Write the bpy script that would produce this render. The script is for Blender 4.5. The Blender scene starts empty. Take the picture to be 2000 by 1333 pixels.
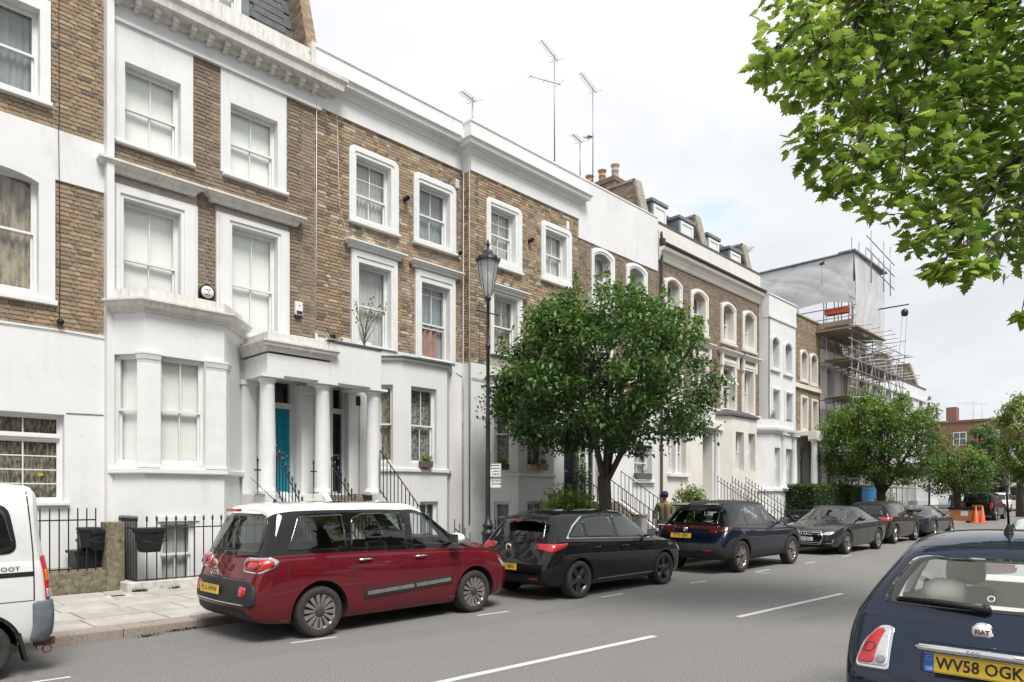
import bpy, bmesh, math, random
from mathutils import Vector, Matrix
from mathutils.bvhtree import BVHTree
R = math.radians
random.seed(7)
scene = bpy.context.scene
COL = scene.collection
# ---------------------------------------------------------------- camera, sky, sun, exposure
FPX, HOR, EYE = 1364.0, 970.5, 1.75
TH = math.atan2(1323.0, FPX); CC, SS = math.cos(TH), math.sin(TH)
cd = bpy.data.cameras.new('street_camera'); cam = bpy.data.objects.new('street_camera', cd); COL.objects.link(cam)
cam.location = (0, 0, EYE); cam.rotation_euler = (math.pi/2, 0, TH-math.pi/2)
cd.sensor_width = 36; cd.lens = 36*FPX/2000; cd.shift_y = (HOR-666.5)/2000; cd.clip_start = .05; cd.clip_end = 2000
scene.camera = cam
SUN_EL, SUN_AZ = 56, 250     # soft sun behind thin cloud
w = bpy.data.worlds.new('World'); scene.world = w; w.use_nodes = True
nt = w.node_tree; nt.nodes.clear(); L = nt.links.new
def N(t, **k):
    n = nt.nodes.new(t)
    for a, b in k.items(): setattr(n, a, b)
    return n
sky = N('ShaderNodeTexSky', sky_type='NISHITA', sun_disc=False, sun_elevation=R(SUN_EL), sun_rotation=R(90-SUN_AZ), air_density=1.0, dust_density=2.5, ozone_density=1.0)
tc = N('ShaderNodeTexCoord')
sep = N('ShaderNodeSeparateXYZ'); L(tc.outputs['Generated'], sep.inputs[0])
zz = N('ShaderNodeMath', operation='MAXIMUM'); L(sep.outputs[2], zz.inputs[0]); zz.inputs[1].default_value = 0.0
za = N('ShaderNodeMath', operation='ADD'); L(zz.outputs[0], za.inputs[0]); za.inputs[1].default_value = .22
dv = N('ShaderNodeVectorMath', operation='DIVIDE'); L(tc.outputs['Generated'], dv.inputs[0])
cb = N('ShaderNodeCombineXYZ'); [L(za.outputs[0], cb.inputs[i]) for i in range(3)]; L(cb.outputs[0], dv.inputs[1])
def noise(scale, detail, rough, off):
    m = N('ShaderNodeMapping'); L(dv.outputs[0], m.inputs[0]); m.inputs['Location'].default_value = off
    n = N('ShaderNodeTexNoise'); n.inputs['Scale'].default_value = scale; n.inputs['Detail'].default_value = detail; n.inputs['Roughness'].default_value = rough
    L(m.outputs[0], n.inputs['Vector']); return n
n1 = noise(1.15, 7, .55, (3.1, 1.3, 0)); n2 = noise(.8, 6, .5, (7.7, 2.2, 1))
cov = N('ShaderNodeMapRange'); L(n1.outputs[0], cov.inputs[0]); cov.inputs[1].default_value = .30; cov.inputs[2].default_value = .42; cov.interpolation_type = 'SMOOTHSTEP'
shade = N('ShaderNodeValToRGB'); L(n2.outputs[0], shade.inputs[0])
shade.color_ramp.elements[0].position = .36; shade.color_ramp.elements[0].color = (4.5, 4.7, 4.95, 1)
shade.color_ramp.elements[1].position = .60; shade.color_ramp.elements[1].color = (6.3, 6.32, 6.36, 1)
mx = N('ShaderNodeMix', data_type='RGBA'); L(cov.outputs[0], mx.inputs['Factor']); L(shade.outputs[0], mx.inputs['B'])
sb = N('ShaderNodeMix', data_type='RGBA', blend_type='ADD'); sb.inputs['Factor'].default_value = 1; L(sky.outputs[0], sb.inputs['A']); sb.inputs['B'].default_value = (2.4, 2.9, 3.3, 1)
L(sb.outputs['Result'], mx.inputs['A'])
bg = N('ShaderNodeBackground'); bg.inputs['Strength'].default_value = .1; L(mx.outputs['Result'], bg.inputs['Color'])
ow = N('ShaderNodeOutputWorld'); L(bg.outputs[0], ow.inputs[0])
sd = bpy.data.lights.new('sun', 'SUN'); sd.energy = 2.5; sd.angle = R(24); sd.color = (1, .96, .9)
so = bpy.data.objects.new('sun', sd); COL.objects.link(so)
dirv = Vector((math.cos(R(SUN_AZ))*math.cos(R(SUN_EL)), math.sin(R(SUN_AZ))*math.cos(R(SUN_EL)), math.sin(R(SUN_EL))))
so.rotation_euler = dirv.to_track_quat('Z', 'Y').to_euler()
vs = scene.view_settings; vs.view_transform = 'Standard'; vs.look = 'None'; vs.gamma = 1; vs.use_curve_mapping = False; vs.exposure = .80
scene.render.engine = 'CYCLES'; cy = scene.cycles; cy.max_bounces = 8; cy.transparent_max_bounces = 12; cy.glossy_bounces = 4; cy.diffuse_bounces = 4
cy.use_denoising = True; cy.caustics_reflective = False; cy.caustics_refractive = False

# ---------------------------------------------------------------- measuring helpers (street frame: X along the street, Y towards the terrace)
def UX(px, Y):                       # X on a plane parallel to the terrace
    k = (px-1000)/FPX; return Y*(CC+k*SS)/(SS-k*CC)
def UZ(px, py, Y):
    k = (px-1000)/FPX; d = Y/(SS-k*CC); return EYE-(py-HOR)*d/FPX
def G(px, py, z=0):                  # point on the ground
    d = FPX*(EYE-z)/(py-HOR); r = (px-1000)/FPX*d
    return (d*CC+r*SS, d*SS-r*CC)
def D(px, d):                        # ground point at view depth d
    r = (px-1000)/FPX*d; return (d*CC+r*SS, d*SS-r*CC)
def PX(x, y, z):
    d = x*CC+y*SS; r = x*SS-y*CC
    return (1000+FPX*r/d, HOR-FPX*(z-EYE)/d, d) if d > .1 else (-9999, 0, d)
def gz(x): return 0 if x < 36 else min(.75, (x-36)*.016)

# ---------------------------------------------------------------- materials
MT = {}
def mat(name, c1, c2=None, rough=.6, scale=8, bump=0, bscale=60, detail=6, metal=0, spec=.5, coat=0, stretch=(1, 1, 1), streak=None, ramp=(.35, .65), rnd=None, objcol=False, attr=None, grime=None, trans=0, c3=None):
    m = bpy.data.materials.new(name); m.use_nodes = True; t = m.node_tree; b = t.nodes['Principled BSDF']
    def n(ty, **k):
        q = t.nodes.new(ty)
        for a, v in k.items(): setattr(q, a, v)
        return q
    l = t.links.new
    tcn = n('ShaderNodeTexCoord'); geo = n('ShaderNodeNewGeometry'); pos = geo.outputs['Position'] if not rnd == 'object' else tcn.outputs['Object']
    mp = n('ShaderNodeMapping'); mp.inputs['Scale'].default_value = stretch; l(pos, mp.inputs[0])
    col = None
    if objcol: oi = n('ShaderNodeObjectInfo'); col = oi.outputs['Color']
    if attr: at = n('ShaderNodeAttribute', attribute_name=attr); col = at.outputs['Color']
    c2 = c2 or tuple(x*.88 for x in c1)
    nz = n('ShaderNodeTexNoise'); nz.inputs['Scale'].default_value = scale; nz.inputs['Detail'].default_value = detail; nz.inputs['Roughness'].default_value = .62; l(mp.outputs[0], nz.inputs['Vector'])
    mr = n('ShaderNodeMapRange'); l(nz.outputs[0], mr.inputs[0]); mr.inputs[1].default_value, mr.inputs[2].default_value = ramp
    mxx = n('ShaderNodeMix', data_type='RGBA'); l(mr.outputs[0], mxx.inputs['Factor'])
    if col:
        mxx.blend_type = 'MULTIPLY'; l(col, mxx.inputs['A']); mxx.inputs['B'].default_value = (*c2, 1)
    else:
        mxx.inputs['A'].default_value = (*c1, 1); mxx.inputs['B'].default_value = (*c2, 1)
    out = mxx.outputs['Result']
    if grime:   # (colour, scale, amount, vertical stretch) dirt patches and rain streaks that belong to the surface
        for gc, gs, lo, hi, st in grime:
            m2 = n('ShaderNodeMapping'); m2.inputs['Scale'].default_value = st; l(geo.outputs['Position'], m2.inputs[0])
            g = n('ShaderNodeTexNoise'); g.inputs['Scale'].default_value = gs; g.inputs['Detail'].default_value = 8; g.inputs['Roughness'].default_value = .7; l(m2.outputs[0], g.inputs['Vector'])
            r2 = n('ShaderNodeMapRange'); l(g.outputs[0], r2.inputs[0]); r2.inputs[1].default_value, r2.inputs[2].default_value = lo, hi
            x2 = n('ShaderNodeMix', data_type='RGBA'); l(r2.outputs[0], x2.inputs['Factor']); l(out, x2.inputs['A']); x2.inputs['B'].default_value = (*gc, 1); out = x2.outputs['Result']
    l(out, b.inputs['Base Color'])
    b.inputs['Roughness'].default_value = rough; b.inputs['Metallic'].default_value = metal; b.inputs['Specular IOR Level'].default_value = spec; b.inputs['Coat Weight'].default_value = coat; b.inputs['Coat Roughness'].default_value = .02
    if bump:
        bn = n('ShaderNodeTexNoise'); bn.inputs['Scale'].default_value = bscale; bn.inputs['Detail'].default_value = 5; l(mp.outputs[0], bn.inputs['Vector'])
        bb = n('ShaderNodeBump'); bb.inputs['Strength'].default_value = bump; bb.inputs['Distance'].default_value = .01; l(bn.outputs[0], bb.inputs['Height']); l(bb.outputs[0], b.inputs['Normal'])
    if trans:
        tr = n('ShaderNodeBsdfTranslucent'); l(out, tr.inputs[0]); ms = n('ShaderNodeMixShader'); ms.inputs[0].default_value = trans
        l(b.outputs[0], ms.inputs[1]); l(tr.outputs[0], ms.inputs[2]); l(ms.outputs[0], t.nodes['Material Output'].inputs[0])
    MT[name] = m; return m
def glass(name, tint=(.75, .8, .78), boost=.06, rough=0.0, wav=0):
    m = bpy.data.materials.new(name); m.use_nodes = True; t = m.node_tree; t.nodes.clear(); l = t.links.new
    o = t.nodes.new('ShaderNodeOutputMaterial'); g = t.nodes.new('ShaderNodeBsdfGlossy'); g.inputs['Roughness'].default_value = rough; g.inputs['Color'].default_value = (1, 1, 1, 1)
    tr = t.nodes.new('ShaderNodeBsdfTransparent'); tr.inputs[0].default_value = (*tint, 1)
    f = t.nodes.new('ShaderNodeFresnel'); gq = t.nodes.new('ShaderNodeNewGeometry'); mq = t.nodes.new('ShaderNodeMapRange'); l(gq.outputs['Backfacing'], mq.inputs[0]); mq.inputs[3].default_value = 1.52; mq.inputs[4].default_value = 1/1.52; l(mq.outputs[0], f.inputs[0])
    a = t.nodes.new('ShaderNodeMath'); a.operation = 'ADD'; a.use_clamp = True; l(f.outputs[0], a.inputs[0]); a.inputs[1].default_value = boost
    ms = t.nodes.new('ShaderNodeMixShader'); l(a.outputs[0], ms.inputs[0]); l(tr.outputs[0], ms.inputs[1]); l(g.outputs[0], ms.inputs[2]); l(ms.outputs[0], o.inputs[0])
    if wav:
        ge = t.nodes.new('ShaderNodeNewGeometry'); nz = t.nodes.new('ShaderNodeTexNoise'); nz.inputs['Scale'].default_value = 2.5; l(ge.outputs['Position'], nz.inputs['Vector'])
        bb = t.nodes.new('ShaderNodeBump'); bb.inputs['Strength'].default_value = wav; bb.inputs['Distance'].default_value = .02; l(nz.outputs[0], bb.inputs['Height'])
        l(bb.outputs[0], g.inputs['Normal']); l(bb.outputs[0], f.inputs['Normal'])
    MT[name] = m; return m
DIRT = [((.44, .43, .39), 1.6, .55, .98, (1, 1, .35)), ((.52, .51, .47), 6, .58, .98, (1, 1, .12)), ((.36, .35, .31), 3.3, .66, .80, (1, 1, 1))]
mat('white_render', (.72, .725, .73), (.67, .675, .68), .7, 1.2, .12, 40, grime=DIRT)
mat('white_paint', (.74, .745, .745), (.68, .69, .68), .5, 5, .05, 50, grime=[((.5, .5, .47), 14, .62, .95, (1, 1, .3))])
mat('cream_render', (.725, .70, .65), (.66, .635, .585), .7, 2, .12, 40, grime=DIRT)
mat('stained_render', (.70, .69, .655), (.58, .57, .53), .85, 5, .3, 40, stretch=(2, 2, .6), grime=[((.22, .22, .18), 9, .56, .78, (1.8, 1.8, .22)), ((.42, .41, .36), 3, .5, .8, (1, 1, .6))])
mat('mortar', (.46, .43, .375), (.35, .32, .28), .9, 20, .4, 120)
mat('brick', (1, 1, 1), (.62, .60, .58), .9, 24, .6, 90, objcol=True, ramp=(.3, .75))
mat('brick_stuff', (1, 1, 1), (.62, .60, .58), .9, 24, .6, 90, attr='Col', ramp=(.3, .75))
mat('far_brick', (.22, .15, .095), (.13, .095, .07), .9, 30, .3, 60, stretch=(1, 1, 3))
mat('red_brick', (.27, .135, .10), (.20, .105, .08), .9, 14, .3, 60, stretch=(1, 1, 3))
mat('black_iron', (.012, .012, .014), (.02, .02, .022), .42, 20, .2, 80)
mat('lead', (.13, .15, .17), (.20, .22, .24), .55, 5, .2, 30)
mat('slate', (.06, .063, .07), (.11, .112, .12), .55, 9, .4, 60, objcol=False)
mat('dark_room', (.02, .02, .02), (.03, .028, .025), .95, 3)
mat('stone', (.36, .335, .29), (.24, .22, .18), .9, 9, .5, 60, grime=[((.09, .1, .05), 5, .55, .75, (1, 1, 1))])
mat('mossy_stone', (.26, .225, .155), (.11, .10, .062), .95, 12, .8, 70, grime=[((.05, .06, .025), 7, .5, .7, (1, 1, 1)), ((.4, .38, .3), 30, .66, .75, (1, 1, 1))])
mat('white_stone', (.62, .61, .57), (.42, .40, .35), .9, 7, .6, 40, grime=[((.12, .13, .07), 6, .57, .75, (1, 1, 1))])
mat('step_stone', (.30, .25, .20), (.2, .16, .12), .9, 9, .5, 60)
mat('asphalt', (.33, .322, .31), (.07, .068, .065), .92, 60, .9, 160, detail=4, ramp=(.30, .72), grime=[((.17, .166, .158), 1.1, .42, .95, (.3, 1, 1)), ((.10, .098, .093), .5, .55, .98, (.25, 1.6, 1)), ((.48, .47, .44), 45, .70, .76, (1, 1, 1))])
mat('ground', (.09, .085, .07), (.05, .05, .04), .95, 3)
mat('paving', (.46, .44, .405), (.38, .36, .33), .88, 3, .25, 120, grime=[((.27, .245, .205), 1.7, .48, .78, (1, 1, 1)), ((.30, .28, .24), 9, .58, .74, (1, 1, 1)), ((.17, .155, .13), 60, .66, .74, (1, 1, 1))], objcol=False)
mat('kerb_stone', (.36, .31, .265), (.24, .205, .175), .85, 40, .4, 160, grime=[((.08, .08, .06), 2.5, .55, .8, (1, 1, 1))])
mat('joint', (.12, .11, .09), (.07, .065, .05), .95, 9)
mat('road_paint', (.62, .61, .58), (.40, .39, .37), .8, 90, .3, 300, ramp=(.5, .8))
mat('blind', (.92, .93, .90), (.88, .89, .86), .85, 3, 0)
mat('net', (.80, .80, .78), (.58, .59, .57), .9, 20, 0, stretch=(1, 1, .1), trans=.3)
mat('lace', (.55, .54, .50), (.20, .20, .18), .9, 16, 0, ramp=(.45, .55), trans=.3)
mat('brown_lace', (.48, .41, .30), (.17, .135, .09), .9, 9, 0, stretch=(1, 1, .3), ramp=(.42, .6), trans=.2)
mat('ochre_lace', (.44, .40, .31), (.13, .11, .08), .9, 26, 0, stretch=(1, 1, .3), ramp=(.42, .58), trans=.2)
mat('grey_net', (.44, .47, .49), (.32, .35, .38), .9, 14, 0, stretch=(1, 1, .15), trans=.3)
mat('pink_curtain', (.36, .23, .19), (.25, .15, .12), .9, 8, 0)
mat('teal_door', (.0, .27, .38), (.0, .245, .345), .35, 6, .03, 60)
mat('dark_door', (.012, .016, .03), (.02, .024, .04), .3, 6)
mat('terracotta', (.48, .28, .15), (.36, .21, .12), .8, 9, .2, 50)
mat('buff_pot', (.50, .44, .34), (.38, .33, .26), .85, 9, .2, 50)
mat('galv', (.36, .36, .37), (.26, .26, .27), .45, 20, .1, 80, metal=.6)
mat('plank', (.33, .26, .19), (.21, .165, .12), .85, 20, .3, 60, stretch=(.3, 3, 3))
mat('yellow_plank', (.38, .26, .07), (.26, .17, .05), .8, 20, .3, 60)
mat('sheeting', (.90, .91, .92), (.84, .85, .87), .55, 3, .2, 12, trans=.45)
mat('blue_plastic', (.01, .22, .46), (.01, .19, .42), .45, 5)
mat('black_plastic', (.014, .014, .015), (.022, .022, .024), .5, 14, .1, 90, spec=.25)
mat('white_plastic', (.75, .75, .73), (.7, .7, .68), .4, 5)
mat('bell_yellow', (.8, .8, .72), (.75, .75, .68), .4, 5)
mat('ink', (.02, .02, .025), (.02, .02, .025), .6, 5)
mat('red_ink', (.5, .03, .03), (.5, .03, .03), .6, 5)
mat('orange_board', (.50, .20, .08), (.38, .15, .06), .8, 9, .2, 40)
mat('cone_orange', (.75, .13, .04), (.66, .11, .035), .5, 9)
mat('yellow_paint', (.75, .55, .05), (.7, .5, .05), .5, 5)
mat('bark', (.10, .08, .06), (.045, .037, .028), .95, 14, 1.0, 40, stretch=(2, 2, .35))
mat('roof_tile', (.20, .12, .10), (.14, .085, .075), .8, 20, .3, 60)
mat('twig', (.13, .10, .07), (.08, .06, .045), .9, 20)
glass('house_glass', (.98, .99, .98), .0, 0, .25)
GL = dict(blind=('blind', .05), net=('net', .09), lace=('lace', .09), brown=('brown_lace', .1), ochre=('ochre_lace', .06), grey=('grey_net', .1), pink=('pink_curtain', .12))

# ---------------------------------------------------------------- mesh building
class FR:                            # local frame on a plan line: u along, o outwards, z up
    def __init__(s, p, q=None):
        if q is None: q = (p[0]+1, p[1])
        s.p = p; dx, dy = q[0]-p[0], q[1]-p[1]; n = math.hypot(dx, dy); s.len = n; s.d = (dx/n, dy/n); s.n = (dy/n, -dx/n)
    def __call__(s, u, o, z): return (s.p[0]+s.d[0]*u+s.n[0]*o, s.p[1]+s.d[1]*u+s.n[1]*o, z)
def FY(Y): return FR((0, Y))
WORLD = lambda a, b, c: (a, b, c)
class B:
    def __init__(s, fr=WORLD): s.v = []; s.f = []; s.m = []; s.fr = fr; s.smooth = []; s.col = []
    def add(s, vs, fs, m=0, sm=False, col=None, raw=False):
        b = len(s.v); s.v += [p if raw else s.fr(*p) for p in vs]
        for f in fs: s.f.append([b+i for i in f]); s.m.append(m); s.smooth.append(sm); s.col.append(col)
        return s
    def box(s, a, b, c, d, e, f, m=0, col=None, t=0):   # u0 u1 o0 o1 z0 z1
        s.add([(a, c, e), (b, c, e), (b, d, e), (a, d, e), (a, c, f), (b, c, f), (b, d, f), (a, d, f)],
              [(0, 1, 2, 3), (4, 7, 6, 5), (0, 4, 5, 1), (1, 5, 6, 2), (2, 6, 7, 3), (3, 7, 4, 0)], m, col=col); return s
    def prism(s, pts, axis, a, b, m=0, sm=False):      # polygon extruded along axis 0/1/2
        def mk(p, t): q = list(p); q.insert(axis, t); return tuple(q)
        n = len(pts)
        s.add([mk(p, a) for p in pts]+[mk(p, b) for p in pts], [tuple(range(n)), tuple(range(2*n-1, n-1, -1))], m)
        k = len(s.v)-2*n
        for i in range(n):
            j = (i+1) % n; s.f.append([k+i, k+n+i, k+n+j, k+j]); s.m.append(m); s.smooth.append(sm); s.col.append(None)
        return s
    def tube(s, pts, r, n=8, m=0, cap=True, raw=False):
        pts = [Vector(p if raw else s.fr(*p)) for p in pts]; rs = r if isinstance(r, (list, tuple)) else [r]*len(pts)
        b = len(s.v); up = Vector((0, 0, 1))
        for i, p in enumerate(pts):
            t = (pts[min(i+1, len(pts)-1)]-pts[max(i-1, 0)]).normalized(); a = t.cross(up if abs(t.z) < .95 else Vector((1, 0, 0))).normalized(); c = a.cross(t)
            s.v += [tuple(p+(a*math.cos(6.28318*k/n)+c*math.sin(6.28318*k/n))*rs[i]) for k in range(n)]
        for i in range(len(pts)-1):
            for k in range(n):
                s.f.append([b+i*n+k, b+i*n+(k+1) % n, b+(i+1)*n+(k+1) % n, b+(i+1)*n+k]); s.m.append(m); s.smooth.append(True); s.col.append(None)
        if cap:
            e = b+(len(pts)-1)*n
            s.f += [[b+k for k in range(n)][::-1], [e+k for k in range(n)]]; s.m += [m, m]; s.smooth += [False]*2; s.col += [None]*2
        return s
    def lathe(s, c, prof, n=16, m=0, axis=2, sm=True, cap=True):   # prof [(r, h)] around axis through c (world axes, or frame when fr set)
        b = len(s.v)
        for r, h in prof:
            for k in range(n):
                a = 6.28318*k/n; x, y = r*math.cos(a), r*math.sin(a)
                p = (c[0]+x, c[1]+y, c[2]+h) if axis == 2 else ((c[0]+h, c[1]+x, c[2]+y) if axis == 0 else (c[0]+x, c[1]+h, c[2]+y))
                s.v.append(s.fr(*p))
        for i in range(len(prof)-1):
            for k in range(n):
                s.f.append([b+i*n+k, b+i*n+(k+1) % n, b+(i+1)*n+(k+1) % n, b+(i+1)*n+k]); s.m.append(m); s.smooth.append(sm); s.col.append(None)
        for q in (0, len(prof)-1):
            if cap and prof[q][0] > 1e-4: s.f.append([b+q*n+k for k in range(n)]); s.m.append(m); s.smooth.append(False); s.col.append(None)
        return s
    def sweep(s, path, prof, m=0):       # closed profile (out, z) mitred along a plan path; outside = right-hand side of travel
        n = len(prof); b = len(s.v); P = path
        for i, p in enumerate(P):
            def nn(a, c): dx, dy = c[0]-a[0], c[1]-a[1]; l = math.hypot(dx, dy); return (dy/l, -dx/l)
            if i == 0: q = nn(P[0], P[1]); k = 1
            elif i == len(P)-1: q = nn(P[-2], P[-1]); k = 1
            else:
                a, c = nn(P[i-1], p), nn(p, P[i+1]); q = (a[0]+c[0], a[1]+c[1]); l = math.hypot(*q); q = (q[0]/l, q[1]/l); k = 1/max(.3, q[0]*a[0]+q[1]*a[1])
            s.v += [(p[0]+q[0]*o*k, p[1]+q[1]*o*k, z) for o, z in prof]
        for i in range(len(P)-1):
            for j in range(n):
                jj = (j+1) % n; s.f.append([b+i*n+j, b+i*n+jj, b+(i+1)*n+jj, b+(i+1)*n+j]); s.m.append(m); s.smooth.append(False); s.col.append(None)
        e = b+(len(P)-1)*n; s.f += [[b+j for j in range(n)], [e+j for j in range(n)][::-1]]; s.m += [m, m]; s.smooth += [False]*2; s.col += [None]*2
        return s
    def ring(s, outer, inner, o0, o1, m=0):   # outlines (u, z) of equal length
        n = len(outer); k = len(s.v)
        s.v += [s.fr(u, o1, z) for u, z in outer]+[s.fr(u, o1, z) for u, z in inner]+[s.fr(u, o0, z) for u, z in outer]+[s.fr(u, o0, z) for u, z in inner]
        for i in range(n):
            j = (i+1) % n
            for f in ([i, j, n+j, n+i], [i, 2*n+i, 2*n+j, j], [n+i, n+j, 3*n+j, 3*n+i]):
                s.f.append([k+q for q in f]); s.m.append(m); s.smooth.append(False); s.col.append(None)
        return s
    def panel(s, u0, u1, z0, z1, holes=(), o=0, rev=.2, m=0, mr=None):
        us = sorted({u0, u1, *[min(max(h[i], u0), u1) for h in holes for i in (0, 1)]}); zs = sorted({z0, z1, *[min(max(h[i], z0), z1) for h in holes for i in (2, 3)]})
        for a, b in zip(us, us[1:]):
            for c, d in zip(zs, zs[1:]):
                if b-a < 1e-5 or d-c < 1e-5: continue
                mu, mz = (a+b)/2, (c+d)/2
                if any(h[0] < mu < h[1] and h[2] < mz < h[3] for h in holes): continue
                s.add([(a, o, c), (b, o, c), (b, o, d), (a, o, d)], [(0, 1, 2, 3)], m)
        for h in (holes if rev else ()):
            a, b, c, d = h
            s.add([(a, o, c), (b, o, c), (b, o, d), (a, o, d), (a, o-rev, c), (b, o-rev, c), (b, o-rev, d), (a, o-rev, d)], [(0, 4, 5, 1), (1, 5, 6, 2), (2, 6, 7, 3), (3, 7, 4, 0)], m if mr is None else mr)
        return s
    def mesh(s, name, mats):
        me = bpy.data.meshes.new(name); me.from_pydata(s.v, [], s.f)
        for x in mats: me.materials.append(MT[x] if isinstance(x, str) else x)
        if any(s.m): me.polygons.foreach_set('material_index', s.m)
        if any(s.smooth): me.polygons.foreach_set('use_smooth', s.smooth)
        if any(c is not None for c in s.col):
            ca = me.color_attributes.new('Col', 'FLOAT_COLOR', 'CORNER'); d = []
            for p in me.polygons: c = s.col[p.index] or (.5, .5, .5); d += [c[0], c[1], c[2], 1]*p.loop_total
            ca.data.foreach_set('color', d)
        me.validate(); me.update(); return me
def obj(name, b, mats, parent=None, kind=None, label=None, loc=None, bevel=0):
    me = b.mesh(name, mats if isinstance(mats, (list, tuple)) else [mats]) if isinstance(b, B) else b
    o = bpy.data.objects.new(name, me); COL.objects.link(o)
    if parent is not None:
        o.parent = parent
        if isinstance(b, B) and loc is None: o.matrix_parent_inverse = parent.matrix_world.inverted() if parent.type != 'EMPTY' else Matrix.Translation(-parent.location)
        if parent.type != 'EMPTY': o.matrix_parent_inverse = Matrix.Identity(4)
    if loc is not None: o.location = loc
    if kind: o['kind'] = kind
    if label: o['label'] = label
    if bevel:
        md = o.modifiers.new('bevel', 'BEVEL'); md.width = bevel; md.segments = 2; md.limit_method = 'ANGLE'; md.angle_limit = R(50); md.harden_normals = False
    return o
def thing(name, label, cat, loc=(0, 0, 0), rot=0, group=None):
    o = bpy.data.objects.new(name, None); COL.objects.link(o); o.location = loc; o.rotation_euler = (0, 0, rot); o.empty_display_size = .2
    o['label'] = label; o['category'] = cat
    if group: o['group'] = group
    return o
def tag(o, label, cat, group=None):
    o['label'] = label; o['category'] = cat
    if group: o['group'] = group
    return o
def struct(name, b, mats): return obj(name, b, mats, kind='structure')
def copy_tree(o, parent=None):
    c = o.copy(); COL.objects.link(c); c.parent = parent
    for ch in o.children: copy_tree(ch, c)
    return c
def text(parent, name, s, loc, rot, size, m, ext=.002, sx=1.0, align='CENTER', bold=0.0):
    cu = bpy.data.curves.new(name, 'FONT'); cu.body = s; cu.size = size; cu.align_x = align; cu.align_y = 'CENTER'; cu.extrude = ext; cu.resolution_u = 2; cu.offset = bold
    to = bpy.data.objects.new(name, cu); COL.objects.link(to); dg = bpy.context.evaluated_depsgraph_get(); me = bpy.data.meshes.new_from_object(to.evaluated_get(dg)); bpy.data.objects.remove(to)
    for v in me.vertices: v.co.x *= sx
    me.materials.clear(); me.materials.append(MT[m]); o = bpy.data.objects.new(name, me); COL.objects.link(o); o.parent = parent; o.location = loc; o.rotation_euler = rot
    return o
# ---------------------------------------------------------------- ground, road, pavement
KY, KX0, KX1 = 9.5, -4, 78       # kerb line
b = B()
def sheet(b, xs, y0, y1, z, m=0):
    for a, c in zip(xs, xs[1:]): b.add([(a, y0, z+gz(a)), (c, y0, z+gz(c)), (c, y1, z+gz(c)), (a, y1, z+gz(a))], [(0, 1, 2, 3)], m)
XS = [-40, -4, 0, 6, 12, 20, 28, 36, 44, 52, 60, 70, 80, 90]
XF = XS+[120, 400, 900]
b = B(); sheet(b, XF[:13], -900, 13.0, -.02); sheet(b, [57, 70, 80], 13.0, 900, -.02); sheet(b, XF[12:], -900, 900, -.02)
struct('ground', b, 'ground')
b = B(); sheet(b, XS, -0.2, KY-.002, 0)
b.add([(70, -60, gz(70)+.002), (84, -60, gz(80)+.002), (84, 60, gz(80)+.002), (70, 60, gz(70)+.002)], [(0, 1, 2, 3)])
struct('road', b, 'asphalt')
b = B(); b.add([(-40, 13.05, -1.3), (57, 13.05, -1.3), (57, 40, -1.3), (-40, 40, -1.3)], [(0, 1, 2, 3)]); b.box(-40, 57, 13.05, 13.12, -1.3, .08, 1); struct('front_areas', b, ['stone', 'stone'])

b = B(); sheet(b, XS[:-2], KY+.01, 13.6, .085); struct('pavement', b, 'joint'); PAVE = bpy.data.objects['pavement']
b = B(); sheet(b, XS[:-2], -3.2, -.35, .12); b.add([(XS[0], -.2, 0), (XS[-3], -.2, 0), (XS[-3], -.35, .12), (XS[0], -.35, .12)], [(0, 1, 2, 3)])
struct('near_pavement', b, 'paving')
# paving slabs: rows along the street, laid by hand with small height differences
rng = random.Random(3)
slab_meshes = {}
def slab_mesh(w_, l_):
    k = (round(w_, 2), round(l_, 2))
    if k not in slab_meshes:
        q = B(); c = .008
        q.add([(0, 0, 0), (k[1], 0, 0), (k[1], k[0], 0), (0, k[0], 0), (c, c, .035), (k[1]-c, c, .035), (k[1]-c, k[0]-c, .035), (c, k[0]-c, .035)],
              [(4, 5, 6, 7), (0, 1, 5, 4), (1, 2, 6, 5), (2, 3, 7, 6), (3, 0, 4, 7)])
        slab_meshes[k] = q.mesh('paving_slab', ['paving'])
    return slab_meshes[k]
far = B(); rows = [(9.83, .75), (10.60, .76), (11.38, .76), (12.16, .82), (13.0, .38)]
for r, (y0, wd) in enumerate(rows):
    x = -3.5+.37*r
    while x < 58:
        ln = rng.choice([.6, .75, .9, .9, 1.05]); px = PX(x, y0, .12); sm = slab_mesh(wd-.012, ln-.012); dz = rng.uniform(-.003, .003)
        if px[2] < 19 and px[0] < 1300:
            o = bpy.data.objects.new('paving_slab', sm); COL.objects.link(o); o.parent = PAVE; o.location = (x, y0, .085+dz); o.rotation_euler = (rng.uniform(-.003, .003), rng.uniform(-.003, .003), 0)
        else:
            far.add([(x+v.co.x, y0+v.co.y, .085+dz+v.co.z+gz(x)) for v in sm.vertices], [tuple(p.vertices) for p in sm.polygons])
        x += ln
obj('distant_slabs', far, 'paving', PAVE, kind='stuff')
x = -3.5; far = B()
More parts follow.
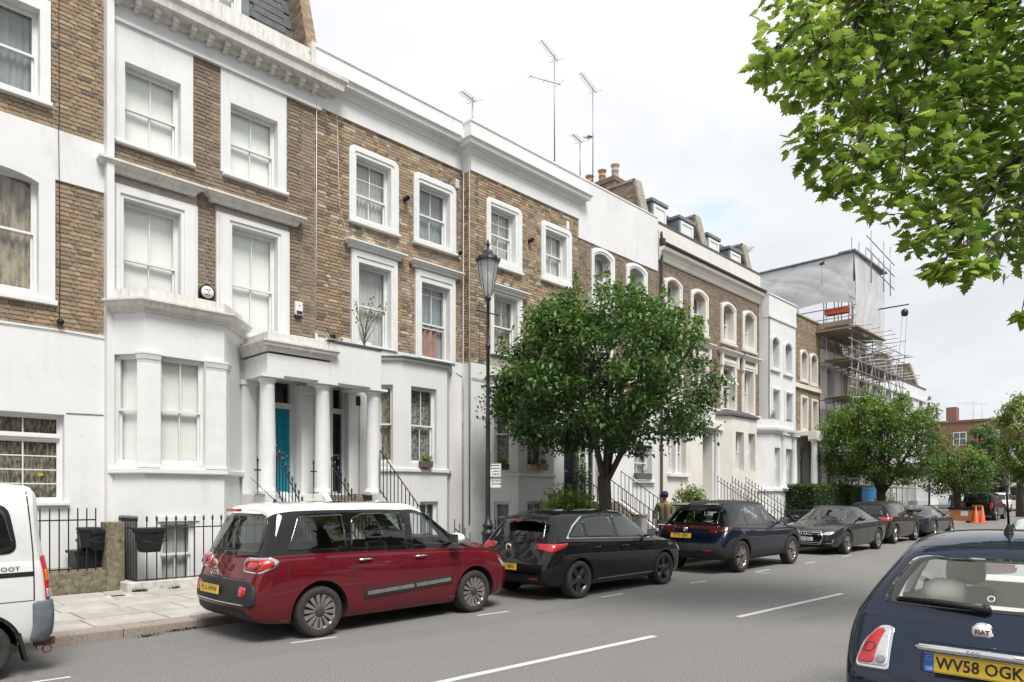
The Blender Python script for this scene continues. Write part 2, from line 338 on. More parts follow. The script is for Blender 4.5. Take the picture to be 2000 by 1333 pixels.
while x < 68:
    ln = .91
    q = B(); c = .012
    q.add([(0, 0, -.15), (ln-.01, 0, -.15), (ln-.01, .3, -.15), (0, .3, -.15), (0, 0, .10), (ln-.01, 0, .10), (0, c, .12), (ln-.01, c, .12), (ln-.01, .3, .12), (0, .3, .12)],
          [(0, 1, 5, 4), (4, 5, 7, 6), (6, 7, 8, 9), (1, 2, 8, 7, 5), (3, 0, 4, 6, 9), (2, 3, 9, 8)])
    if x < 14:
        if 'kerb' not in slab_meshes: slab_meshes['kerb'] = q.mesh('kerb_stone', ['kerb_stone'])
        o = bpy.data.objects.new('kerb_stone', slab_meshes['kerb']); COL.objects.link(o); o.parent = PAVE; o.location = (x, KY+rng.uniform(-.008, .008), rng.uniform(-.012, .004)); o.rotation_euler = (rng.uniform(-.02, .02), 0, 0)
    else: far.add([(x+v[0], KY+v[1], v[2]+gz(x)) for v in q.v], q.f)
    x += ln
obj('distant_kerb', far, 'kerb_stone', PAVE, kind='stuff')
# gutter dirt and leaf litter, weeds
b = B()
for i in range(900):
    x = rng.uniform(.5, 7.5); y = KY-abs(rng.gauss(0, .11))-.01; s = rng.uniform(.006, .022); a = rng.uniform(0, 6.3)
    b.add([(x, y, .004), (x+s*math.cos(a), y+s*math.sin(a), .004+rng.uniform(0, .01)), (x+s*.6*math.cos(a+1.3), y+s*.6*math.sin(a+1.3), .006)], [(0, 1, 2)], rng.choice([0, 0, 1]))
mat('litter', (.30, .21, .11), (.16, .11, .06), .9, 40); mat('litter_pale', (.38, .33, .25), (.2, .17, .12), .9, 40); mat('weed', (.07, .13, .03), (.04, .08, .02), .7, 20, trans=.3)
obj('gutter_litter', b, ['litter', 'litter_pale'], kind='stuff')
b = B()
def tuft(b, x, y, z, n, h, sp):
    for i in range(n):
        a = rng.uniform(0, 6.3); r = rng.uniform(0, sp); px, py = x+r*math.cos(a), y+r*math.sin(a)*.5; q = h*rng.uniform(.4, 1); c, s_ = math.cos(a), math.sin(a); w_ = h*.16
        b.add([(px-s_*w_, py+c*w_, z), (px+s_*w_, py-c*w_, z), (px+c*q*.6, py+s_*q*.6, z+q*.8)], [(0, 1, 2)])
for p in ((365, 1228), (375, 1226), (345, 1232), (290, 1243)): x, y = G(*p); tuft(b, x, min(y, KY-.01), .0, 60, .06, .16)
for p, n in (((240, 1148), 80), ((335, 1148), 30), ((278, 1156), 25)): x, y = G(p[0], p[1], .12); tuft(b, x, min(y, 12.93), .12, n, .09, .1)
obj('pavement_weeds', b, 'weed', kind='stuff')
# painted road markings: worn thermoplastic strips 4 mm proud
def mark(name, p0, p1, wd, parent=None):
    (x0, y0), (x1, y1) = G(*p0), G(*p1); f = FR((x0, y0), (x1, y1)); q = B(f); n = 14; r = random.Random(int(p0[0]))
    top = [wd/2+r.uniform(-.006, .003) for _ in range(n+1)]; bot = [-wd/2+r.uniform(-.003, .006) for _ in range(n+1)]
    q.add([(f.len*i/n, bot[i], .004) for i in range(n+1)]+[(f.len*i/n, top[i], .004) for i in range(n+1)], [(i, i+1, n+2+i, n+1+i) for i in range(n)])
    return obj(name, q, 'road_paint', parent, kind='structure')
def dash(name, p0, p1, w_): return mark(name, p0, p1, w_, bpy.data.objects['road'])
dash('lane_marking', (830, 1340), (1279, 1243), .10); dash('lane_marking', (1441, 1206), (1645, 1160), .10)
for a, c in (((40, 1337), (138, 1323)), ((568, 1257), (658, 1245)), ((932, 1203), (993, 1195)), ((1175, 1167), (1217, 1160)), ((1347, 1140), (1380, 1135)), ((1475, 1118), (1503, 1113)), ((1573, 1101.5), (1592, 1098)), ((1645, 1088), (1662, 1085)), ((1476, 1119.5), (1505, 1120))): dash('bay_marking', a, c, .06)

# ---------------------------------------------------------------- houses
def dark(par, x0, x1, Y, ztop, m='dark_room', zb=-1.6, depth=7):  # near-black block behind the windows: room darkness put into the colour
    b = B(); b.box(x0+.02, x1-.02, Y+1.3, Y+depth, zb, ztop-.05); obj('dark_backing', b, m, par)
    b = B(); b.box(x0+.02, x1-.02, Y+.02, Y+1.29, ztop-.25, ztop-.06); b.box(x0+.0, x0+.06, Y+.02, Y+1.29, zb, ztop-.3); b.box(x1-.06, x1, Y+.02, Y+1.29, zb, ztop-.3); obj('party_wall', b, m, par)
def wavy(fr, u0, u1, z0, z1, o, amp=.03, wl=.12, seed=0, n=None):
    b = B(fr); n = n or max(4, int((u1-u0)/.025)); r = random.Random(seed); ph = r.uniform(0, 6); pts = []
    for i in range(n+1):
        u = u0+(u1-u0)*i/n; d = amp*math.sin(u/wl*6.28+ph+1.2*math.sin(u*9+ph)); pts.append((u, d))
    vs = [(u, o+d, z0) for u, d in pts]+[(u, o+d*.8, z1) for u, d in pts]
    b.add(vs, [(i, i+1, n+2+i, n+1+i) for i in range(n)], 0, True); return b
WN = [0]
def window(par, fr, u0, u1, z0, z1, rec=.14, nx=2, cur='blind', lift=0, ny=(1, 1), mid=.5, fm='white_paint', frac=1.0, th=.045, split=None):
    WN[0] += 1; sd_ = WN[0]
    b = B(fr); o = -rec
    b.box(u0, u0+th, o-.10, o, z0, z1); b.box(u1-th, u1, o-.10, o, z0, z1); b.box(u0+th, u1-th, o-.10, o-.001, z1-th, z1); b.box(u0+th, u1-th, o-.12, o+.035, z0, z0+th*.9)
    a, c, d, e = u0+th, u1-th, z0+th*.9, z1-th; zm = d+(e-d)*mid; panes = []
    def sash(s0, s1, oo, rows):
        t = .032
        b.box(a, a+t, oo-.035, oo, s0, s1); b.box(c-t, c, oo-.035, oo, s0, s1); b.box(a+t, c-t, oo-.036, oo-.001, s0, s0+t*1.25); b.box(a+t, c-t, oo-.036, oo-.001, s1-t, s1)
        us = [a+t+(c-a-2*t)*i/nx for i in range(nx+1)]; zs = [s0+t*1.25+(s1-s0-2.25*t)*i/rows for i in range(rows+1)]
        for q in us[1:-1]: b.box(q-.009, q+.009, oo-.03, oo-.004, zs[0], zs[-1])
        for q in zs[1:-1]: b.box(us[0], us[-1], oo-.029, oo-.005, q-.009, q+.009)
        for i in range(nx):
            for j in range(rows): panes.append((us[i]+.004, us[i+1]-.004, oo-.02, zs[j]+.004, zs[j+1]-.004))
    if split is None:
        sash(zm-.02, e, o-.012, ny[1]); sash(d+lift, zm+.02+lift, o-.058, ny[0])
    else:
        sash(d, e, o-.03, split)
    w_ = obj('window', b, fm, par)
    for (p, q, r_, s_, t_) in panes:
        g = B(fr); g.box(p, q, r_-.004, r_, s_, t_); obj('pane', g, 'house_glass', w_)
    if cur and cur != 'dark':
        m_, off = GL[cur]
        cb_ = wavy(fr, a-.05, c+.05, d-.05, e+.05, o-.11-off*.6, .003 if cur == 'blind' else .02, .5 if cur == 'blind' else .11, sd_)
        obj('blind' if cur == 'blind' else 'curtain', cb_, m_, w_)
    return w_
def arch_pts(u0, u1, z0, z1, rise, n=10):
    p = [(u0, z0), (u1, z0), (u1, z1-rise)]
    for i in range(1, n):
        t = i/n; u = u1+(u0-u1)*t; p.append((u, z1-rise+rise*math.sin(math.pi*t)**.75 if rise else z1))
    p.append((u0, z1-rise)); return p
def round_pts(u0, u1, z0, z1, r, n=10):   # same count as arch_pts: two top corners rounded
    p = [(u0, z0), (u1, z0)]; k = (n+1)//2; m = n+1-k
    for i in range(k): t = i/(k-1)*math.pi/2; p.append((u1-r+r*math.cos(t), z1-r+r*math.sin(t)))
    for i in range(m): t = math.pi/2+i/(m-1)*math.pi/2; p.append((u0+r+r*math.cos(t), z1-r+r*math.sin(t)))
    return p
def surround(par, fr, outer, inner, rise=0, rad=0, steps=((0, .05), (.045, .075)), m='white_paint', sill=True, orad=None, name='window_surround'):
    """moulded architrave round an opening: outer/inner = (u0,u1,z0,z1)"""
    b = B(fr); k = (min(outer[1]-inner[1], inner[0]-outer[0]))
    def o_(ins):
        a = (outer[0]+ins, outer[1]-ins, outer[2]+ins*(0 if ins == 0 else .4), outer[3]-ins)
        return round_pts(*a, max(.02, rad-ins*.5)) if rad else arch_pts(*a, rise)
    inn = arch_pts(*inner, rise) if not rad else round_pts(*inner, .02)
    b.ring(o_(0), inn, -.34, steps[0][1])
    for ins, pr in steps[1:]:
        b.ring(o_(ins), [((p[0]*.45+q[0]*.55), (p[1]*.45+q[1]*.55)) for p, q in zip(o_(ins), inn)], steps[0][1]-.001, pr)
    s_ = obj(name, b, m, par, bevel=.006)
    if sill:
        b = B(fr); b.box(outer[0]-.02, outer[1]+.02, -.02, steps[0][1]+.06, outer[2]-.07, outer[2]-.002); obj('window_sill', b, m, par, bevel=.008)
    return s_
def spandrel(b, inner, rise):
    """fills the corners between a segmental arch and its square hole"""
    n = 10; pts = arch_pts(*inner, rise, n)[2:]; u0, u1, z0, z1 = inner
    for p, q in zip(pts, pts[1:]): b.add([(p[0], -.004, p[1]), (p[0], -.004, z1+.01), (q[0], -.004, z1+.01), (q[0], -.004, q[1]), (p[0], -.25, p[1]), (q[0], -.25, q[1])], [(0, 1, 2, 3), (0, 3, 5, 4)])
PAL = dict(
    h1=[((0.399, 0.270, 0.152), 4), ((0.320, 0.225, 0.136), 4), ((0.466, 0.320, 0.175), 3), ((0.231, 0.175, 0.119), 2), ((0.130, 0.108, 0.085), .7), ((0.354, 0.203, 0.130), 1.3), ((0.421, 0.343, 0.231), 1)],
    h2=[((0.281, 0.203, 0.147), 4), ((0.231, 0.164, 0.119), 4), ((0.332, 0.231, 0.164), 2.5), ((0.152, 0.124, 0.102), 2), ((0.287, 0.164, 0.119), 1.2), ((0.354, 0.287, 0.197), 1)],
    h3=[((0.466, 0.326, 0.186), 4), ((0.388, 0.264, 0.158), 3.5), ((0.343, 0.208, 0.130), 2), ((0.130, 0.108, 0.091), 1.5), ((0.388, 0.164, 0.108), .8), ((0.634, 0.533, 0.399), .8), ((0.264, 0.197, 0.141), 2)],
    h4=[((0.488, 0.354, 0.203), 4), ((0.388, 0.270, 0.164), 3), ((0.309, 0.208, 0.141), 2.5), ((0.141, 0.113, 0.091), 1.5), ((0.376, 0.164, 0.113), .6), ((0.634, 0.544, 0.421), .6)],
    h5=[((0.309, 0.231, 0.158), 4), ((0.242, 0.175, 0.124), 4), ((0.354, 0.264, 0.186), 2), ((0.141, 0.119, 0.096), 2)],
    h6=[((0.270, 0.197, 0.147), 4), ((0.220, 0.158, 0.119), 4), ((0.320, 0.242, 0.175), 2), ((0.141, 0.113, 0.096), 2)])
def pick(pal, r):
    t = r.uniform(0, sum(w_ for _, w_ in pal))
    for c, w_ in pal:
        t -= w_
        if t <= 0: break
    k = r.uniform(.88, 1.12); g = sum(c)/3; m_ = (.36, .285, .185); return tuple(((x*.80+g*.20)*.76+q*.24)*k*1.03 for x, q in zip(c, m_))
BRM = {}
def bricks(par, Y, zones, excl, pal, seed, nobj=300, course=.078, o=0.0, fr=None):
    r = random.Random(seed); items = []
    for (u0, u1, z0, z1) in zones:
        nz_ = int((z1-z0)/course)+1
        for c in range(nz_):
            za = z1-(c+1)*course; zb = za+course-.011; zm = (za+zb)/2
            if zb < z0+.02: continue
            free = [(u0, u1)]
            for e in excl:
                if e[2] < zm < e[3]:
                    nf = []
                    for a, d in free:
                        if e[1] <= a or e[0] >= d: nf.append((a, d)); continue
                        if e[0] > a: nf.append((a, e[0]))
                        if e[1] < d: nf.append((e[1], d))
                    free = nf
            u = -20+(.0565+.1125/2 if c % 2 else 0)*2.9; k = c % 2; u = -20+(.17 if c % 2 else 0)
            while u < u0-.3: u += .337
            while u < u1:
                ln = .2145 if k % 2 == 0 else .1015
                a, d = u, u+ln; k += 1; u += ln+.0105
                for fa, fb in free:
                    p, q = max(a, fa+.002), min(d, fb-.002)
                    if q-p > .02: items.append((p, q, max(za, z0), zb, q-p > ln-.001))
    full = sorted([i for i in items if i[4] and -5 < PX(i[0], Y, i[2])[0] < 2005 and -5 < PX(i[0], Y, i[3])[1] < 1340], key=lambda i: PX(i[0], Y, i[2])[2]-.0*i[2])[:nobj]
    fs = set(full); b = B(FY(Y) if fr is None else fr)
    for it in items:
        p, q, za, zb, _ = it; col = pick(pal, r); pr = r.uniform(0, .006)
        if it in fs:
            k = (round(q-p, 3), round(zb-za, 3))
            if k not in BRM:
                m = B(); h = k[0]/2; g = k[1]/2; c_ = .004
                m.add([(-h, 0, -g), (h, 0, -g), (h, 0, g), (-h, 0, g), (-h+c_, -.016, -g+c_), (h-c_, -.016, -g+c_), (h-c_, -.016, g-c_), (-h+c_, -.016, g-c_)], [(4, 5, 6, 7), (0, 1, 5, 4), (1, 2, 6, 5), (2, 3, 7, 6), (3, 0, 4, 7)])
                BRM[k] = m.mesh('brick', ['brick'])
            ob = bpy.data.objects.new('brick', BRM[k]); COL.objects.link(ob); ob.parent = par; ob.location = Vector(((p+q)/2, Y-o+.012-pr, (za+zb)/2))-par.location; ob.color = (*col, 1)
            ob.rotation_euler = (0, r.uniform(-.006, .006), r.uniform(-.012, .012))
        else:
            c_ = .004; f_ = -.004+o+pr; e_ = -.012+o
            b.add([(p, e_, za), (q, e_, za), (q, e_, zb), (p, e_, zb), (p+c_, f_, za+c_), (q-c_, f_, za+c_), (q-c_, f_, zb-c_), (p+c_, f_, zb-c_)], [(4, 5, 6, 7), (0, 1, 5, 4), (1, 2, 6, 5), (2, 3, 7, 6), (3, 0, 4, 7)], 0, col=col)
    if b.v: obj('brickwork', b, 'brick_stuff', par, kind='stuff')
def rect(px0, px1, py0, py1, Y):      # facade rectangle from the measured corners (top and bottom read at the left edge)
    return (UX(px0, Y), UX(px1, Y), UZ(px0, py1, Y), UZ(px0, py0, Y))
def hood(par, fr, u0, u1, z, w_=.14, h=.16, m='white_paint', stain=False):
    b = B(); p = [fr(u0, 0, 0)[:2], fr(u1, 0, 0)[:2]]
    b.sweep([fr(u0, -.02, 0)[:2], fr(u0, .05, 0)[:2], fr(u1, .05, 0)[:2], fr(u1, -.02, 0)[:2]], [(-.03, z), (w_*.35, z), (w_*.45, z+h*.35), (w_*.8, z+h*.5), (w_*.9, z+h*.7), (w_*1.05, z+h*.75), (w_*1.05, z+h*.95), (-.03, z+h*1.1)])
    return obj('hood_mould', b, 'stained_render' if stain else m, par)
def cornice(par, path, z, s=1.0, m='white_render', name='cornice', zt=None):
    pr = [(-.05, z), (.03, z), (.05, z+.05), (.10, z+.08), (.12, z+.15), (.28, z+.17), (.30, z+.27), (.36, z+.31), (.36, z+.34), (-.05, z+.37)]
    b = B(); b.sweep(path, [(o*s, z+(q-z)*s) for o, q in pr]); return obj(name, b, m, par)
def path_front(x0, x1, Y, d=0, ends=(0, 0)):
    p = []
    if ends[0]: p.append((x0, Y+.3))
    p += [(x0, Y-d), (x1, Y-d)]
    if ends[1]: p.append((x1, Y+.3))
    return p
def quads(b, pts, closed=False): pass

# ---- house with the yellow-brown brick at the left edge
Y = 14.2; xa, xb = -1.6, UX(207, Y); T = 13.4
h1 = thing('terraced_house', 'yellow-brown brick house with white ground floor at the left edge, bins behind its railings', 'house', (xa, Y, 0))
f = FY(Y); w2 = rect(-60, 77, -50, 190, Y); w2 = (UX(77, Y)-1.15, UX(77, Y), UZ(77, 190, Y), UZ(77, 22, Y))
w1 = (UX(75, Y)-1.2, UX(75, Y), UZ(75, 572, Y), UZ(75, 345, Y)); w0 = (UX(125, Y)-2.3, UX(125, Y), UZ(125, 981, Y), UZ(125, 811, Y))
o2 = (w2[0]-.25, UX(98, Y), UZ(98, 207, Y)+.02, w2[3]+.22); o1 = (w1[0]-.33, UX(107, Y), UZ(107, 589, Y), 0)
zb0 = UZ(205, 657, Y); bz1, bz0 = UZ(205, 285, Y), UZ(205, 379, Y)
b = B(f); b.panel(xa, xb, zb0, T, [w1, w2], o=-.012, rev=0); obj('wall', b, 'mortar', h1)
b = B(f); b.panel(xa, xb, -1.5, zb0, [w0], o=.03, rev=.28); b.box(xa, xb, -.02, .0295, zb0-.02, zb0); b.box(xa, o1[1], -.02, .035, bz0-.0, bz1); b.box(o1[1]-.001, xb, -.02, .03, bz0, bz1); obj('rendered_wall', b, 'white_render', h1)
b = B(f); b.ring(arch_pts(o1[0], o1[1], o1[2], bz0+.001, .0), arch_pts(*w1, .12), -.25, .034); obj('window_surround', b, 'white_render', h1)
b = B(f); b.box(o1[0], o1[1]+.03, -.02, .09, o1[2]-.09, o1[2]); obj('window_sill', b, 'white_paint', h1, bevel=.01)
surround(h1, f, o2, w2, steps=((0, .05),))
window(h1, f, *w2, cur='grey', nx=1); window(h1, f, *w1, cur='brown', nx=1, mid=.52); 
u0, u1, z0, z1 = w0; ut = (u1-u0)/2; zt = z1-.43*(z1-z0)*.62
for a_, b_ in ((u0, u0+ut), (u0+ut, u1)):
    window(h1, f, a_, b_, z0, zt, cur='ochre', nx=2, split=4, rec=.12); window(h1, f, a_, b_, zt, z1, cur='ochre', nx=2, split=1, rec=.12)
b = B(f); b.box(u0-.05, u1+.07, 0, .12, z0-.06, z0-.003); obj('window_sill', b, 'white_paint', h1, bevel=.01)
bricks(h1, Y, [(xa, xb-.01, zb0, T)], [(o2[0], o2[1], o2[2]-.07, o2[3]), (xa, xb, bz0, bz1), (o1[0], o1[1], o1[2]-.09, bz0)], PAL['h1'], 11)
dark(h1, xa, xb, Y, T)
b = B(); b.box(xb-.002, xb+.085, Y-.10, Y-.012, zb0-.05, T); obj('boxed_downpipe', b, 'white_paint', h1, bevel=.01)
b = B(f); xk = UX(113, Y)
b.tube([(xk, .012, T), (xk+.02, .014, bz1+.3), (xk, .045, bz1), (xk+.01, .045, bz0), (xk+.03, .014, bz0-1.4), (xk+.02, .016, zb0+.15)], .006, 5)
b.tube([(xa, .04, UZ(0, 638, Y)), (xk, .045, UZ(113, 648, Y)), (xb-.03, .045, UZ(200, 660, Y)-.03)], .006, 5); b.tube([(UX(128, Y), .04, UZ(128, 808, Y)), (xb-.05, .04, UZ(205, 812, Y))], .006, 5)
obj('cable', b, 'black_plastic', h1)
b = B(f); b.lathe((xk+.02, .09, zb0+.12), [(.0, -.05), (.05, -.05), (.06, .0), (.035, .03), (0, .04)], 10, axis=1); obj('wall_light', b, 'black_plastic', h1)
lb = B(f); xs_ = (UX(90, Y), UZ(90, 926, Y)); lb.box(xs_[0]-.08, xs_[0]-.005, -.20, -.19, xs_[1]-.03, xs_[1]+.05); obj('window_sticker', lb, 'yellow_paint', h1)

# ---- house with the canted bay, teal door and dormers
Y = 14.2; xa, xb = UX(212, Y)-.02, UX(615, Y); X2b = xb; T = UZ(600, 92, Y); FR2 = UZ(420, 123, Y)
h2 = thing('terraced_house', 'house with a white canted bay, teal front door and slate dormers above a bracketed cornice', 'house', (xa, Y, 0)); f = FY(Y)
w21 = (UX(243, Y), UX(352, Y), UZ(243, 281, Y), UZ(243, 122, Y)); w22 = (UX(449, Y), UX(541, Y), UZ(449, 342, Y), UZ(449, 202, Y))
o21 = (UX(219, Y), UX(376, Y), UZ(219, 270, Y), FR2-.02); o22 = (UX(430, Y), UX(558, Y), UZ(430, 335, Y), FR2-.02)
w11 = (UX(240, Y), UX(352, Y), UZ(240, 612, Y), UZ(240, 388, Y)); w12 = (UX(452, Y), UX(541, Y), UZ(452, 662, Y), UZ(452, 440, Y))
o11 = (UX(217, Y), UX(385, Y), w11[2]-.1, UZ(217, 356, Y)); o12 = (UX(421, Y), UX(564, Y), w12[2]-.1, UZ(421, 413, Y))
GZ1 = UZ(560, 640, Y)-.3
b = B(f); b.panel(xa, xb, GZ1, FR2+.5, [w21, w22, w11, w12], o=-.012, rev=0); obj('wall', b, 'mortar', h2)
for o_, w_ in ((o21, w21), (o22, w22)):
    b = B(f); b.ring(arch_pts(*o_, 0), arch_pts(*w_, 0), -.22, .04); obj('window_surround', b, 'white_render', h2, bevel=.006)
    b = B(f); b.box(o_[0]+.03, o_[1]+.03, -.02, .10, o_[2]-.07, o_[2]-.001); obj('window_sill', b, 'white_paint', h2, bevel=.012)
for o_, w_ in ((o11, w11), (o12, w12)):
    b = B(f); b.ring(arch_pts(*o_, 0), arch_pts(*w_, 0), -.22, .045); i = .06; b.ring(arch_pts(o_[0]+i, o_[1]-i, o_[2], o_[3]-i, 0), arch_pts(w_[0]-.06, w_[1]+.06, w_[2], w_[3]+.07, 0), .044, .075); obj('window_surround', b, 'white_render', h2, bevel=.006)
hood(h2, f, xa+.02, UX(394, Y)-.22, UZ(394, 385, Y-.15)-.0, .2, .2, stain=True); hood(h2, f, UX(418, Y)-.03, UX(576, Y)-.06, UZ(418, 390, Y-.12)-.03, .2, .2, stain=True)
window(h2, f, *w21, cur='blind'); window(h2, f, *w22, cur='blind'); window(h2, f, *w11, cur='blind'); window(h2, f, *w12, cur='blind')
bricks(h2, Y, [(xa+.05, xb-.002, GZ1, FR2)], [(o21[0], o21[1], o21[2]-.07, 99), (o22[0], o22[1], o22[2]-.07, 99), (o11[0], o11[1], 0, o11[3]+.25), (o12[0], o12[1], 0, o12[3]+.25)], PAL['h2'], 12)
# frieze, bracketed cornice, parapet
b = B(f); b.box(xa, xb+.12, -.02, .05, FR2-.02, FR2+.62); b.box(xa, xb+.12, .0, .09, FR2-.06, FR2-.0); obj('frieze', b, 'white_render', h2)
zc = UZ(408, 66, Y-.2)
b = B(); b.sweep([(xa, Y-.05), (xb+.17, Y-.05), (xb+.17, Y+.1)], [(-.05, zc-.12), (.08, zc-.12), (.10, zc-.02), (.34, zc), (.36, zc+.14), (.42, zc+.2), (.42, zc+.26), (-.05, zc+.34)]); obj('cornice', b, 'stained_render', h2)
bm_ = B(); bm_.box(-.05, .05, -.24, .0, .0, .12); bm_.box(-.04, .04, -.14, .0, -.07, .0); bm_.lathe((0, -.15, .0), [(.0, -.045), (.055, -.045), (.055, .045), (0, .045)], 10, axis=0); bme = bm_.mesh('bracket', ['stained_render'])
x = xa+.12
while x < xb+.1:
    o = bpy.data.objects.new('bracket', bme); COL.objects.link(o); o.parent = h2; o.location = Vector((x, Y-.05, zc-.12))-h2.location; x += .333
b = B(); b.box(xa, xb-.1, Y+.02, Y+.28, zc+.2, T+.02); b.box(xb-.1, xb+.17, Y-.04, Y+.3, zc+.2, T+.16); obj('parapet', b, 'stained_render', h2, bevel=.015)
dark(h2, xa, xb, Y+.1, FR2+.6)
# mansard: slates in courses, dormers in white frames, raked brick party wall
def slope(z): return Y+.55+(z-T)*.28
zt_ = T+2.6; b = B(); b.add([(xa, slope(T-.3), T-.3), (xb-.14, slope(T-.3), T-.3), (xb-.14, slope(zt_), zt_), (xa, slope(zt_), zt_), (xa, Y+6, zt_), (xb-.14, Y+6, zt_)], [(0, 1, 2, 3), (3, 2, 5, 4)]); rf = obj('roof', b, 'slate', h2)
q = B(); q.box(-.148, .148, -.02, -.004, 0, .30); SLM = q.mesh('slate', ['slate']); dr = [(UX(372, Y+.5)-1.2, UX(372, Y+.5)), (UX(420, Y+.5), UX(485, Y+.5)+.02)]
dorm1 = (UX(250, Y+.45), UX(486, Y+.45)); r = random.Random(5); zz_ = T-.28; k = 0
while zz_ < T+1.6:
    x = xa+(.15 if k % 2 else 0)+.15
    while x < xb-.25:
        if x-.15 > dorm1[1]:
            o = bpy.data.objects.new('slate', SLM); COL.objects.link(o); o.parent = rf; o.location = (x, slope(zz_)-.008, zz_); o.rotation_euler = (-.33+r.uniform(-.02, .02), r.uniform(-.01, .01), 0)
        x += .3
    zz_ += .2; k += 1
b = B(); b.box(dorm1[0], dorm1[1]-.14, Y+.45, Y+.52, T-.2, T+.12)
dn = thing
for (p0, p1) in ((340, 412), (424, 462)):
    wd = (UX(p0, Y+.45), UX(p1, Y+.45), T-.05, T+1.25)
    window(h2, FY(Y+.45), *wd, cur='blind', rec=.02, nx=2 if p1-p0 > 50 else 1)
b.box(UX(412, Y+.45), UX(424, Y+.45), Y+.42, Y+.6, T-.2, T+1.4); b.box(UX(462, Y+.45), UX(470, Y+.45), Y+.42, Y+.6, T-.2, T+1.4); b.box(dorm1[0], UX(470, Y+.45), Y+.40, Y+.7, T+1.25, T+1.45)
obj('dormer_frame', b, 'white_paint', h2)
b = B(); b.box(UX(470, Y+.45), dorm1[1], Y+.44, Y+2.2, T-.2, T+1.4); b.box(dorm1[0]-.1, dorm1[1]+.05, Y+.36, Y+2.4, T+1.46, T+1.52); obj('dormer_cheek', b, 'lead', h2)
b = B(); zq = T+.1; b.prism([(Y+.02, T-.1), (Y+.9, zt_+.4), (Y+6, zt_+.4), (Y+6, T-.1)], 0, xb-.14, xb+.12); obj('raked_party_wall', b, 'mortar', h2)
# the brickwork of that party wall
def ywall(par, X, ya, yb, za, zb, clip, pal, seed, course=.078, side=-1):
    r = random.Random(seed); b = B(); z = za; k = 0
    while z < zb:
        y = ya-.3+(.11 if k % 2 else 0)
        while y < yb:
            ln = .215; mid_ = z+.033
            lo, hi = clip(mid_); p, q_ = max(y, lo), min(y+ln, hi)
            if q_-p > .03: b.add([(X, p, z), (X, q_, z), (X, q_, z+.066), (X, p, z+.066), (X+side*.01, p+.004, z+.004), (X+side*.01, q_-.004, z+.004), (X+side*.01, q_-.004, z+.062), (X+side*.01, p+.004, z+.062)], [(4, 7, 6, 5), (0, 4, 5, 1), (1, 5, 6, 2), (2, 6, 7, 3), (3, 7, 4, 0)], 0, col=pick(pal, r))
            y += ln+.011
        z += course; k += 1
    return obj('brickwork', b, 'brick_stuff', par, kind='stuff')
b2c = lambda z: (Y+.02+(z-T+.1)*.88/(zt_-T+.5), Y+5)
ywall(h2, xb-.14, Y, Y+4, T-.1, zt_+.3, b2c, PAL['h5'], 4)
b = B(); r = random.Random(9); n = 34
for i in range(n):   # bricks on the raked front edge
    t0, t1 = i/n, (i+.86)/n; p0 = (Y+.01+.88*t0, T-.1+(zt_-T+.5)*t0); p1 = (Y+.01+.88*t1, T-.1+(zt_-T+.5)*t1)
    for xx in (xb-.145, xb-.012):
        b.add([(xx, p0[0], p0[1]), (xx+.125, p0[0], p0[1]), (xx+.125, p1[0], p1[1]), (xx, p1[0], p1[1])], [(0, 1, 2, 3)], 0, col=pick(PAL['h1'], r)); 
obj('raked_edge_bricks', b, 'brick_stuff', h2, kind='stuff')
# bay
YB = 13.5; bx = [UX(283, YB), UX(438, YB)]; bayp = [(xa, 14.22), (xa+.02, 14.05), (bx[0], YB), (bx[1], YB), (bx[1]+.66, 14.2)]
zs_, zt2, zw0, zw1 = UZ(360, 918, YB), UZ(360, 614, YB-.1), UZ(360, 908, YB), UZ(360, 701, YB)
def baywall(par, pth, z0, z1, holes, m='white_render', rev=.2, thick=True):
    """one rendered panel per straight face; holes[i] = (u0,u1,z0,z1) list for face i"""
    for i, (p, q_) in enumerate(zip(pth, pth[1:])):
        fr_ = FR(p, q_); b = B(fr_); b.panel(0, fr_.len, z0, z1, holes.get(i, []), rev=rev); obj('bay_face', b, m, par)
FL, FF, FRt = FR(bayp[1], bayp[2]), FR(bayp[2], bayp[3]), FR(bayp[3], bayp[4])
hw = (UX(312, YB)-bx[0], UX(400, YB)-bx[0], zw0, zw1)
hl = (.03, FL.len-.12, zw0, zw1)
base = -1.3; bw = (UX(313, YB)-bx[0], UX(381, YB)-bx[0], UZ(313, 1150, YB), UZ(313, 1019, YB))
baywall(h2, bayp[1:], base, zs_, {1: [bw]})
window(h2, FF, *bw, cur='net', rec=.1)
b = B(FF); b.box(bw[0]-.07, bw[1]+.07, -.01, .035, bw[3], bw[3]+.09); obj('window_surround', b, 'white_paint', h2)
baywall(h2, bayp[1:], zs_, zw1+.02, {0: [hl], 1: [hw], }, rev=.1)
window(h2, FF, *hw, cur='blind', rec=.1); window(h2, FL, *hl, cur='blind', rec=.08, nx=1)
baywall(h2, bayp[1:], zw1+.02, zt2, {})
b = B(); b.sweep(bayp[1:], [(-.05, zs_-.09), (.07, zs_-.09), (.09, zs_-.07), (.09, zs_+.0), (-.05, zs_+.03)]); obj('bay_sill', b, 'white_paint', h2)
b = B(); zz2 = UZ(360, 622, YB-.2); zz3 = UZ(360, 597, YB-.1)+.13
b.sweep(bayp[1:], [(-.05, zt2-.06), (.03, zt2-.06), (.06, zt2+.0), (.18, zt2+.03), (.2, zt2+.09), (.24, zt2+.11), (.24, zt2+.145), (-.05, zt2+.16)]); obj('bay_cornice', b, 'stained_render', h2)
b = B(); b.sweep([(bayp[1][0], 14.15)]+bayp[1:], [(-.22, zt2+.1), (.03, zt2+.13), (.02, zt2+.37), (-.22, zt2+.39)]); obj('bay_parapet', b, 'stained_render', h2)
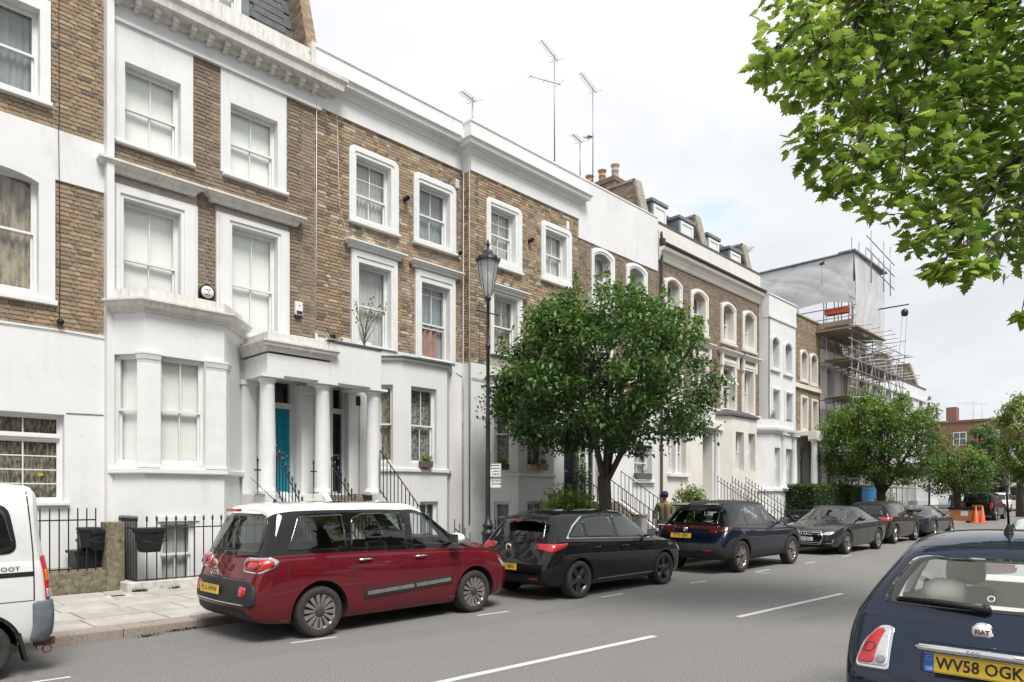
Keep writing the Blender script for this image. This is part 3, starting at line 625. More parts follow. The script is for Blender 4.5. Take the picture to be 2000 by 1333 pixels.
b = B(); b.prism([(p[0], p[1]) for p in bayp[1:]]+[(bayp[1][0], 14.2)], 2, zt2+.02, zt2+.14); obj('bay_roof', b, 'lead', h2)
b = B(); b.box(xa-.06, xa+.06, 14.0, 14.3, base, FR2+.7); obj('party_return', b, 'white_render', h2)
# corner pilasters of the bay
def pil(par, pth, i, wl, wr, z0, z1, m='white_paint'):
    p = pth[i]; A = FR(p, pth[i-1]) if i else None; C_ = FR(p, pth[i+1]); a = (p[0]+A.d[0]*wl, p[1]+A.d[1]*wl) if A else p; c = (p[0]+C_.d[0]*wr, p[1]+C_.d[1]*wr)
    b = B(); b.sweep([a, p, c], [(-.03, z0), (.06, z0), (.06, z0+.05), (.045, z0+.06), (.045, z1-.18), (.05, z1-.17), (.055, z1-.13), (.07, z1-.12), (.09, z1-.04), (.10, z1-.03), (.10, z1), (-.03, z1)]); obj('pilaster', b, m, par)
pil(h2, bayp, 2, .12, hw[0]+.0, zs_+.02, zw1+.02); 
pil(h2, bayp, 3, FF.len-hw[1]-.002, .18, zs_+.02, zw1+.018)
b = B(); b.lathe((UX(402, Y), Y-.05, UZ(402, 573, Y)), [(0, -.06), (.12, -.05), (.14, 0), (.14, .05), (0, .06)], 20, axis=1); o = obj('alarm_box', b, 'bell_yellow', h2); o['label'] = 'round white alarm box on the brick pier'
b = B(FY(Y)); b.lathe((UX(402, Y), .03, UZ(402, 573, Y)), [(.14, -.03), (.16, 0), (.16, .05), (.13, .06)], 24, axis=1); obj('alarm_rim', b, 'black_plastic', o)
b = B(FY(Y)); [b.box(UX(402, Y)+p, UX(402, Y)+p+.03, .111, .114, UZ(402, 573, Y)+q, UZ(402, 573, Y)+q+.016) for q in (.045, -.062) for p in (-.065, -.025, .02)]; obj('alarm_print', b, 'ink', o); text(o, 'alarm_lettering', 'Y', Vector((UX(402, Y)+.005, Y-.112, UZ(402, 573, Y)+.002)), (math.pi/2, 0, 0), .07, 'ink')
# ---- porches (paired, three columns)
YP = 13.3; cx = [UX(522, YP), UX(630, YP), UX(729, YP)]; YE = 13.08; ex0, ex1, ex2 = UX(523, YE), UX(645, YE), UX(745, YE)
PF = UZ(522, 965, YP); EB = UZ(600, 741, YE); ET = UZ(523, 679, YE)
def column(par, x, y, z0, z1, r=.165):
    b = B(); b.box(x-r-.05, x+r+.05, y-r-.05, y+r+.05, z0, z0+.05); b.box(x-r-.07, x+r+.07, y-r-.07, y+r+.07, z1-.05, z1)
    b.lathe((x, y, z0+.05), [(r+.04, 0), (r+.045, .03), (r+.01, .06), (r, .09), (r*1.0, (z1-z0)*.4), (r*.86, z1-z0-.3), (r*.9, z1-z0-.28), (r*.86, z1-z0-.26), (r*.86, z1-z0-.2), (r+.02, z1-z0-.13), (r+.03, z1-z0-.1)], 20)
    return obj('column', b, 'white_render', par)
h3 = thing('terraced_house', 'yellow brick house with dark front door and a pink curtain in an open sash', 'house', (X2b, 14.2, 0))
column(h2, cx[0], YP, PF, EB); column(h2, cx[1], YP, PF, EB); column(h3, cx[2], YP, PF+.0, EB+.0)
b = B(); b.box(ex0, ex1-.002, YE, YE+.42, EB, ET-.1); b.box(ex0, ex0+.35, YE+.42, 14.2, EB, ET-.1); b.box(ex0+.35, ex1-.002, YE+.42, 14.2, EB+.25, ET-.1); obj('porch_entablature', b, 'white_render', h2, bevel=.01)
ETc = UZ(523, 668, YE-.15)
b = B(); b.sweep([(ex0, 14.18), (ex0, YE), (ex1, YE), (ex1, YE+.2)], [(-.05, ETc-.14), (.04, ETc-.14), (.08, ETc-.06), (.12, ETc-.04), (.13, ETc+.0), (.16, ETc+.03), (.16, ETc+.06), (-.05, ETc+.1)]); obj('porch_cornice', b, 'stained_render', h2)
b = B(); b.box(ex0+.02, ex1+.1, YE+.02, 14.18, ETc-.05, ETc+.27); obj('porch_parapet', b, 'stained_render', h2, bevel=.015)
ET3 = UZ(645, 668, YE)
b = B(); b.box(ex1+.002, ex2, YE, YE+.42, EB-.0, ET3); b.box(ex2-.35, ex2, YE+.42, 14.2, EB, ET3); b.box(ex1+.002, ex2-.35, YE+.42, 14.2, EB+.25, ET3); obj('porch_entablature', b, 'white_render', h3, bevel=.01)
b = B(); b.box(ex1-.05, ex2+.03, YE-.03, 14.2, ET3+.002, ET3+.045); obj('porch_coping', b, 'slate', h3)
# porch back wall, doors and fanlights
zd1, zd0 = UZ(553, 797, 14.5), PF-.0
def door(par, fr, u0, u1, z0, z1, zf, m, dm, rec=.22):
    b = B(fr); t = .06; b.box(u0, u0+t, -rec-.1, -rec+.03, z0, zf); b.box(u1-t, u1, -rec-.1, -rec+.03, z0, zf); b.box(u0+t, u1-t, -rec-.1, -rec+.028, z1, z1+.12); b.box(u0+t, u1-t, -rec-.1, -rec+.028, zf-.05, zf); obj('door_frame', b, 'white_paint', par)
    b = B(fr); b.box(u0+t, u1-t, -rec-.06, -rec-.03, z0, z1); mu = (u0+u1)/2
    for a, c in ((z0+.12, z0+.85), (z0+1.0, z1-.12)):
        for p, q_ in ((u0+t+.09, mu-.04), (mu+.04, u1-t-.09)):
            b.ring([(p, a), (q_, a), (q_, c), (p, c)], [(p+.035, a+.035), (q_-.035, a+.035), (q_-.035, c-.035), (p+.035, c-.035)], -rec-.031, -rec-.015)
    d = obj('door', b, dm, par); b = B(fr); b.lathe((u1-t-.08, -rec-.0, (z0+z1)/2-.1), [(0, -.035), (.02, -.035), (.03, .0), (.025, .02), (0, .025)], 10, axis=1); b.box(mu-.12, mu+.12, -rec-.031, -rec-.024, (z0+z1)/2-.05, (z0+z1)/2+.0); obj('handle', b, 'galv', d)
    b = B(fr); b.box(u0+t, u1-t, -rec-.04, -rec-.034, z1+.12, zf-.05); obj('fanlight', b, 'house_glass', par)
XD = [(UX(527, 14.42), UX(571, 14.42)), (UX(640, 14.42), UX(671, 14.42))]
zdt = UZ(553, 797, 14.42)-.02; zft = UZ(553, 744, 14.42)
b = B(f); hd = (XD[0][0], XD[0][1], PF+.02, zft); b.panel(bayp[4][0]-.1, X2b, base, GZ1+.05, [hd], rev=.3, o=.002); obj('porch_wall', b, 'white_render', h2)
door(h2, f, *XD[0], PF-.0, zdt, zft, 'white_paint', 'teal_door')
b = B(); b.box(ex0-.05, ex1-.1, YE-.02, 14.19, base, PF); obj('porch_plinth', b, 'white_render', h2, bevel=.01)
b = B(); b.box(cx[0]-.15, cx[0]+.15, 14.08, 14.19, PF, EB); b.box(cx[0]-.18, cx[0]+.18, 14.05, 14.19, EB-.1, EB); b.box(cx[1]-.15, cx[1]+.13, 13.9, 14.19, PF, EB); b.box(cx[1]-.18, cx[1]+.16, 13.87, 14.19, EB-.16, EB); obj('pilaster', b, 'white_render', h2, bevel=.008)
# ---- H3
Y = 14.2; xa, xb = X2b, UX(903, Y); X3b = xb; f = FY(Y); FZ = UZ(770, 275, Y); CT = UZ(901, 241, Y); CTl = UZ(640, 105, Y)
w21 = (UX(694, Y), UX(762, Y), UZ(694, 424, Y), UZ(694, 304, Y)); w22 = (UX(817, Y), UX(877, Y), UZ(817, 466, Y), UZ(817, 357, Y))
o21 = (UX(681, Y), UX(777, Y), UZ(681, 428, Y), UZ(681, 280, Y)); o22 = (UX(807, Y), UX(889, Y), UZ(807, 470, Y), UZ(807, 334, Y))
w11 = (UX(699, Y), UX(762, Y), UZ(699, 672, Y), UZ(699, 513, Y)); w12 = (UX(822, Y), UX(877, Y), UZ(822, 698, Y), UZ(822, 551, Y))
o11 = (UX(685, Y), UX(775, Y), w11[2]-.05, UZ(685, 483, Y)); o12 = (UX(810, Y), UX(888, Y), w12[2]-.05, UZ(810, 522, Y)); WZ = UZ(890, 708, Y)
b = B(f); b.panel(xa, xb, WZ-.4, FZ, [w21, w22, w11, w12], o=-.012, rev=0); obj('wall', b, 'mortar', h3)
surround(h3, f, o21, w21, rad=.16); surround(h3, f, o22, w22, rad=.16)
surround(h3, f, o11, w11, sill=False); surround(h3, f, o12, w12, sill=False)
hood(h3, f, o11[0]-.02, o11[1]+.0, o11[3]-.02, .17, .17); hood(h3, f, o12[0]-.02, o12[1]+.0, o12[3]-.02, .17, .17)
window(h3, f, *w21, cur='net', lift=0, mid=.42, ny=(1, 2)); window(h3, f, *w22, cur='grey'); window(h3, f, *w11, cur='net', nx=1); wk = window(h3, f, *w12, cur='grey', lift=(w12[3]-w12[2])*.40, mid=.48)
u0, u1, z0, z1 = w12; obj('curtain', wavy(f, u0+.04, u0+(u1-u0)*.72, z0, z0+(z1-z0)*.5, -.24, .04, .16, 5), 'pink_curtain', wk)
bricks(h3, Y, [(xa+.002, xb-.002, WZ, FZ)], [(o21[0]+.03, o21[1]-.03, o21[2]-.07, o21[3]-.06), (o22[0]+.03, o22[1]-.03, o22[2]-.07, o22[3]-.06), (o11[0], o11[1], 0, o11[3]+.15), (o12[0], o12[1], 0, o12[3]+.15)], PAL['h3'], 13)
CZ = UZ(770, 262, Y-.2)-.0
b = B(f); b.box(xa, xb, -.02, .045, FZ-.02, CTl-.4); obj('frieze', b, 'white_render', h3)
zc = FZ+.42; cornice(h3, [(xa+.17, Y+.1), (xa+.17, Y-.04), (xb, Y-.04)], zc, .9)
b = B(); b.box(xa+.02, xb, Y-.045, Y+.25, zc+.2, CT); b.box(xa+.0, xb, Y-.075, Y+.28, CT, CT+.06); obj('parapet', b, 'white_render', h3, bevel=.008)
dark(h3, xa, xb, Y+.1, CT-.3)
# cables down the join, vents
b = B(f); b.tube([(xa+.01, .06, FZ+.1), (xa+.02, .03, 8), (xa+.0, .03, WZ+.2)], .008, 5); b.tube([(xb-.01, .06, CT-.2), (xb-.02, .07, FZ), (xb-.02, .05, WZ), (xb-.03, .05, 3)], .018, 6, raw=False); b.tube([(xa+.55, .03, FZ), (xa+.62, .03, 8.5), (xa+1.2, .03, WZ+1.4), (xa+1.25, .03, WZ)], .005, 4); obj('cable', b, 'white_plastic', h3)
b = B(f); b.tube([(o12[1]+.02, .02, WZ-.3), (o12[1]+.35, .03, WZ-.42), (xb-.03, .05, WZ-.45), (xb-.03, .05, 2), (xb-.03, .05, .2)], .022, 6); obj('downpipe', b, 'stone', h3)
for (px, py, r_) in ((790, 390, .06), (893, 497, .05)):
    b = B(f); c = (UX(px, Y), 0, UZ(px, py, Y)); b.lathe(c, [(r_, .0), (r_, .16), (r_*.75, .16), (r_*.7, .05), (0, .05)], 14, axis=1); obj('flue', b, 'black_plastic', h3)
b = B(f); c = (UX(892, Y), UZ(892, 360, Y)); b.box(c[0]-.05, c[0]+.07, 0, .03, c[1]-.12, c[1]+.12); [b.box(c[0]-.04, c[0]+.06, .03, .04, c[1]-.1+.05*i, c[1]-.075+.05*i) for i in range(4)]; obj('vent', b, 'white_plastic', h3)
b = B(f); c = (UX(581, Y), UZ(581, 604, Y)); b.box(c[0]-.09, c[0]+.09, 0, .09, c[1]-.15, c[1]+.15); o = obj('alarm_box', b, 'white_plastic', h2, bevel=.02); b = B(f); b.box(c[0]-.08, c[0]+.08, .0, .07, c[1]-.2, c[1]-.14); b.box(c[0]-.07, c[0]+.07, .091, .093, c[1]-.13, c[1]-.06); obj('alarm_base', b, 'dark_door', o); text(o, 'alarm_mark', 'v', Vector((c[0], Y-.094, c[1]+.06)), (math.pi/2, 0, 0), .1, 'red_ink')
# H3 bay
YB3 = 13.6; b3 = [UX(787, YB3), UX(873, YB3)]; bp = [(b3[0]-.62, 14.2), (b3[0], YB3), (b3[1], YB3), (b3[1]+.6, 14.2)]
zS, zT = UZ(830, 917, YB3), UZ(830, 712, YB3); hw3 = (UX(803, YB3)-b3[0], UX(853, YB3)-b3[0], UZ(803, 905, YB3), UZ(803, 754, YB3))
FF3, FL3 = FR(bp[1], bp[2]), FR(bp[0], bp[1]); bw3 = (UX(820, YB3)-b3[0], UX(856, YB3)-b3[0], -.2, UZ(820, 980, YB3))
baywall(h3, bp, base, zS, {1: [bw3]}); baywall(h3, bp, zS, zT, {0: [(.12, .62, hw3[2], hw3[3])], 1: [hw3]}, rev=.16)
window(h3, FF3, *hw3, cur='lace', rec=.12); window(h3, FL3, .12, .62, hw3[2], hw3[3], cur='ochre', rec=.1, nx=1); window(h3, FF3, *bw3, cur='grey', rec=.1)
b = B(); b.sweep(bp, [(-.04, zS-.07), (.06, zS-.07), (.06, zS), (-.04, zS+.03)]); obj('bay_sill', b, 'white_paint', h3)
b = B(); b.sweep([(bp[0][0], bp[0][1]), *bp[1:3], bp[3]], [(-.05, zT), (.06, zT), (.09, zT+.05), (-.05, zT+.06)]); obj('bay_cornice', b, 'white_render', h3)
b = B(); b.prism([(p[0], p[1]) for p in [(bp[0][0], 14.2), (bp[0][0]-.02, 14.15), (b3[0]-.04, YB3-.13), (b3[1]+.04, YB3-.13), (bp[3][0]+.1, 14.2)]], 2, zT+.062, zT+.10); obj('bay_roof', b, 'slate', h3)
b = B(f); b.panel(X2b, b3[0]-.5, base, WZ+.1, [(XD[1][0], XD[1][1], PF+.02, zft)], rev=.3, o=.002); b.panel(b3[0]-.5, xb, base, WZ, [], o=.03); b.panel(b3[0]-.5, xb, zT+.05, WZ, [], o=.031); obj('rendered_wall', b, 'white_render', h3)
door(h3, f, *XD[1], PF, zdt, zft, 'white_paint', 'dark_door')
b = B(); b.box(ex1-.1, ex2, YE-.05, 14.19, base, PF-.18); b.box(ex1-.1, ex2, YE+.35, 14.19, PF-.18, PF-.02); obj('porch_steps', b, 'step_stone', h3, bevel=.01)
b = B(); b.box(cx[2]-.13, cx[2]+.13, 14.08, 14.19, PF, EB); b.box(XD[1][1]+.25, XD[1][1]+.45, 14.12, 14.19, PF, EB); obj('pilaster', b, 'white_render', h3, bevel=.008)
b = B(FY(14.19)); xi = XD[1][1]+.12; b.box(xi-.06, xi+.06, 0, .04, UZ(673, 845, 14.2), UZ(673, 818, 14.2)); b.box(xi+.13, xi+.2, 0, .04, UZ(678, 842, 14.2), UZ(678, 832, 14.2)); b.box(xi+.12, xi+.19, 0, .04, UZ(678, 868, 14.2), UZ(678, 858, 14.2)); b.box(xi-.0, xi+.12, .0, .12, zdt+.2, zdt+.42); obj('entry_panel', b, 'black_plastic', h3)
# ---- H4: projecting house behind the first tree
Y = 13.87; xa, xb = X3b, UX(1129, Y); X4b = xb; f = FY(Y); FZ = UZ(1020, 378, Y); CT = UZ(1020, 288, Y-.05); WZ = UZ(919, 708, Y)
h4 = thing('terraced_house', 'yellow brick house standing slightly proud, behind the nearest street tree and lamp post', 'house', (xa, Y, 0))
w21 = rect(957, 1005, 402, 499, Y); o21 = rect(949, 1018, 383, 512, Y); w22 = rect(1064, 1104.5, 448, 533, Y); o22 = rect(1056, 1115, 429, 543, Y)
w11 = rect(963, 1009, 575, 690, Y); o11 = (UX(957, Y), UX(1019, Y), w11[2]-.05, UZ(957, 566, Y)); w12 = (UX(1069, Y), UX(1107, Y), w11[2], w11[3]); o12 = (UX(1063, Y), UX(1114, Y), w11[2]-.05, o11[3])
b = B(f); b.panel(xa, xb, WZ-.4, FZ, [w21, w22, w11, w12], o=-.012, rev=0); b.box(xa, xa+.012, -.36, -.012, WZ-.3, FZ); obj('wall', b, 'mortar', h4)
ywall(h4, xa, Y+.005, 14.19, WZ, FZ, lambda z: (Y+.0, 14.19), PAL['h4'], 41)
for o_, w_ in ((o21, w21), (o22, w22)): surround(h4, f, o_, w_, rad=.16)
for o_, w_ in ((o11, w11), (o12, w12)): surround(h4, f, o_, w_, sill=False); hood(h4, f, o_[0]-.02, o_[1]+.0, o_[3]-.02, .17, .17)
window(h4, f, *w21, cur='net', mid=.5, ny=(2, 2)); window(h4, f, *w22, cur='net'); window(h4, f, *w11, cur='brown'); window(h4, f, *w12, cur='net')
bricks(h4, Y, [(xa+.002, xb-.002, WZ, FZ)], [(o[0]+.03, o[1]-.03, o[2]-.07, o[3]-.06) for o in (o21, o22)]+[(o[0], o[1], 0, o[3]+.15) for o in (o11, o12)], PAL['h4'], 14)
b = B(f); b.box(xa-.012, xb, -.34, .045, FZ-.02, CT-.5); obj('frieze', b, 'white_render', h4)
zc = FZ+.42; cornice(h4, [(xa, Y+.35), (xa, Y-.04), (xb+.02, Y-.04), (xb+.02, Y+.1)], zc, .9)
b = B(); b.box(xa-.02, xb, Y-.045, Y+.36, zc+.2, CT); b.box(xa-.04, xb+.0, Y-.075, Y+.38, CT, CT+.06); obj('parapet', b, 'white_render', h4, bevel=.008)
dark(h4, xa, xb, Y+.1, CT-.3)
b = B(f); c = (UX(1033, Y), 0, UZ(1033, 471, Y)); b.lathe(c, [(.06, .0), (.06, .16), (.045, .16), (.04, .05), (0, .05)], 14, axis=1); obj('flue', b, 'black_plastic', h4)
b = B(f); c = (UX(1108, Y), UZ(1108, 441, Y)); b.box(c[0]-.06, c[0]+.06, 0, .03, c[1]-.12, c[1]+.12); obj('vent', b, 'white_plastic', h4)
b = B(f); b.tube([(xa+.3, .02, FZ), (xa+.33, .02, 7), (xa+.3, .02, WZ)], .006, 4); b.tube([(xa-.04, .0, FZ), (xa-.04, .0, 1.0)], .02, 6); b.tube([(xa, .06, WZ-.42), (xa+.9, .06, WZ-.45), (xa+1, .06, WZ-.45)], .012, 5); obj('cable', b, 'stone', h4)
YB4 = 13.25; b4 = [UX(1012, YB4), UX(1082, YB4)]; bp4 = [(b4[0]-.6, Y), (b4[0], YB4), (b4[1], YB4), (b4[1]+.6, Y)]
zS, zT = UZ(1040, 926, YB4), UZ(1040, 745, YB4); hw4 = (UX(1030, YB4)-b4[0], UX(1066, YB4)-b4[0], UZ(1030, 918, YB4), UZ(1030, 780, YB4))
FF4, FL4 = FR(bp4[1], bp4[2]), FR(bp4[0], bp4[1]); bw4 = (UX(1030, YB4)-b4[0], UX(1066, YB4)-b4[0], -.2, UZ(1030, 980, YB4)); bl4 = (.2, .68, -.2, bw4[3])
baywall(h4, bp4, base, zS, {0: [bl4], 1: [bw4]}); baywall(h4, bp4, zS, zT, {0: [(.2, .68, hw4[2], hw4[3])], 1: [hw4]}, rev=.16)
window(h4, FF4, *hw4, cur='lace', rec=.12); window(h4, FL4, .2, .68, hw4[2], hw4[3], cur='lace', rec=.1, nx=1); window(h4, FF4, *bw4, cur='grey', rec=.1); window(h4, FL4, *bl4, cur='grey', rec=.1, nx=1)
b = B(); b.sweep(bp4, [(-.04, zS-.07), (.06, zS-.07), (.06, zS), (-.04, zS+.03)]); obj('bay_sill', b, 'white_paint', h4)
b = B(); b.sweep(bp4, [(-.05, zT), (.06, zT), (.09, zT+.05), (-.05, zT+.06)]); b.prism([(bp4[0][0], Y), (b4[0]-.04, YB4-.13), (b4[1]+.04, YB4-.13), (bp4[3][0]+.1, Y)], 2, zT+.062, zT+.10, 1); obj('bay_cornice', b, ['white_render', 'slate'], h4)
ZD = .12+1.45
b = B(f); xd = (UX(1100, Y), UX(1100, Y)+.85); b.panel(xa, xb, base, WZ, [(xd[0], xd[1], ZD, ZD+2.6)], o=.03, rev=.3); b.box(xa-.01, xa+.05, -.36, .029, base, WZ-.001); obj('rendered_wall', b, 'white_render', h4)
door(h4, f, *xd, ZD, ZD+2.05, ZD+2.6, 'white_paint', 'dark_door')
# ---- H5: blank white parapet
Y = 13.87; xa, xb = X4b, UX(1284, Y); X5b = xb; f = FY(Y); CT = UZ(1200, 384, Y); FZ = UZ(1127, 464, Y); WZ = UZ(919, 708, Y)
h5 = thing('terraced_house', 'house with a blank cracked white parapet over arched windows, chimney pots behind it', 'house', (xa, Y, 0))
w21 = rect(1159, 1191, 491, 590, Y); o21 = rect(1154, 1199, 478, 596, Y); w22 = rect(1228, 1256, 520, 605, Y); o22 = rect(1222, 1263, 508, 611, Y)
w11 = (w21[0], w21[1], WZ+.35, UZ(1160, 625, Y)); w12 = (w22[0], w22[1], WZ+.35, w11[3])
b = B(f); b.panel(xa, xb, WZ-.4, FZ, [w21, w22, w11, w12], o=-.012, rev=0); obj('wall', b, 'mortar', h5)
for o_, w_ in ((o21, w21), (o22, w22)): surround(h5, f, o_, w_, rise=.16)
for w_ in (w21, w22): b = B(f); spandrel(b, w_, .16); obj('arch', b, 'white_render', h5); window(h5, f, *w_, cur='net', rec=.2)
for w_ in (w11, w12): o_ = (w_[0]-.12, w_[1]+.12, w_[2]-.05, w_[3]+.15); surround(h5, f, o_, w_); window(h5, f, *w_, cur='net', rec=.2); hood(h5, f, o_[0]-.02, o_[1]+.02, o_[3], .16, .15)
bricks(h5, Y, [(xa+.002, xb-.002, WZ, FZ)], [(o[0]+.02, o[1]-.02, o[2]-.07, o[3]-.1) for o in (o21, o22)]+[(w_[0]-.12, w_[1]+.12, w_[2]-.05, w_[3]+.3) for w_ in (w11, w12)], PAL['h5'], 15, nobj=120)
b = B(f); b.box(xa+.001, xb, -.26, .03, FZ, CT); b.box(xa, xb, -.3, .05, CT, CT+.05); obj('parapet', b, 'white_render', h5)
dark(h5, xa, xb, Y+.1, CT-.3)
xd5 = [(xa+.25, xa+1.1)]; w0_ = rect(1237, 1272, 868, 938, Y)
b = B(f); b.panel(xa, xb, base, WZ, [(xd5[0][0], xd5[0][1], ZD, ZD+2.6), w0_], o=.03, rev=.3); b.box(xa, xb, .03, .06, WZ-.12, WZ); obj('rendered_wall', b, 'white_render', h5)
door(h5, f, *xd5[0], ZD, ZD+2.05, ZD+2.6, 'white_paint', 'dark_door'); window(h5, f, *w0_, cur='net', rec=.2, nx=2)
b = B(f); b.box(w0_[0]-.1, w0_[1]+.1, .03, .16, w0_[2]-.09, w0_[2]); obj('window_sill', b, 'white_paint', h5, bevel=.01)
b = B(f); b.box(xa+1.4, xa+1.55, .0, .25, ZD-.0, WZ-.3); b.box(xa+.05, xa+.2, 0, .25, ZD, WZ-.3); b.box(xa, xa+1.65, 0, .3, WZ-.32, WZ-.05); obj('door_surround', b, 'white_render', h5, bevel=.01)
b = B(f); xp = UX(1288, Y); b.lathe((xp, .10, 0), [(.045, -.2), (.045, UZ(1288, 484, Y))], 10); z_ = UZ(1288, 484, Y); b.box(xp-.1, xp+.1, .0, .2, z_, z_+.3); b.tube([(xp, .1, z_+.3), (xp-.02, .1, z_+.55)], .04, 8); [b.box(xp-.06, xp+.06, .0, .16, z_-1.8*i-.05, z_-1.8*i) for i in range(1, 6)]; obj('downpipe', b, 'black_iron', h5)
# chimney stack with four pots, raked wall
def chim(par, X, y0, y1, z0, z1, wdt=.55, pots=(), m='far_brick'):
    b = B(); b.box(X, X+wdt, y0, y1, z0, z1); obj('chimney', b, 'mortar', par)
    ywall(par, X, y0, y1, z0, z1-.1, lambda z: (y0, y1), PAL['h5'], 5)
    b = B(); n = int((z1-z0)/.078); r = random.Random(3)
    for i in range(n):
        z = z0+i*.078; x = X+(.1 if i % 2 else 0)
        b.box(X, X+wdt*.48, y0-.008, y0, z, z+.067, col=pick(PAL['h5'], r)); b.box(X+wdt*.52, X+wdt, y0-.008, y0, z, z+.067, col=pick(PAL['h5'], r))
    obj('brickwork', b, 'brick_stuff', par, kind='stuff')
    b = B(); b.box(X-.05, X+wdt+.05, y0-.05, y1+.05, z1-.16, z1-.03); b.box(X-.02, X+wdt+.02, y0-.02, y1+.02, z1-.03, z1+.06); obj('chimney_cap', b, 'far_brick', par, bevel=.01)
    for yy, mm, hh in pots:
        b = B(); b.lathe((X+wdt/2, yy, z1+.02), [(.16, 0), (.15, .1), (.13, hh*.55), (.15, hh*.58), (.15, hh*.64), (.12, hh*.68), (.13, hh*.85), (.18, hh*.93), (.18, hh), (.12, hh), (.11, hh*.5), (0, hh*.5)], 18); obj('chimney_pot', b, mm, par)
def onx(px, X): k = (px-1000)/FPX; return X*(SS-k*CC)/(CC+k*SS)
def zx(px, py, X): Yq = onx(px, X); d = X*CC+Yq*SS; return EYE-(py-HOR)*d/FPX
Xc = UX(1222, 15.5); y0 = onx(1200, Xc); zt = zx(1200, 345, Xc)
chim(h5, Xc, y0, y0+2.5, CT-.3, zt, .7, [(y0+.22, 'buff_pot', .62), (y0+.85, 'terracotta', .6), (y0+1.48, 'terracotta', .58), (y0+2.1, 'buff_pot', .5)])
def raked(par, X, ya, yb_, yt, zb_, zt_, back, wdt=.35, m='far_brick', zback=None):
    """party wall upstand: front edge rakes from (ya, zb_) to (yt, zt_), back to yb_"""
    b = B(); pts = [(ya, zb_), (yt, zt_), (yb_, (zback or zt_)), (yb_, zb_)]; b.prism(pts, 0, X, X+wdt); obj('party_wall', b, 'mortar', par)
    ywall(par, X, ya, yb_, zb_, zt_, lambda z: (ya+(yt-ya)*(z-zb_)/(zt_-zb_), yb_ if zback is None else min(yb_, yt+(yb_-yt)*max(0.001, (zt_+.0-z))/(zt_-zback)) if z > zback else yb_), PAL['h1'], int(X))
    b = B(); d = .05
    b.add([(X-.05, ya-.02, zb_), (X+wdt+.05, ya-.02, zb_), (X+wdt+.05, yt-.06, zt_+.04), (X-.05, yt-.06, zt_+.04), (X-.05, ya+.08, zb_), (X+wdt+.05, ya+.08, zb_), (X+wdt+.05, yt+.02, zt_-.03), (X-.05, yt+.02, zt_-.03)], [(0, 1, 2, 3), (4, 7, 6, 5), (0, 3, 7, 4), (1, 5, 6, 2), (3, 2, 6, 7)])
    zb2 = zback or zt_; b.add([(X-.05, yt-.06, zt_+.04), (X+wdt+.05, yt-.06, zt_+.04), (X+wdt+.05, yb_, zb2+.04), (X-.05, yb_, zb2+.04), (X-.05, yt-.06, zt_-.05), (X+wdt+.05, yt-.06, zt_-.05), (X+wdt+.05, yb_, zb2-.05), (X-.05, yb_, zb2-.05)], [(0, 1, 2, 3), (4, 7, 6, 5), (0, 3, 7, 4), (1, 5, 6, 2), (0, 4, 5, 1)])
    obj('wall_coping', b, 'stone', par)
X6a = X5b; ya = onx(1258, X6a-.35); yt = onx(1240, X6a-.35); zt = zx(1240, 352, X6a-.35)
raked(h5, X6a-.4, onx(1260, X6a-.4), y0+1.5, onx(1238, X6a-.4), zx(1260, 412, X6a-.4)-.4, zx(1238, 352, X6a-.4), 0, zback=zx(1200, 362, X6a-.4))
# ---- H6: cream pair with dormers
Y = 13.87; xa, xb = X5b, UX(1483, Y); X6b = xb; xm = (xa+xb)/2; f = FY(Y); CT = UZ(1380, 481, Y-.05); FZ = UZ(1380, 549, Y); WZ = UZ(1406, 800, Y)
h6 = thing('terraced_houses', 'pair of narrow cream-trimmed brick houses with four lead dormers above the gutter', 'house', (xa, Y, 0))
ws = [rect(1301, 1325, 545, 622, Y), rect(1352, 1376, 569, 641, Y), rect(1411, 1431, 594, 661, Y), rect(1453, 1471, 611, 676, Y)]
os_ = [rect(1296, 1331, 536, 629, Y), rect(1348, 1382, 559, 648, Y), rect(1407, 1436, 585, 667, Y), rect(1449, 1475.5, 602, 682, Y)]
zz0, zz1 = UZ(1411, 797, Y), UZ(1411, 711, Y)
w1s = [(UX(1305, Y), UX(1328, Y), zz0, zz1), (UX(1356, Y), UX(1379, Y), zz0, zz1), (UX(1411, Y), UX(1434, Y), zz0, zz1), (UX(1452, Y), UX(1470, Y), zz0, zz1)]
b = B(f); b.panel(xa, xb, WZ-.4, FZ, ws+w1s, o=-.012, rev=0); obj('wall', b, 'mortar', h6)
for o_, w_ in zip(os_, ws):
    surround(h6, f, o_, w_, rise=.2, m='cream_render', steps=((0, .06), (.06, .09))); b = B(f); spandrel(b, w_, .2); obj('arch', b, 'cream_render', h6)
    window(h6, f, *w_, cur='net', rec=.25, nx=1)
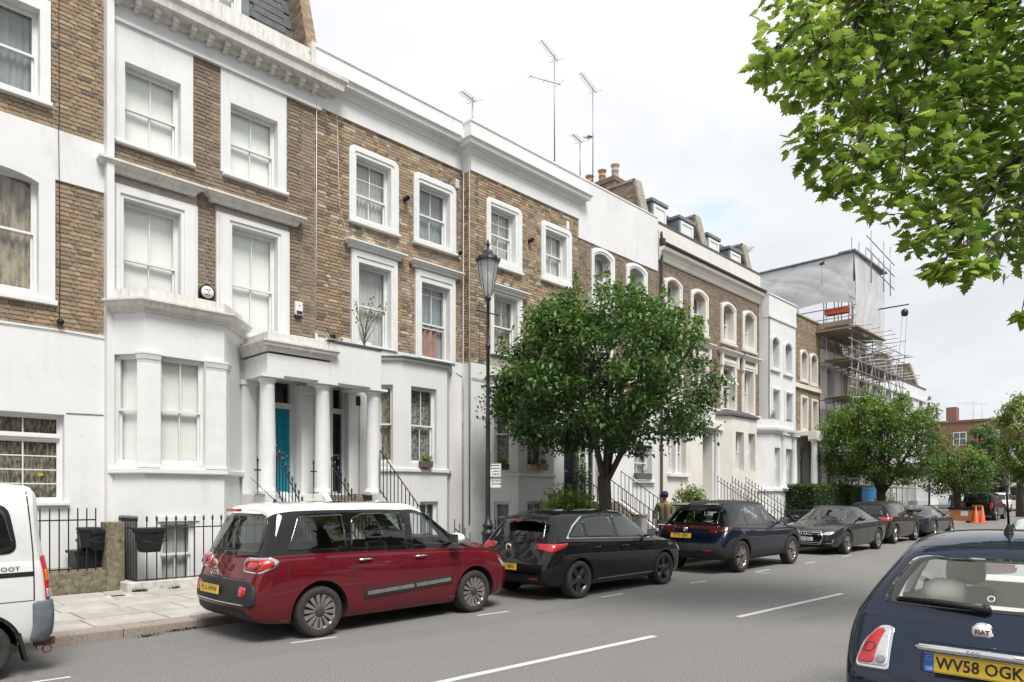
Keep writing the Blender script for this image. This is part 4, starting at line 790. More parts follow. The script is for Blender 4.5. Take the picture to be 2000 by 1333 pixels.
for i, w_ in enumerate(w1s):
    o_ = (w_[0]-.2, w_[1]+.17, w_[2]-.1, w_[3]+.25); surround(h6, f, o_, w_, m='cream_render'); hood(h6, f, o_[0]-.08, o_[1]+.08, o_[3]+.15, .2, .2, 'cream_render')
    for q in (o_[0]+.02, o_[1]-.02): b = B(f); b.box(q-.07, q+.07, 0, .14, o_[3]-.35, o_[3]+.16); obj('hood_bracket', b, 'cream_render', h6, bevel=.02)
    if i == 2:
        wq = window(h6, f, w_[0], w_[1], w_[2], (w_[2]+w_[3])/2+.1, cur='grey', rec=.25, nx=1, split=1); u0, u1 = w_[0]+.03, w_[1]-.03; b = B(f)
        zt, zb_ = w_[3]-.03, (w_[2]+w_[3])/2+.12
        for a_ in ((u0, u0+.06), (u1-.06, u1)): b.add([(a_[0], -.22, zt), (a_[1], -.22, zt), (a_[1], .22, zb_), (a_[0], .22, zb_), (a_[0], -.27, zt), (a_[1], -.27, zt), (a_[1], .17, zb_), (a_[0], .17, zb_)], [(0, 1, 2, 3), (4, 7, 6, 5), (0, 3, 7, 4), (1, 5, 6, 2), (2, 6, 7, 3)])
        b.box(u0, u1, .15, .22, zb_, zb_+.07); b.box(u0, u1, -.27, -.2, zt-.07, zt); obj('open_sash', b, 'white_paint', wq)
        b = B(f); b.add([(u0+.06, -.23, zt-.05), (u1-.06, -.23, zt-.05), (u1-.06, .18, zb_+.05), (u0+.06, .18, zb_+.05)], [(0, 1, 2, 3)]); obj('pane', b, 'house_glass', wq)
    else: window(h6, f, *w_, cur='grey', rec=.25, nx=1)
bricks(h6, Y, [(xa+.002, xb-.002, WZ, FZ)], [(o[0]+.02, o[1]-.02, o[2]-.07, o[3]-.12) for o in os_]+[(w_[0]-.2, w_[1]+.17, 0, w_[3]+.5) for w_ in w1s], PAL['h6'], 16, nobj=0)
b = B(f); b.box(xa, xb, -.1, .05, FZ-.02, CT-.3); obj('frieze', b, 'cream_render', h6)
GT = UZ(1380, 514, Y-.3)
b = B(); b.sweep([(xa, Y-.04), (xb, Y-.04)], [(-.05, GT-.5), (.03, GT-.5), (.06, GT-.42), (.1, GT-.36), (.1, GT-.26), (.24, GT-.2), (.27, GT-.1), (-.05, GT-.08)]); obj('cornice', b, 'cream_render', h6)
b = B(); b.sweep([(xa, Y-.3), (xb, Y-.3)], [(-.06, GT-.10), (.03, GT-.1), (.07, GT-.04), (.07, GT+.02), (.05, GT+.02), (.05, GT-.03), (-.04, GT-.03), (-.04, GT+.01), (-.06, GT+.01)]); obj('gutter', b, 'black_iron', h6)
b = B(); b.box(xa, xb, Y-.045, Y+.25, GT-.1, CT-.07); b.box(xa, xb, Y-.07, Y+.28, CT-.07, CT, 1); obj('parapet', b, ['cream_render', 'slate'], h6)
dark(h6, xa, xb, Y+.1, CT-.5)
b = B(); b.add([(xa, Y+.6, CT-.5), (xb, Y+.6, CT-.5), (xb, Y+1.2, CT+1.3), (xa, Y+1.2, CT+1.3), (xa, Y+6, CT+1.4), (xb, Y+6, CT+1.4)], [(0, 1, 2, 3), (3, 2, 5, 4)]); obj('roof', b, 'slate', h6)
YD = Y+.55
for (pl, pc, pr, pt) in ((1263, 1273, 1302, 386), (1311, 1326, 1355, 420), (1371, 1381, 1405, 454), (1407, 1424, 1447, 480)):
    x0, x1 = UX(pc, YD), UX(pr, YD); z1 = UZ(pc, pt, YD); z0 = CT-.4
    b = B(); b.box(x0, x1, YD, YD+1.6, z0, z1-.14); b.box(x0-.05, x1+.05, YD-.06, YD+1.6, z1-.139, z1); dm_ = obj('dormer', b, 'lead', h6, bevel=.02)
    b = B(); t = .1; b.ring([(x0+.09, z0+.1), (x1-.09, z0+.1), (x1-.09, z1-.2), (x0+.09, z1-.2)], [(x0+.2, z0+.2), (x1-.2, z0+.2), (x1-.2, z1-.3), (x0+.2, z1-.3)], -YD+.0, -YD+.0+.05); b.v = [(x, -y, z) for x, y, z in b.v]
    b = B(FY(YD)); b.ring([(x0+.09, z0+.1), (x1-.09, z0+.1), (x1-.09, z1-.2), (x0+.09, z1-.2)], [(x0+.2, z0+.2), (x1-.2, z0+.2), (x1-.2, z1-.3), (x0+.2, z1-.3)], -.01, .04); obj('frame', b, 'white_paint', dm_)
    b = B(FY(YD)); b.box(x0+.2, x1-.2, .0, .012, z0+.2, z1-.3); obj('blind', b, 'blind', dm_); b = B(FY(YD)); b.box(x0+.2, x1-.2, .02, .024, z0+.2, z1-.3); obj('pane', b, 'house_glass', dm_)
raked(h6, xm-.2, onx(1376, xm-.2), Y+5, onx(1356, xm-.2), zx(1376, 478, xm-.2)-.3, zx(1356, 422, xm-.2), 0)
raked(h6, xb-.4, onx(1464, xb-.4), Y+5, onx(1448, xb-.4), zx(1464, 527, xb-.4)-.3, zx(1448, 478, xb-.4), 0)
# ground floor of the pair
ZD6 = ZD; g1 = rect(1304, 1339, 838, 925, Y); dA = (UX(1371, Y), UX(1390, Y), ZD6, UZ(1371, 836, Y)); dB = (UX(1401, Y), UX(1416.5, Y), ZD6, dA[3])
b = B(f); b.panel(xa, xb, base, WZ, [g1, dA, dB], o=.03, rev=.5); b.box(xa, xb, .03, .07, WZ-.1, WZ); obj('rendered_wall', b, 'cream_render', h6)
mg = (g1[0]+g1[1])/2
window(h6, f, g1[0], mg-.08, g1[2], g1[3], cur='grey', rec=.2, nx=1); window(h6, f, mg+.08, g1[1], g1[2], g1[3], cur='grey', rec=.2, nx=1)
b = B(f); b.box(mg-.08, mg+.08, -.25, .0, g1[2], g1[3]); b.box(g1[0]-.1, g1[1]+.1, .03, .17, g1[2]-.12, g1[2]-.0); obj('window_sill', b, 'white_paint', h6, bevel=.01)
for q in (dA, dB): door(h6, f, q[0], q[1], ZD6, ZD6+2.05, q[3], 'white_paint', 'white_paint', rec=.5)
column(h6, (dA[1]+dB[0])/2, Y-.12, ZD6-.1, dA[3]+.0, .13)
b = B(f); b.box(dA[0]-.15, dB[1]+.1, .03, .28, dA[3], dA[3]+.25); obj('porch_entablature', b, 'cream_render', h6, bevel=.01)
YB6 = 13.3; b6 = (UX(1431, YB6), UX(1478, YB6)); bp6 = [(b6[0]-.35, Y), (b6[0], YB6), (b6[1], YB6), (b6[1]+.35, Y)]; FF6 = FR(bp6[1], bp6[2])
zT6 = UZ(1431, 812, YB6); q1 = (UX(1437, YB6)-b6[0], UX(1453, YB6)-b6[0], UZ(1437, 920, YB6), UZ(1437, 843, YB6)); q2 = (UX(1466, YB6)-b6[0]-.2, UX(1475, YB6)-b6[0], q1[2], q1[3])
baywall(h6, bp6, base, zT6, {1: [q1, q2]}, m='cream_render', rev=.3); window(h6, FF6, *q1, cur='grey', rec=.25, nx=1); window(h6, FF6, *q2, cur='grey', rec=.25, nx=1)
b = B(); b.prism([(p[0], p[1]) for p in bp6], 2, zT6-.02, zT6+.02); b.sweep(bp6, [(-.1, zT6), (.1, zT6), (.1, zT6+.08), (-.3, zT6+.3)]); obj('bay_roof', b, 'slate', h6)
# ---- H7 white, H8 brick
def small_house(label, Y, xa, xb, T, mwall, wins1, wins2, kinds, brick=None, seed=20, band=None, WZ=None, wm='white_render'):
    h = thing('terraced_house', label, 'house', (xa, Y, 0)); f = FY(Y); hs = wins1+wins2
    # openings
    if brick:
        b = B(f); b.panel(xa, xb, WZ-.3, T, hs, o=-.012, rev=0); obj('wall', b, 'mortar', h)
        bricks(h, Y, [(xa+.002, xb-.002, WZ, T)], [(w_[0]-.12, w_[1]+.12, w_[2]-.1, w_[3]+.12) for w_ in hs], PAL[brick], seed, nobj=0)
    else:
        b = B(f); b.panel(xa, xb, base if WZ is None else WZ, T, hs, o=.0, rev=0); obj('wall', b, mwall, h)
    for w_ in wins1:
        surround(h, f, (w_[0]-.13, w_[1]+.13, w_[2]-.1, w_[3]+.14), w_, rise=.2, m=wm); b = B(f); spandrel(b, w_, .2); obj('arch', b, wm, h); window(h, f, *w_, cur='grey', rec=.25, nx=1)
    for w_ in wins2: surround(h, f, (w_[0]-.13, w_[1]+.13, w_[2]-.1, w_[3]+.14), w_, m=wm); window(h, f, *w_, cur='grey', rec=.25, nx=1)
    dark(h, xa, xb, Y+.1, T-.3); return h, f
Y = 13.44; xa, xb = X6b, UX(1554, Y); X7b = xb; T = UZ(1520, 584, Y)
h7, f = small_house('narrow all-white rendered house between the dormered pair and the plain brick house', Y, xa, xb, T, 'white_render', [rect(1507, 1520, 659, 717, Y), rect(1532, 1545, 671, 727, Y)], [rect(1508, 1521, 762, 834, Y), rect(1533.5, 1546, 769, 838, Y)], 0)
b = B(f); b.box(xa-.0, xa+.001, -.45, 0, base, T); b.box(xa-.02, xb, -.3, .06, UZ(1504, 615, Y)-.12, UZ(1504, 615, Y)); b.box(xa-.02, xb, -.3, .03, UZ(1504, 615, Y), T); b.box(xa-.04, xb+.02, -.32, .07, T, T+.06); obj('parapet', b, 'white_render', h7, bevel=.01)
b = B(); b.box(xa-.002, xa+.1, Y, 13.9, base, T-.02); obj('return_wall', b, 'white_render', h7)
YB7 = 12.9; b7 = (UX(1508, YB7), UX(1549, YB7)); bp7 = [(b7[0]-.5, Y), (b7[0], YB7), (b7[1], YB7), (b7[1]+.5, Y)]; F7 = FR(bp7[1], bp7[2]); zs7, zt7 = UZ(1508, 955, YB7), UZ(1508, 846, YB7)
q1 = (.25, UX(1524, YB7)-b7[0], zs7+.05, UZ(1512, 874, YB7)); q2 = (q1[1]+.45, F7.len-.1, q1[2], q1[3])
baywall(h7, bp7, base, zt7, {1: [q1, q2]}, rev=.25); window(h7, F7, *q1, cur='grey', rec=.2, nx=1); window(h7, F7, *q2, cur='grey', rec=.2, nx=1)
b = B(); b.sweep(bp7, [(-.05, zt7), (.08, zt7), (.2, zt7+.12), (.22, zt7+.22), (-.05, zt7+.25)]); b.sweep(bp7, [(-.05, zs7-.1), (.1, zs7-.1), (.1, zs7), (-.05, zs7+.03)]); b.sweep(bp7, [(-.25, zt7+.24), (.03, zt7+.24), (.03, zt7+.6), (-.25, zt7+.6)]); b.prism(bp7, 2, zt7+.05, zt7+.2); obj('bay_cornice', b, 'white_render', h7)
for u in (q1[1]+.22, F7.len): column(h7, b7[0]+u, YB7-.02, zs7, zt7, .15)
Y = 13.6; xa, xb = X7b, UX(1602, Y); X8b = xb; T = UZ(1578, 625, Y); WZ8 = UZ(1560, 842, Y)
h8, f = small_house('narrow brown brick house between the all-white house and the scaffolding', Y, xa, xb, T, None, [rect(1564, 1575, 687, 740, Y), rect(1583, 1594, 694, 748, Y)], [rect(1565, 1575, 778, 838, Y), rect(1586, 1595, 785, 842, Y)], 0, brick='h1', WZ=WZ8, seed=28, wm='cream_render')
b = B(f); b.panel(xa, xb, base, WZ8, [(xa+.9, xa+1.8, ZD, ZD+2.6)], o=.03, rev=.3); zb_ = UZ(1559, 752, Y); b.box(xa, xb, 0, .12, zb_-.15, zb_+.05); obj('rendered_wall', b, 'cream_render', h8)
b = B(f); b.box(xa, xb, -.3, .06, T, T+.07); obj('wall_coping', b, 'stone', h8)
for q in (.35, 1.6, 2.8): column(h8, xa+q, Y-.9, ZD-.2, WZ8-.5, .15)
b = B(f); b.box(xa+.1, xa+3.1, .7, 1.12, WZ8-.5, WZ8-.1); b.box(xa+.1, xa+3.1, 0, .7, WZ8-.3, WZ8-.1); b.box(xa+.1, xa+3.1, 0, 1.1, base, ZD-.2); obj('porch_entablature', b, 'cream_render', h8, bevel=.01)
door(h8, f, xa+.9, xa+1.8, ZD, ZD+2.05, ZD+2.6, 'white_paint', 'dark_door')
# ---- H9.. row beyond the scaffolding
Y = 13.6; xs9 = [X8b, X8b+5.0, X8b+9.9, X8b+14.8, 56.7]; T9 = UZ(1714, 722, Y)
labs = ['white house wrapped in scaffolding and plastic sheeting', 'white rendered house just beyond the scaffolding, brown raked wall above it', 'second white rendered house beyond the scaffolding, half hidden by the second tree', 'last white house of the terrace, at the far corner of the street']
ho = []
for i, (xa, xb) in enumerate(zip(xs9, xs9[1:])):
    wd = (xb-xa); r1 = [(xa+wd*.14, xa+wd*.34, 6.9, 8.5), (xa+wd*.62, xa+wd*.82, 6.9, 8.5)]; r2 = [(xa+wd*.14, xa+wd*.34, 4.0, 6.1), (xa+wd*.62, xa+wd*.82, 4.0, 6.1)]; r0 = [(xa+wd*.12, xa+wd*.3, 1.6, 3.3)]
    h, f = small_house(labs[i], Y, xa, xb, T9, 'white_render', r1, r2+r0, 0); ho.append(h)
    b = B(f); b.box(xa, xb, 0, .12, T9-1.0, T9-.85); b.box(xa, xb, -.3, .05, T9-.08, T9, 1); obj('cornice', b, ['white_render', 'slate'], h)
    b = B(f); b.box(xa+wd*.5, xa+wd*.5+.16, 0, .8, base, 3.9); b.box(xa+wd*.9, xa+wd*.9+.16, 0, .8, base, 3.9); b.box(xa+wd*.48, xa+wd*.96, 0, .85, 3.6, 4.0); b.box(xa+wd*.48, xa+wd*.96, 0, .85, base, 1.5); obj('porch', b, 'white_render', h)
    raked(h, xb-.35, Y+.3, Y+4.5, Y+1.0, T9-.2, T9+1.9, 0)
    b = B(); b.add([(xa, Y+.6, T9-.2), (xb-.36, Y+.6, T9-.2), (xb-.36, Y+1.4, T9+1.2), (xa, Y+1.4, T9+1.2), (xa, Y+6, T9+1.2), (xb-.36, Y+6, T9+1.2)], [(0, 1, 2, 3), (3, 2, 5, 4)]); obj('roof', b, 'slate', h)
b = B(); b.box(56.72, 57, 13.62, 22, base, T9); obj('end_wall', b, 'white_render', ho[-1])
# ---------------------------------------------------------------- street furniture in front of the houses
def picket_mesh(h, spear=True, r=.011):
    b = B(); b.lathe((0, 0, 0), [(r, 0), (r, h-.10)] + ([(r, h-.1), (.022, h-.09), (.022, h-.075), (.012, h-.07), (.026, h-.045), (.004, h)] if spear else [(r, h)]), 8, sm=False)
    return b.mesh('picket', ['black_iron'])
def railing(label, p0, p1, z0, z1, n, spear=True, rails=(.12, .22), group=None, name='railings', zb0=None, zb1=None, close=False):
    """pickets from p0 to p1; z0/z1 = height of foot at each end (may slope); picket height from rails"""
    H_ = z1 if not isinstance(z1, tuple) else z1[0]
    t = thing(name, label, 'railings', (p0[0], p0[1], 0), 0, group)
    (a, b_) = (z0 if isinstance(z0, tuple) else (z0, z0)); hh = H_
    pm = picket_mesh(hh, spear)
    for i in range(n):
        k = i/(n-1); o = bpy.data.objects.new('picket', pm); COL.objects.link(o); o.parent = t
        o.location = ((p1[0]-p0[0])*k, (p1[1]-p0[1])*k, a+(b_-a)*k)
    for q in (rails[0], hh-rails[1]):
        b = B(); b.tube([(p0[0], p0[1], a+q), (p1[0], p1[1], b_+q)], .013, 6); obj('rail', b, 'black_iron', t)
    return t
# H1 low wall, pier and plain railing
yl = 13.42; x0, x1 = -1.2, UX(207, yl)
t = thing('low_wall', 'mossy low rendered wall with a taller pier, under the plain railings at the left', 'wall', (x0, yl, 0))
b = B(); b.box(x0, x1+.02, yl, yl+.22, -.02, UZ(150, 1118, yl)); obj('wall', b, 'mossy_stone', t, bevel=.012)
b = B(); b.box(x1, UX(243, yl-.03), yl-.05, yl+.32, -.02, UZ(225, 1020, yl)); obj('pier', b, 'mossy_stone', t, bevel=.015)
zf = UZ(150, 1118, yl)
xs_ = [UX(p, yl+.1) for p in (78, 187)]; sp = (xs_[1]-xs_[0])/6
railing('plain-topped black railings on the mossy low wall beside the white van', (xs_[0]-6*sp, yl+.1), (xs_[1], yl+.1), zf, UZ(150, 993, yl+.1)-zf, 13, spear=False, rails=(.05, .2))
# H2 plinth and spear railing
yp = 13.0; xq = UX(262, yp)
b = B(); b.box(UX(247, yp), 6.4, yp-.05, yp+.2, .05, .28); b.box(UX(247, yp)+.01, UX(247, yp)+.2, yp+.201, 14.0, .04, .275); t = tag(obj('railing_plinth', b, 'white_stone', bevel=.02), 'chipped white painted stone plinth carrying the spear-headed railings', 'plinth')
railing('spear-headed black railings in front of the bay window, a food bin hanging on them', (UX(267, yp+.05), yp+.05), (UX(267, yp+.05)+.163*16, yp+.05), .28, 1.14, 17, rails=(.02, .22))
railing('short return of spear-headed railings beside the mossy pier', (UX(266, yp+.05), yp+.1), (UX(266, yp+.05), 14.0), .28, 1.14, 12, rails=(.02, .22))
# bins: kitchen caddies and recycling boxes
def caddy(label, x, y, z, s=1.0, rot=0):
    t = thing('food_bin', label, 'bin', (x, y, z), rot, 'small black food bins')
    b = B(); w_, h_ = .15*s, .30*s
    b.add([(-w_*.75, -w_*.7, 0), (w_*.75, -w_*.7, 0), (w_*.75, w_*.7, 0), (-w_*.75, w_*.7, 0), (-w_, -w_, h_), (w_, -w_, h_), (w_, w_, h_), (-w_, w_, h_)], [(3, 2, 1, 0), (0, 1, 5, 4), (1, 2, 6, 5), (2, 3, 7, 6), (3, 0, 4, 7), (4, 5, 6, 7)]); obj('bin_body', b, 'black_plastic', t, loc=(0, 0, 0), bevel=.02)
    b = B(); b.box(-w_*1.08, w_*1.08, -w_*1.08, w_*1.08, h_-.03*s, h_+.035*s); obj('lid', b, 'black_plastic', t, loc=(0, 0, 0), bevel=.015)
    b = B(); b.tube([(-w_*1.1, 0, h_*.85), (-w_*1.05, -w_*1.25, h_*.55), (0, -w_*1.35, h_*.42), (w_*1.05, -w_*1.25, h_*.55), (w_*1.1, 0, h_*.85)], .008*s, 6); obj('handle', b, 'black_plastic', t, loc=(0, 0, 0))
yb = 13.62
caddy('food bin hooked on the spear railings in front of the bay', UX(291, 12.85), 12.83, .80, 1.25, .08)
caddy('food bin hanging behind the plain railings, left of two', UX(173, yb), yb, UZ(173, 1070, yb), 1.05, -.15); caddy('food bin hanging behind the plain railings, nearer the pier', UX(192, yb), yb, UZ(192, 1076, yb), 1.1, .1)
def rbox(label, x, y, z, w_, h_):
    t = thing('recycling_box', label, 'box', (x, y, z), .05); b = B(); d = w_*.7; b.add([(-w_*.45, -d*.45, 0), (w_*.45, -d*.45, 0), (w_*.45, d*.45, 0), (-w_*.45, d*.45, 0), (-w_*.5, -d*.5, h_), (w_*.5, -d*.5, h_), (w_*.5, d*.5, h_), (-w_*.5, d*.5, h_)], [(3, 2, 1, 0), (0, 1, 5, 4), (1, 2, 6, 5), (2, 3, 7, 6), (3, 0, 4, 7), (4, 5, 6, 7)]); obj('box_body', b, 'black_plastic', t, loc=(0, 0, 0), bevel=.015)
    b = B(); b.box(-w_*.54, w_*.54, -d*.54, d*.54, h_-.04, h_+.01); obj('rim', b, 'black_plastic', t, loc=(0, 0, 0), bevel=.008)
b = B(); b.box(-1.4, 3.98, 13.64, 14.18, -1.3, UZ(150, 1112, 13.64)); tag(obj('front_yard', b, 'stone'), 'raised concrete front yard behind the low mossy wall', 'front yard')
zy = UZ(150, 1112, 13.64)
yb = 13.85; rbox('large black recycling box at the bottom of the stack beside the pier', UX(178, yb), yb, zy, .62, .3); rbox('smaller black crate standing on the recycling box', UX(178, yb), yb, zy+.31, .38, .18)
# front steps
def steps(label, xa, xb, yt, yb, zt, zb=.12, n=9, m='step_stone', sm='white_render', wall=True, hook=None):
    t = thing('front_steps', label, 'steps', (xa, yb, 0)); h = (zt-zb)/n; d = (yt-yb)/(n-1)
    for i in range(n):
        z = zt-i*h; b = B(); y = yt-i*d; b.box(xa, xb, y-.02 if i else y, y+d if i else y+.4, z-h+.002, z); obj('step', b, m, t, bevel=.008)
    for q in (xa-.14, xb+.002):
        b = B(); b.prism([(yt+.4, -.5), (yt+.4, zt+.04), (yt, zt+.04), (yb-.05, zb+h+.02), (yb-.1, zb+.0), (yb-.1, -.5)], 0, q, q+.138); obj('stringer', b, sm, t, bevel=.008)
    return t
def stair_rail(label, x, yt, yb, zt, zb=.12, n=13, spear=False, group='stair railings'):
    t = railing(label, (x, yt), (x, yb), (zt+.04, zb+.18), .95, n, spear, rails=(.06, .0 if not spear else .2), group=group, name='stair_railings')
    b = B(); b.tube([(x, yb, zb+1.13), (x, yb-.12, zb+1.14), (x, yb-.16, zb+1.05), (x, yb-.1, zb+.98)], .013, 6); obj('scroll', b, 'black_iron', t); return t
steps('grey stone steps up to the teal door behind the red car', 6.98, 7.75, 13.1, 11.4, PF, n=10)
steps('grey stone steps up to the dark door behind the red car', 8.15, 9.1, 13.1, 11.4, PF-.18, n=10)
stair_rail('spear-topped stair railings right of the teal door', UX(540, 13.0), 13.0, 11.5, PF, n=13, spear=True); stair_rail('spear-topped stair railings at the left of the dark door', UX(648, 13.0), 13.0, 11.5, PF-.18, n=13, spear=True)
stair_rail('plain stair railings right of the dark door, descending past the canted bay', UX(742, 13.05), 13.05, 11.3, PF, n=14)
for px, lb in ((501, 'lone spear-headed iron post left of the first porch column'), (610, 'lone spear-headed iron post between the first and middle porch columns')):
    x = UX(px, 13.05); t = thing('iron_post', lb, 'iron post', (x, 13.0, PF)); b = B(); b.lathe((0, 0, 0), [(.012, 0), (.012, .62), (.026, .64), (.004, .72)], 8); obj('post', b, 'black_iron', t, loc=(0, 0, 0)); b = B(); b.box(-.07, .07, -.01, .01, .45, .475); obj('crossbar', b, 'black_iron', t, loc=(0, 0, 0))
x4, x5 = UX(1119, 13.0), UX(1213, 13.0); xmm = (x4+x5)/2
steps('stone steps up to the dark door, left flight of the shared pair behind the tree', x4+.12, xmm-.12, 13.0, 10.9, ZD); steps('brown stone steps, right flight of the shared pair behind the tree', xmm+.12, x5-.12, 13.0, 10.9, ZD)
stair_rail('left railing of the paired steps behind the tree trunk', x4, 13.0, 10.9, ZD, n=15); stair_rail('middle railing of the paired steps behind the tree trunk', xmm, 13.0, 10.9, ZD, n=15); stair_rail('right railing of the paired steps, left of the black drainpipe', x5, 13.0, 10.9, ZD, n=15)
x6, x7 = UX(1402, 13.0), UX(1457, 13.0); xm7 = (x6+x7)/2
steps('dark steps with white sides, left flight below the dormered pair', x6+.1, xm7-.1, 13.0, 10.9, ZD, m='slate'); steps('dark steps with white sides, right flight below the dormered pair', xm7+.1, x7-.1, 13.0, 10.9, ZD, m='slate')
for x, lb in ((x6, 'left'), (xm7, 'middle'), (x7, 'right')): stair_rail(lb+' spear-topped railing of the dark steps below the dormered pair', x, 13.0, 10.9, ZD, n=17, spear=True)
railing('spear railings along the pavement before the narrow white house', (x7+.5, 11.4), (x7+5, 11.4), .12, 1.1, 34); railing('basement railings beside the lamp post', (12.2, 12.7), (15.2, 12.7), .12, 1.05, 22, spear=False)
b = B(); b.box(x7+.4, x7+5.1, 11.35, 11.5, .1, .2); tag(obj('railing_kerb', b, 'white_stone'), 'low white kerb under the railings before the narrow white house', 'kerb')
railing('short handrail down to the basement beside the lamp post', (UX(888, 12.8), 12.8), (UX(918, 12.3), 12.3), (.2, -.1), 1.0, 4, spear=False)
x = UX(1250, 11.2); t = thing('gate_pier', 'short white painted gate pier behind the black hatchback bonnet', 'gate pier', (x, 11.2, .12)); b = B(); b.box(-.15, .15, -.15, .15, 0, 1.06); obj('pier', b, 'white_render', t, loc=(0, 0, 0), bevel=.02); b = B(); b.box(-.19, .19, -.19, .19, 1.06, 1.13); obj('cap', b, 'white_stone', t, loc=(0, 0, 0), bevel=.015)
for i, (q0, q1) in enumerate(((39.5, 43.5), (44.5, 48.5), (50, 54))): railing(['first', 'second', 'third'][i]+' run of black railings before the far white houses, counted from the scaffolding', (q0, 12.2), (q1, 12.2), .12, 1.1, 20, group='far railings')
# utility cover
cx_, cy_ = G(225, 1158, .12); b = B(); b.box(cx_-.3, cx_+.1, 12.45, 12.75, .118, .126); o = tag(obj('utility_cover', b, 'white_stone', bevel=.002), 'small square utility cover in the paving by the mossy pier', 'cover'); b = B(); b.box(cx_-.2, cx_+.0, 12.52, 12.68, .1265, .130); obj('cover_plate', b, 'black_iron', o)
# lamp post with old lantern
xl, yl = UX(953, 10.1), 10.1
def lamp(label, x, y, s=1.0, signs=True):
    t = thing('street_lamp', label, 'street lamp', (x, y, .12), 0, 'street lamps')
    b = B(); b.lathe((0, 0, 0), [(.14, 0), (.14, .05), (.115, .07), (.115, .85), (.13, .87), (.13, .92), (.10, .95), (.085, 1.0), (.11, 1.03), (.11, 1.07), (.06, 1.12), (.050, 1.3), (.050, 2.5), (.044, 2.55), (.044, 3.1), (.052, 3.12), (.040, 3.2), (.036, 4.6), (.05, 4.62), (.05, 4.66), (.032, 4.7), (.03, 5.55), (.06, 5.58), (.06, 5.62), (.03, 5.66)], 20); obj('post', b, 'black_iron', t, loc=(0, 0, 0))
    b = B(); b.tube([(-.28, 0, 5.32), (.28, 0, 5.32)], .012, 6); b.lathe((-.28, 0, 5.32), [(0, -.03), (.025, 0), (0, .03)], 8); b.lathe((.28, 0, 5.32), [(0, -.03), (.025, 0), (0, .03)], 8); obj('ladder_bar', b, 'black_iron', t, loc=(0, 0, 0))
    b = B(); b.lathe((0, 0, 5.66), [(.095, .03), (.215, .68)], 16, cap=False); obj('lantern_glass', b, 'lamp_glass', t, loc=(0, 0, 0))
    b = B(); b.lathe((0, 0, 6.32), [(.225, 0), (.24, .02), (.235, .06), (.20, .11), (.13, .17), (.10, .18), (.10, .22), (.06, .25), (.03, .28), (.03, .33), (.045, .36), (.012, .46)], 16)
    for i in range(8):
        a = i*math.pi/4; b.box(.235*math.cos(a)-.012, .235*math.cos(a)+.012, .235*math.sin(a)-.012, .235*math.sin(a)+.012, .0+6.36-0, 6.42) 
        b.tube([(.098*math.cos(a), .098*math.sin(a), 5.68), (.213*math.cos(a), .213*math.sin(a), 6.33)], .006, 5)
    obj('lantern_cap', b, 'black_iron', t, loc=(0, 0, 0))
    b = B(); b.lathe((0, 0, 6.0), [(0, -.12), (.07, -.1), (.09, 0), (.07, .12), (.03, .2), (.0, .2)], 12); obj('lamp_fitting', b, 'white_plastic', t, loc=(0, 0, 0))
    if signs:
        for z0, z1, tx in ((2.02, 2.30, ('P', 0, 0, 0)), (1.80, 1.99, (0, 0))):
            b = B(); b.box(-.15, .15, -.012, .0, z0, z1); sg = obj('parking_sign', b, 'white_plastic', t, loc=(.085, -.085, 0)); sg.rotation_euler = (0, 0, -.9)
            b = B(); b.ring([(-.147, z0+.004), (.147, z0+.004), (.147, z1-.004), (-.147, z1-.004)], [(-.138, z0+.012), (.138, z0+.012), (.138, z1-.012), (-.138, z1-.012)], .0, .001); b.v = [(p, -q-.0125+.0 if False else -.0125-q if q > 0 else -.0125, r_) for p, q, r_ in b.v]; obj('border', b, 'ink', sg, loc=(0, 0, 0))
            for k, s_ in enumerate(tx):
                zc_ = z1-.045-k*.058; b = B(); rr_ = random.Random(k+int(z0*10)); q_ = -.07 if s_ else rr_.uniform(-.06, -.02)
                while q_ < .11: w_ = rr_.uniform(.012, .035); b.box(q_, q_+w_, -.0135, -.0125, zc_-.012, zc_+.012); q_ += w_+.010
                obj('illegible_print', b, 'ink', sg, loc=(0, 0, 0))
                if s_: text(sg, 'lettering', s_, (-.11, -.0135, zc_), (math.pi/2, 0, 0), .055, 'ink', .0005)
            b = B(); b.box(-.03, .03, 0, .06, (z0+z1)/2-.02, (z0+z1)/2+.02); obj('bracket', b, 'galv', sg, loc=(0, 0, 0))
    return t
m_ = mat('lamp_glass', (.75, .77, .78), (.7, .72, .73), .25, 3, trans=.5); t_ = m_.node_tree; o_ = t_.nodes['Material Output']; s_ = o_.inputs[0].links[0].from_socket; x_ = t_.nodes.new('ShaderNodeMixShader'); y_ = t_.nodes.new('ShaderNodeBsdfTransparent'); x_.inputs[0].default_value = .62; t_.links.new(s_, x_.inputs[2]); t_.links.new(y_.outputs[0], x_.inputs[1]); t_.links.new(x_.outputs[0], o_.inputs[0])
lamp('tall black lamp post with glass lantern and white parking signs, nearest street lamp', xl, yl)
x, y = D(1824, 38); lamp('distant lamp post beyond the parked sports car', x, 10.2, signs=False)
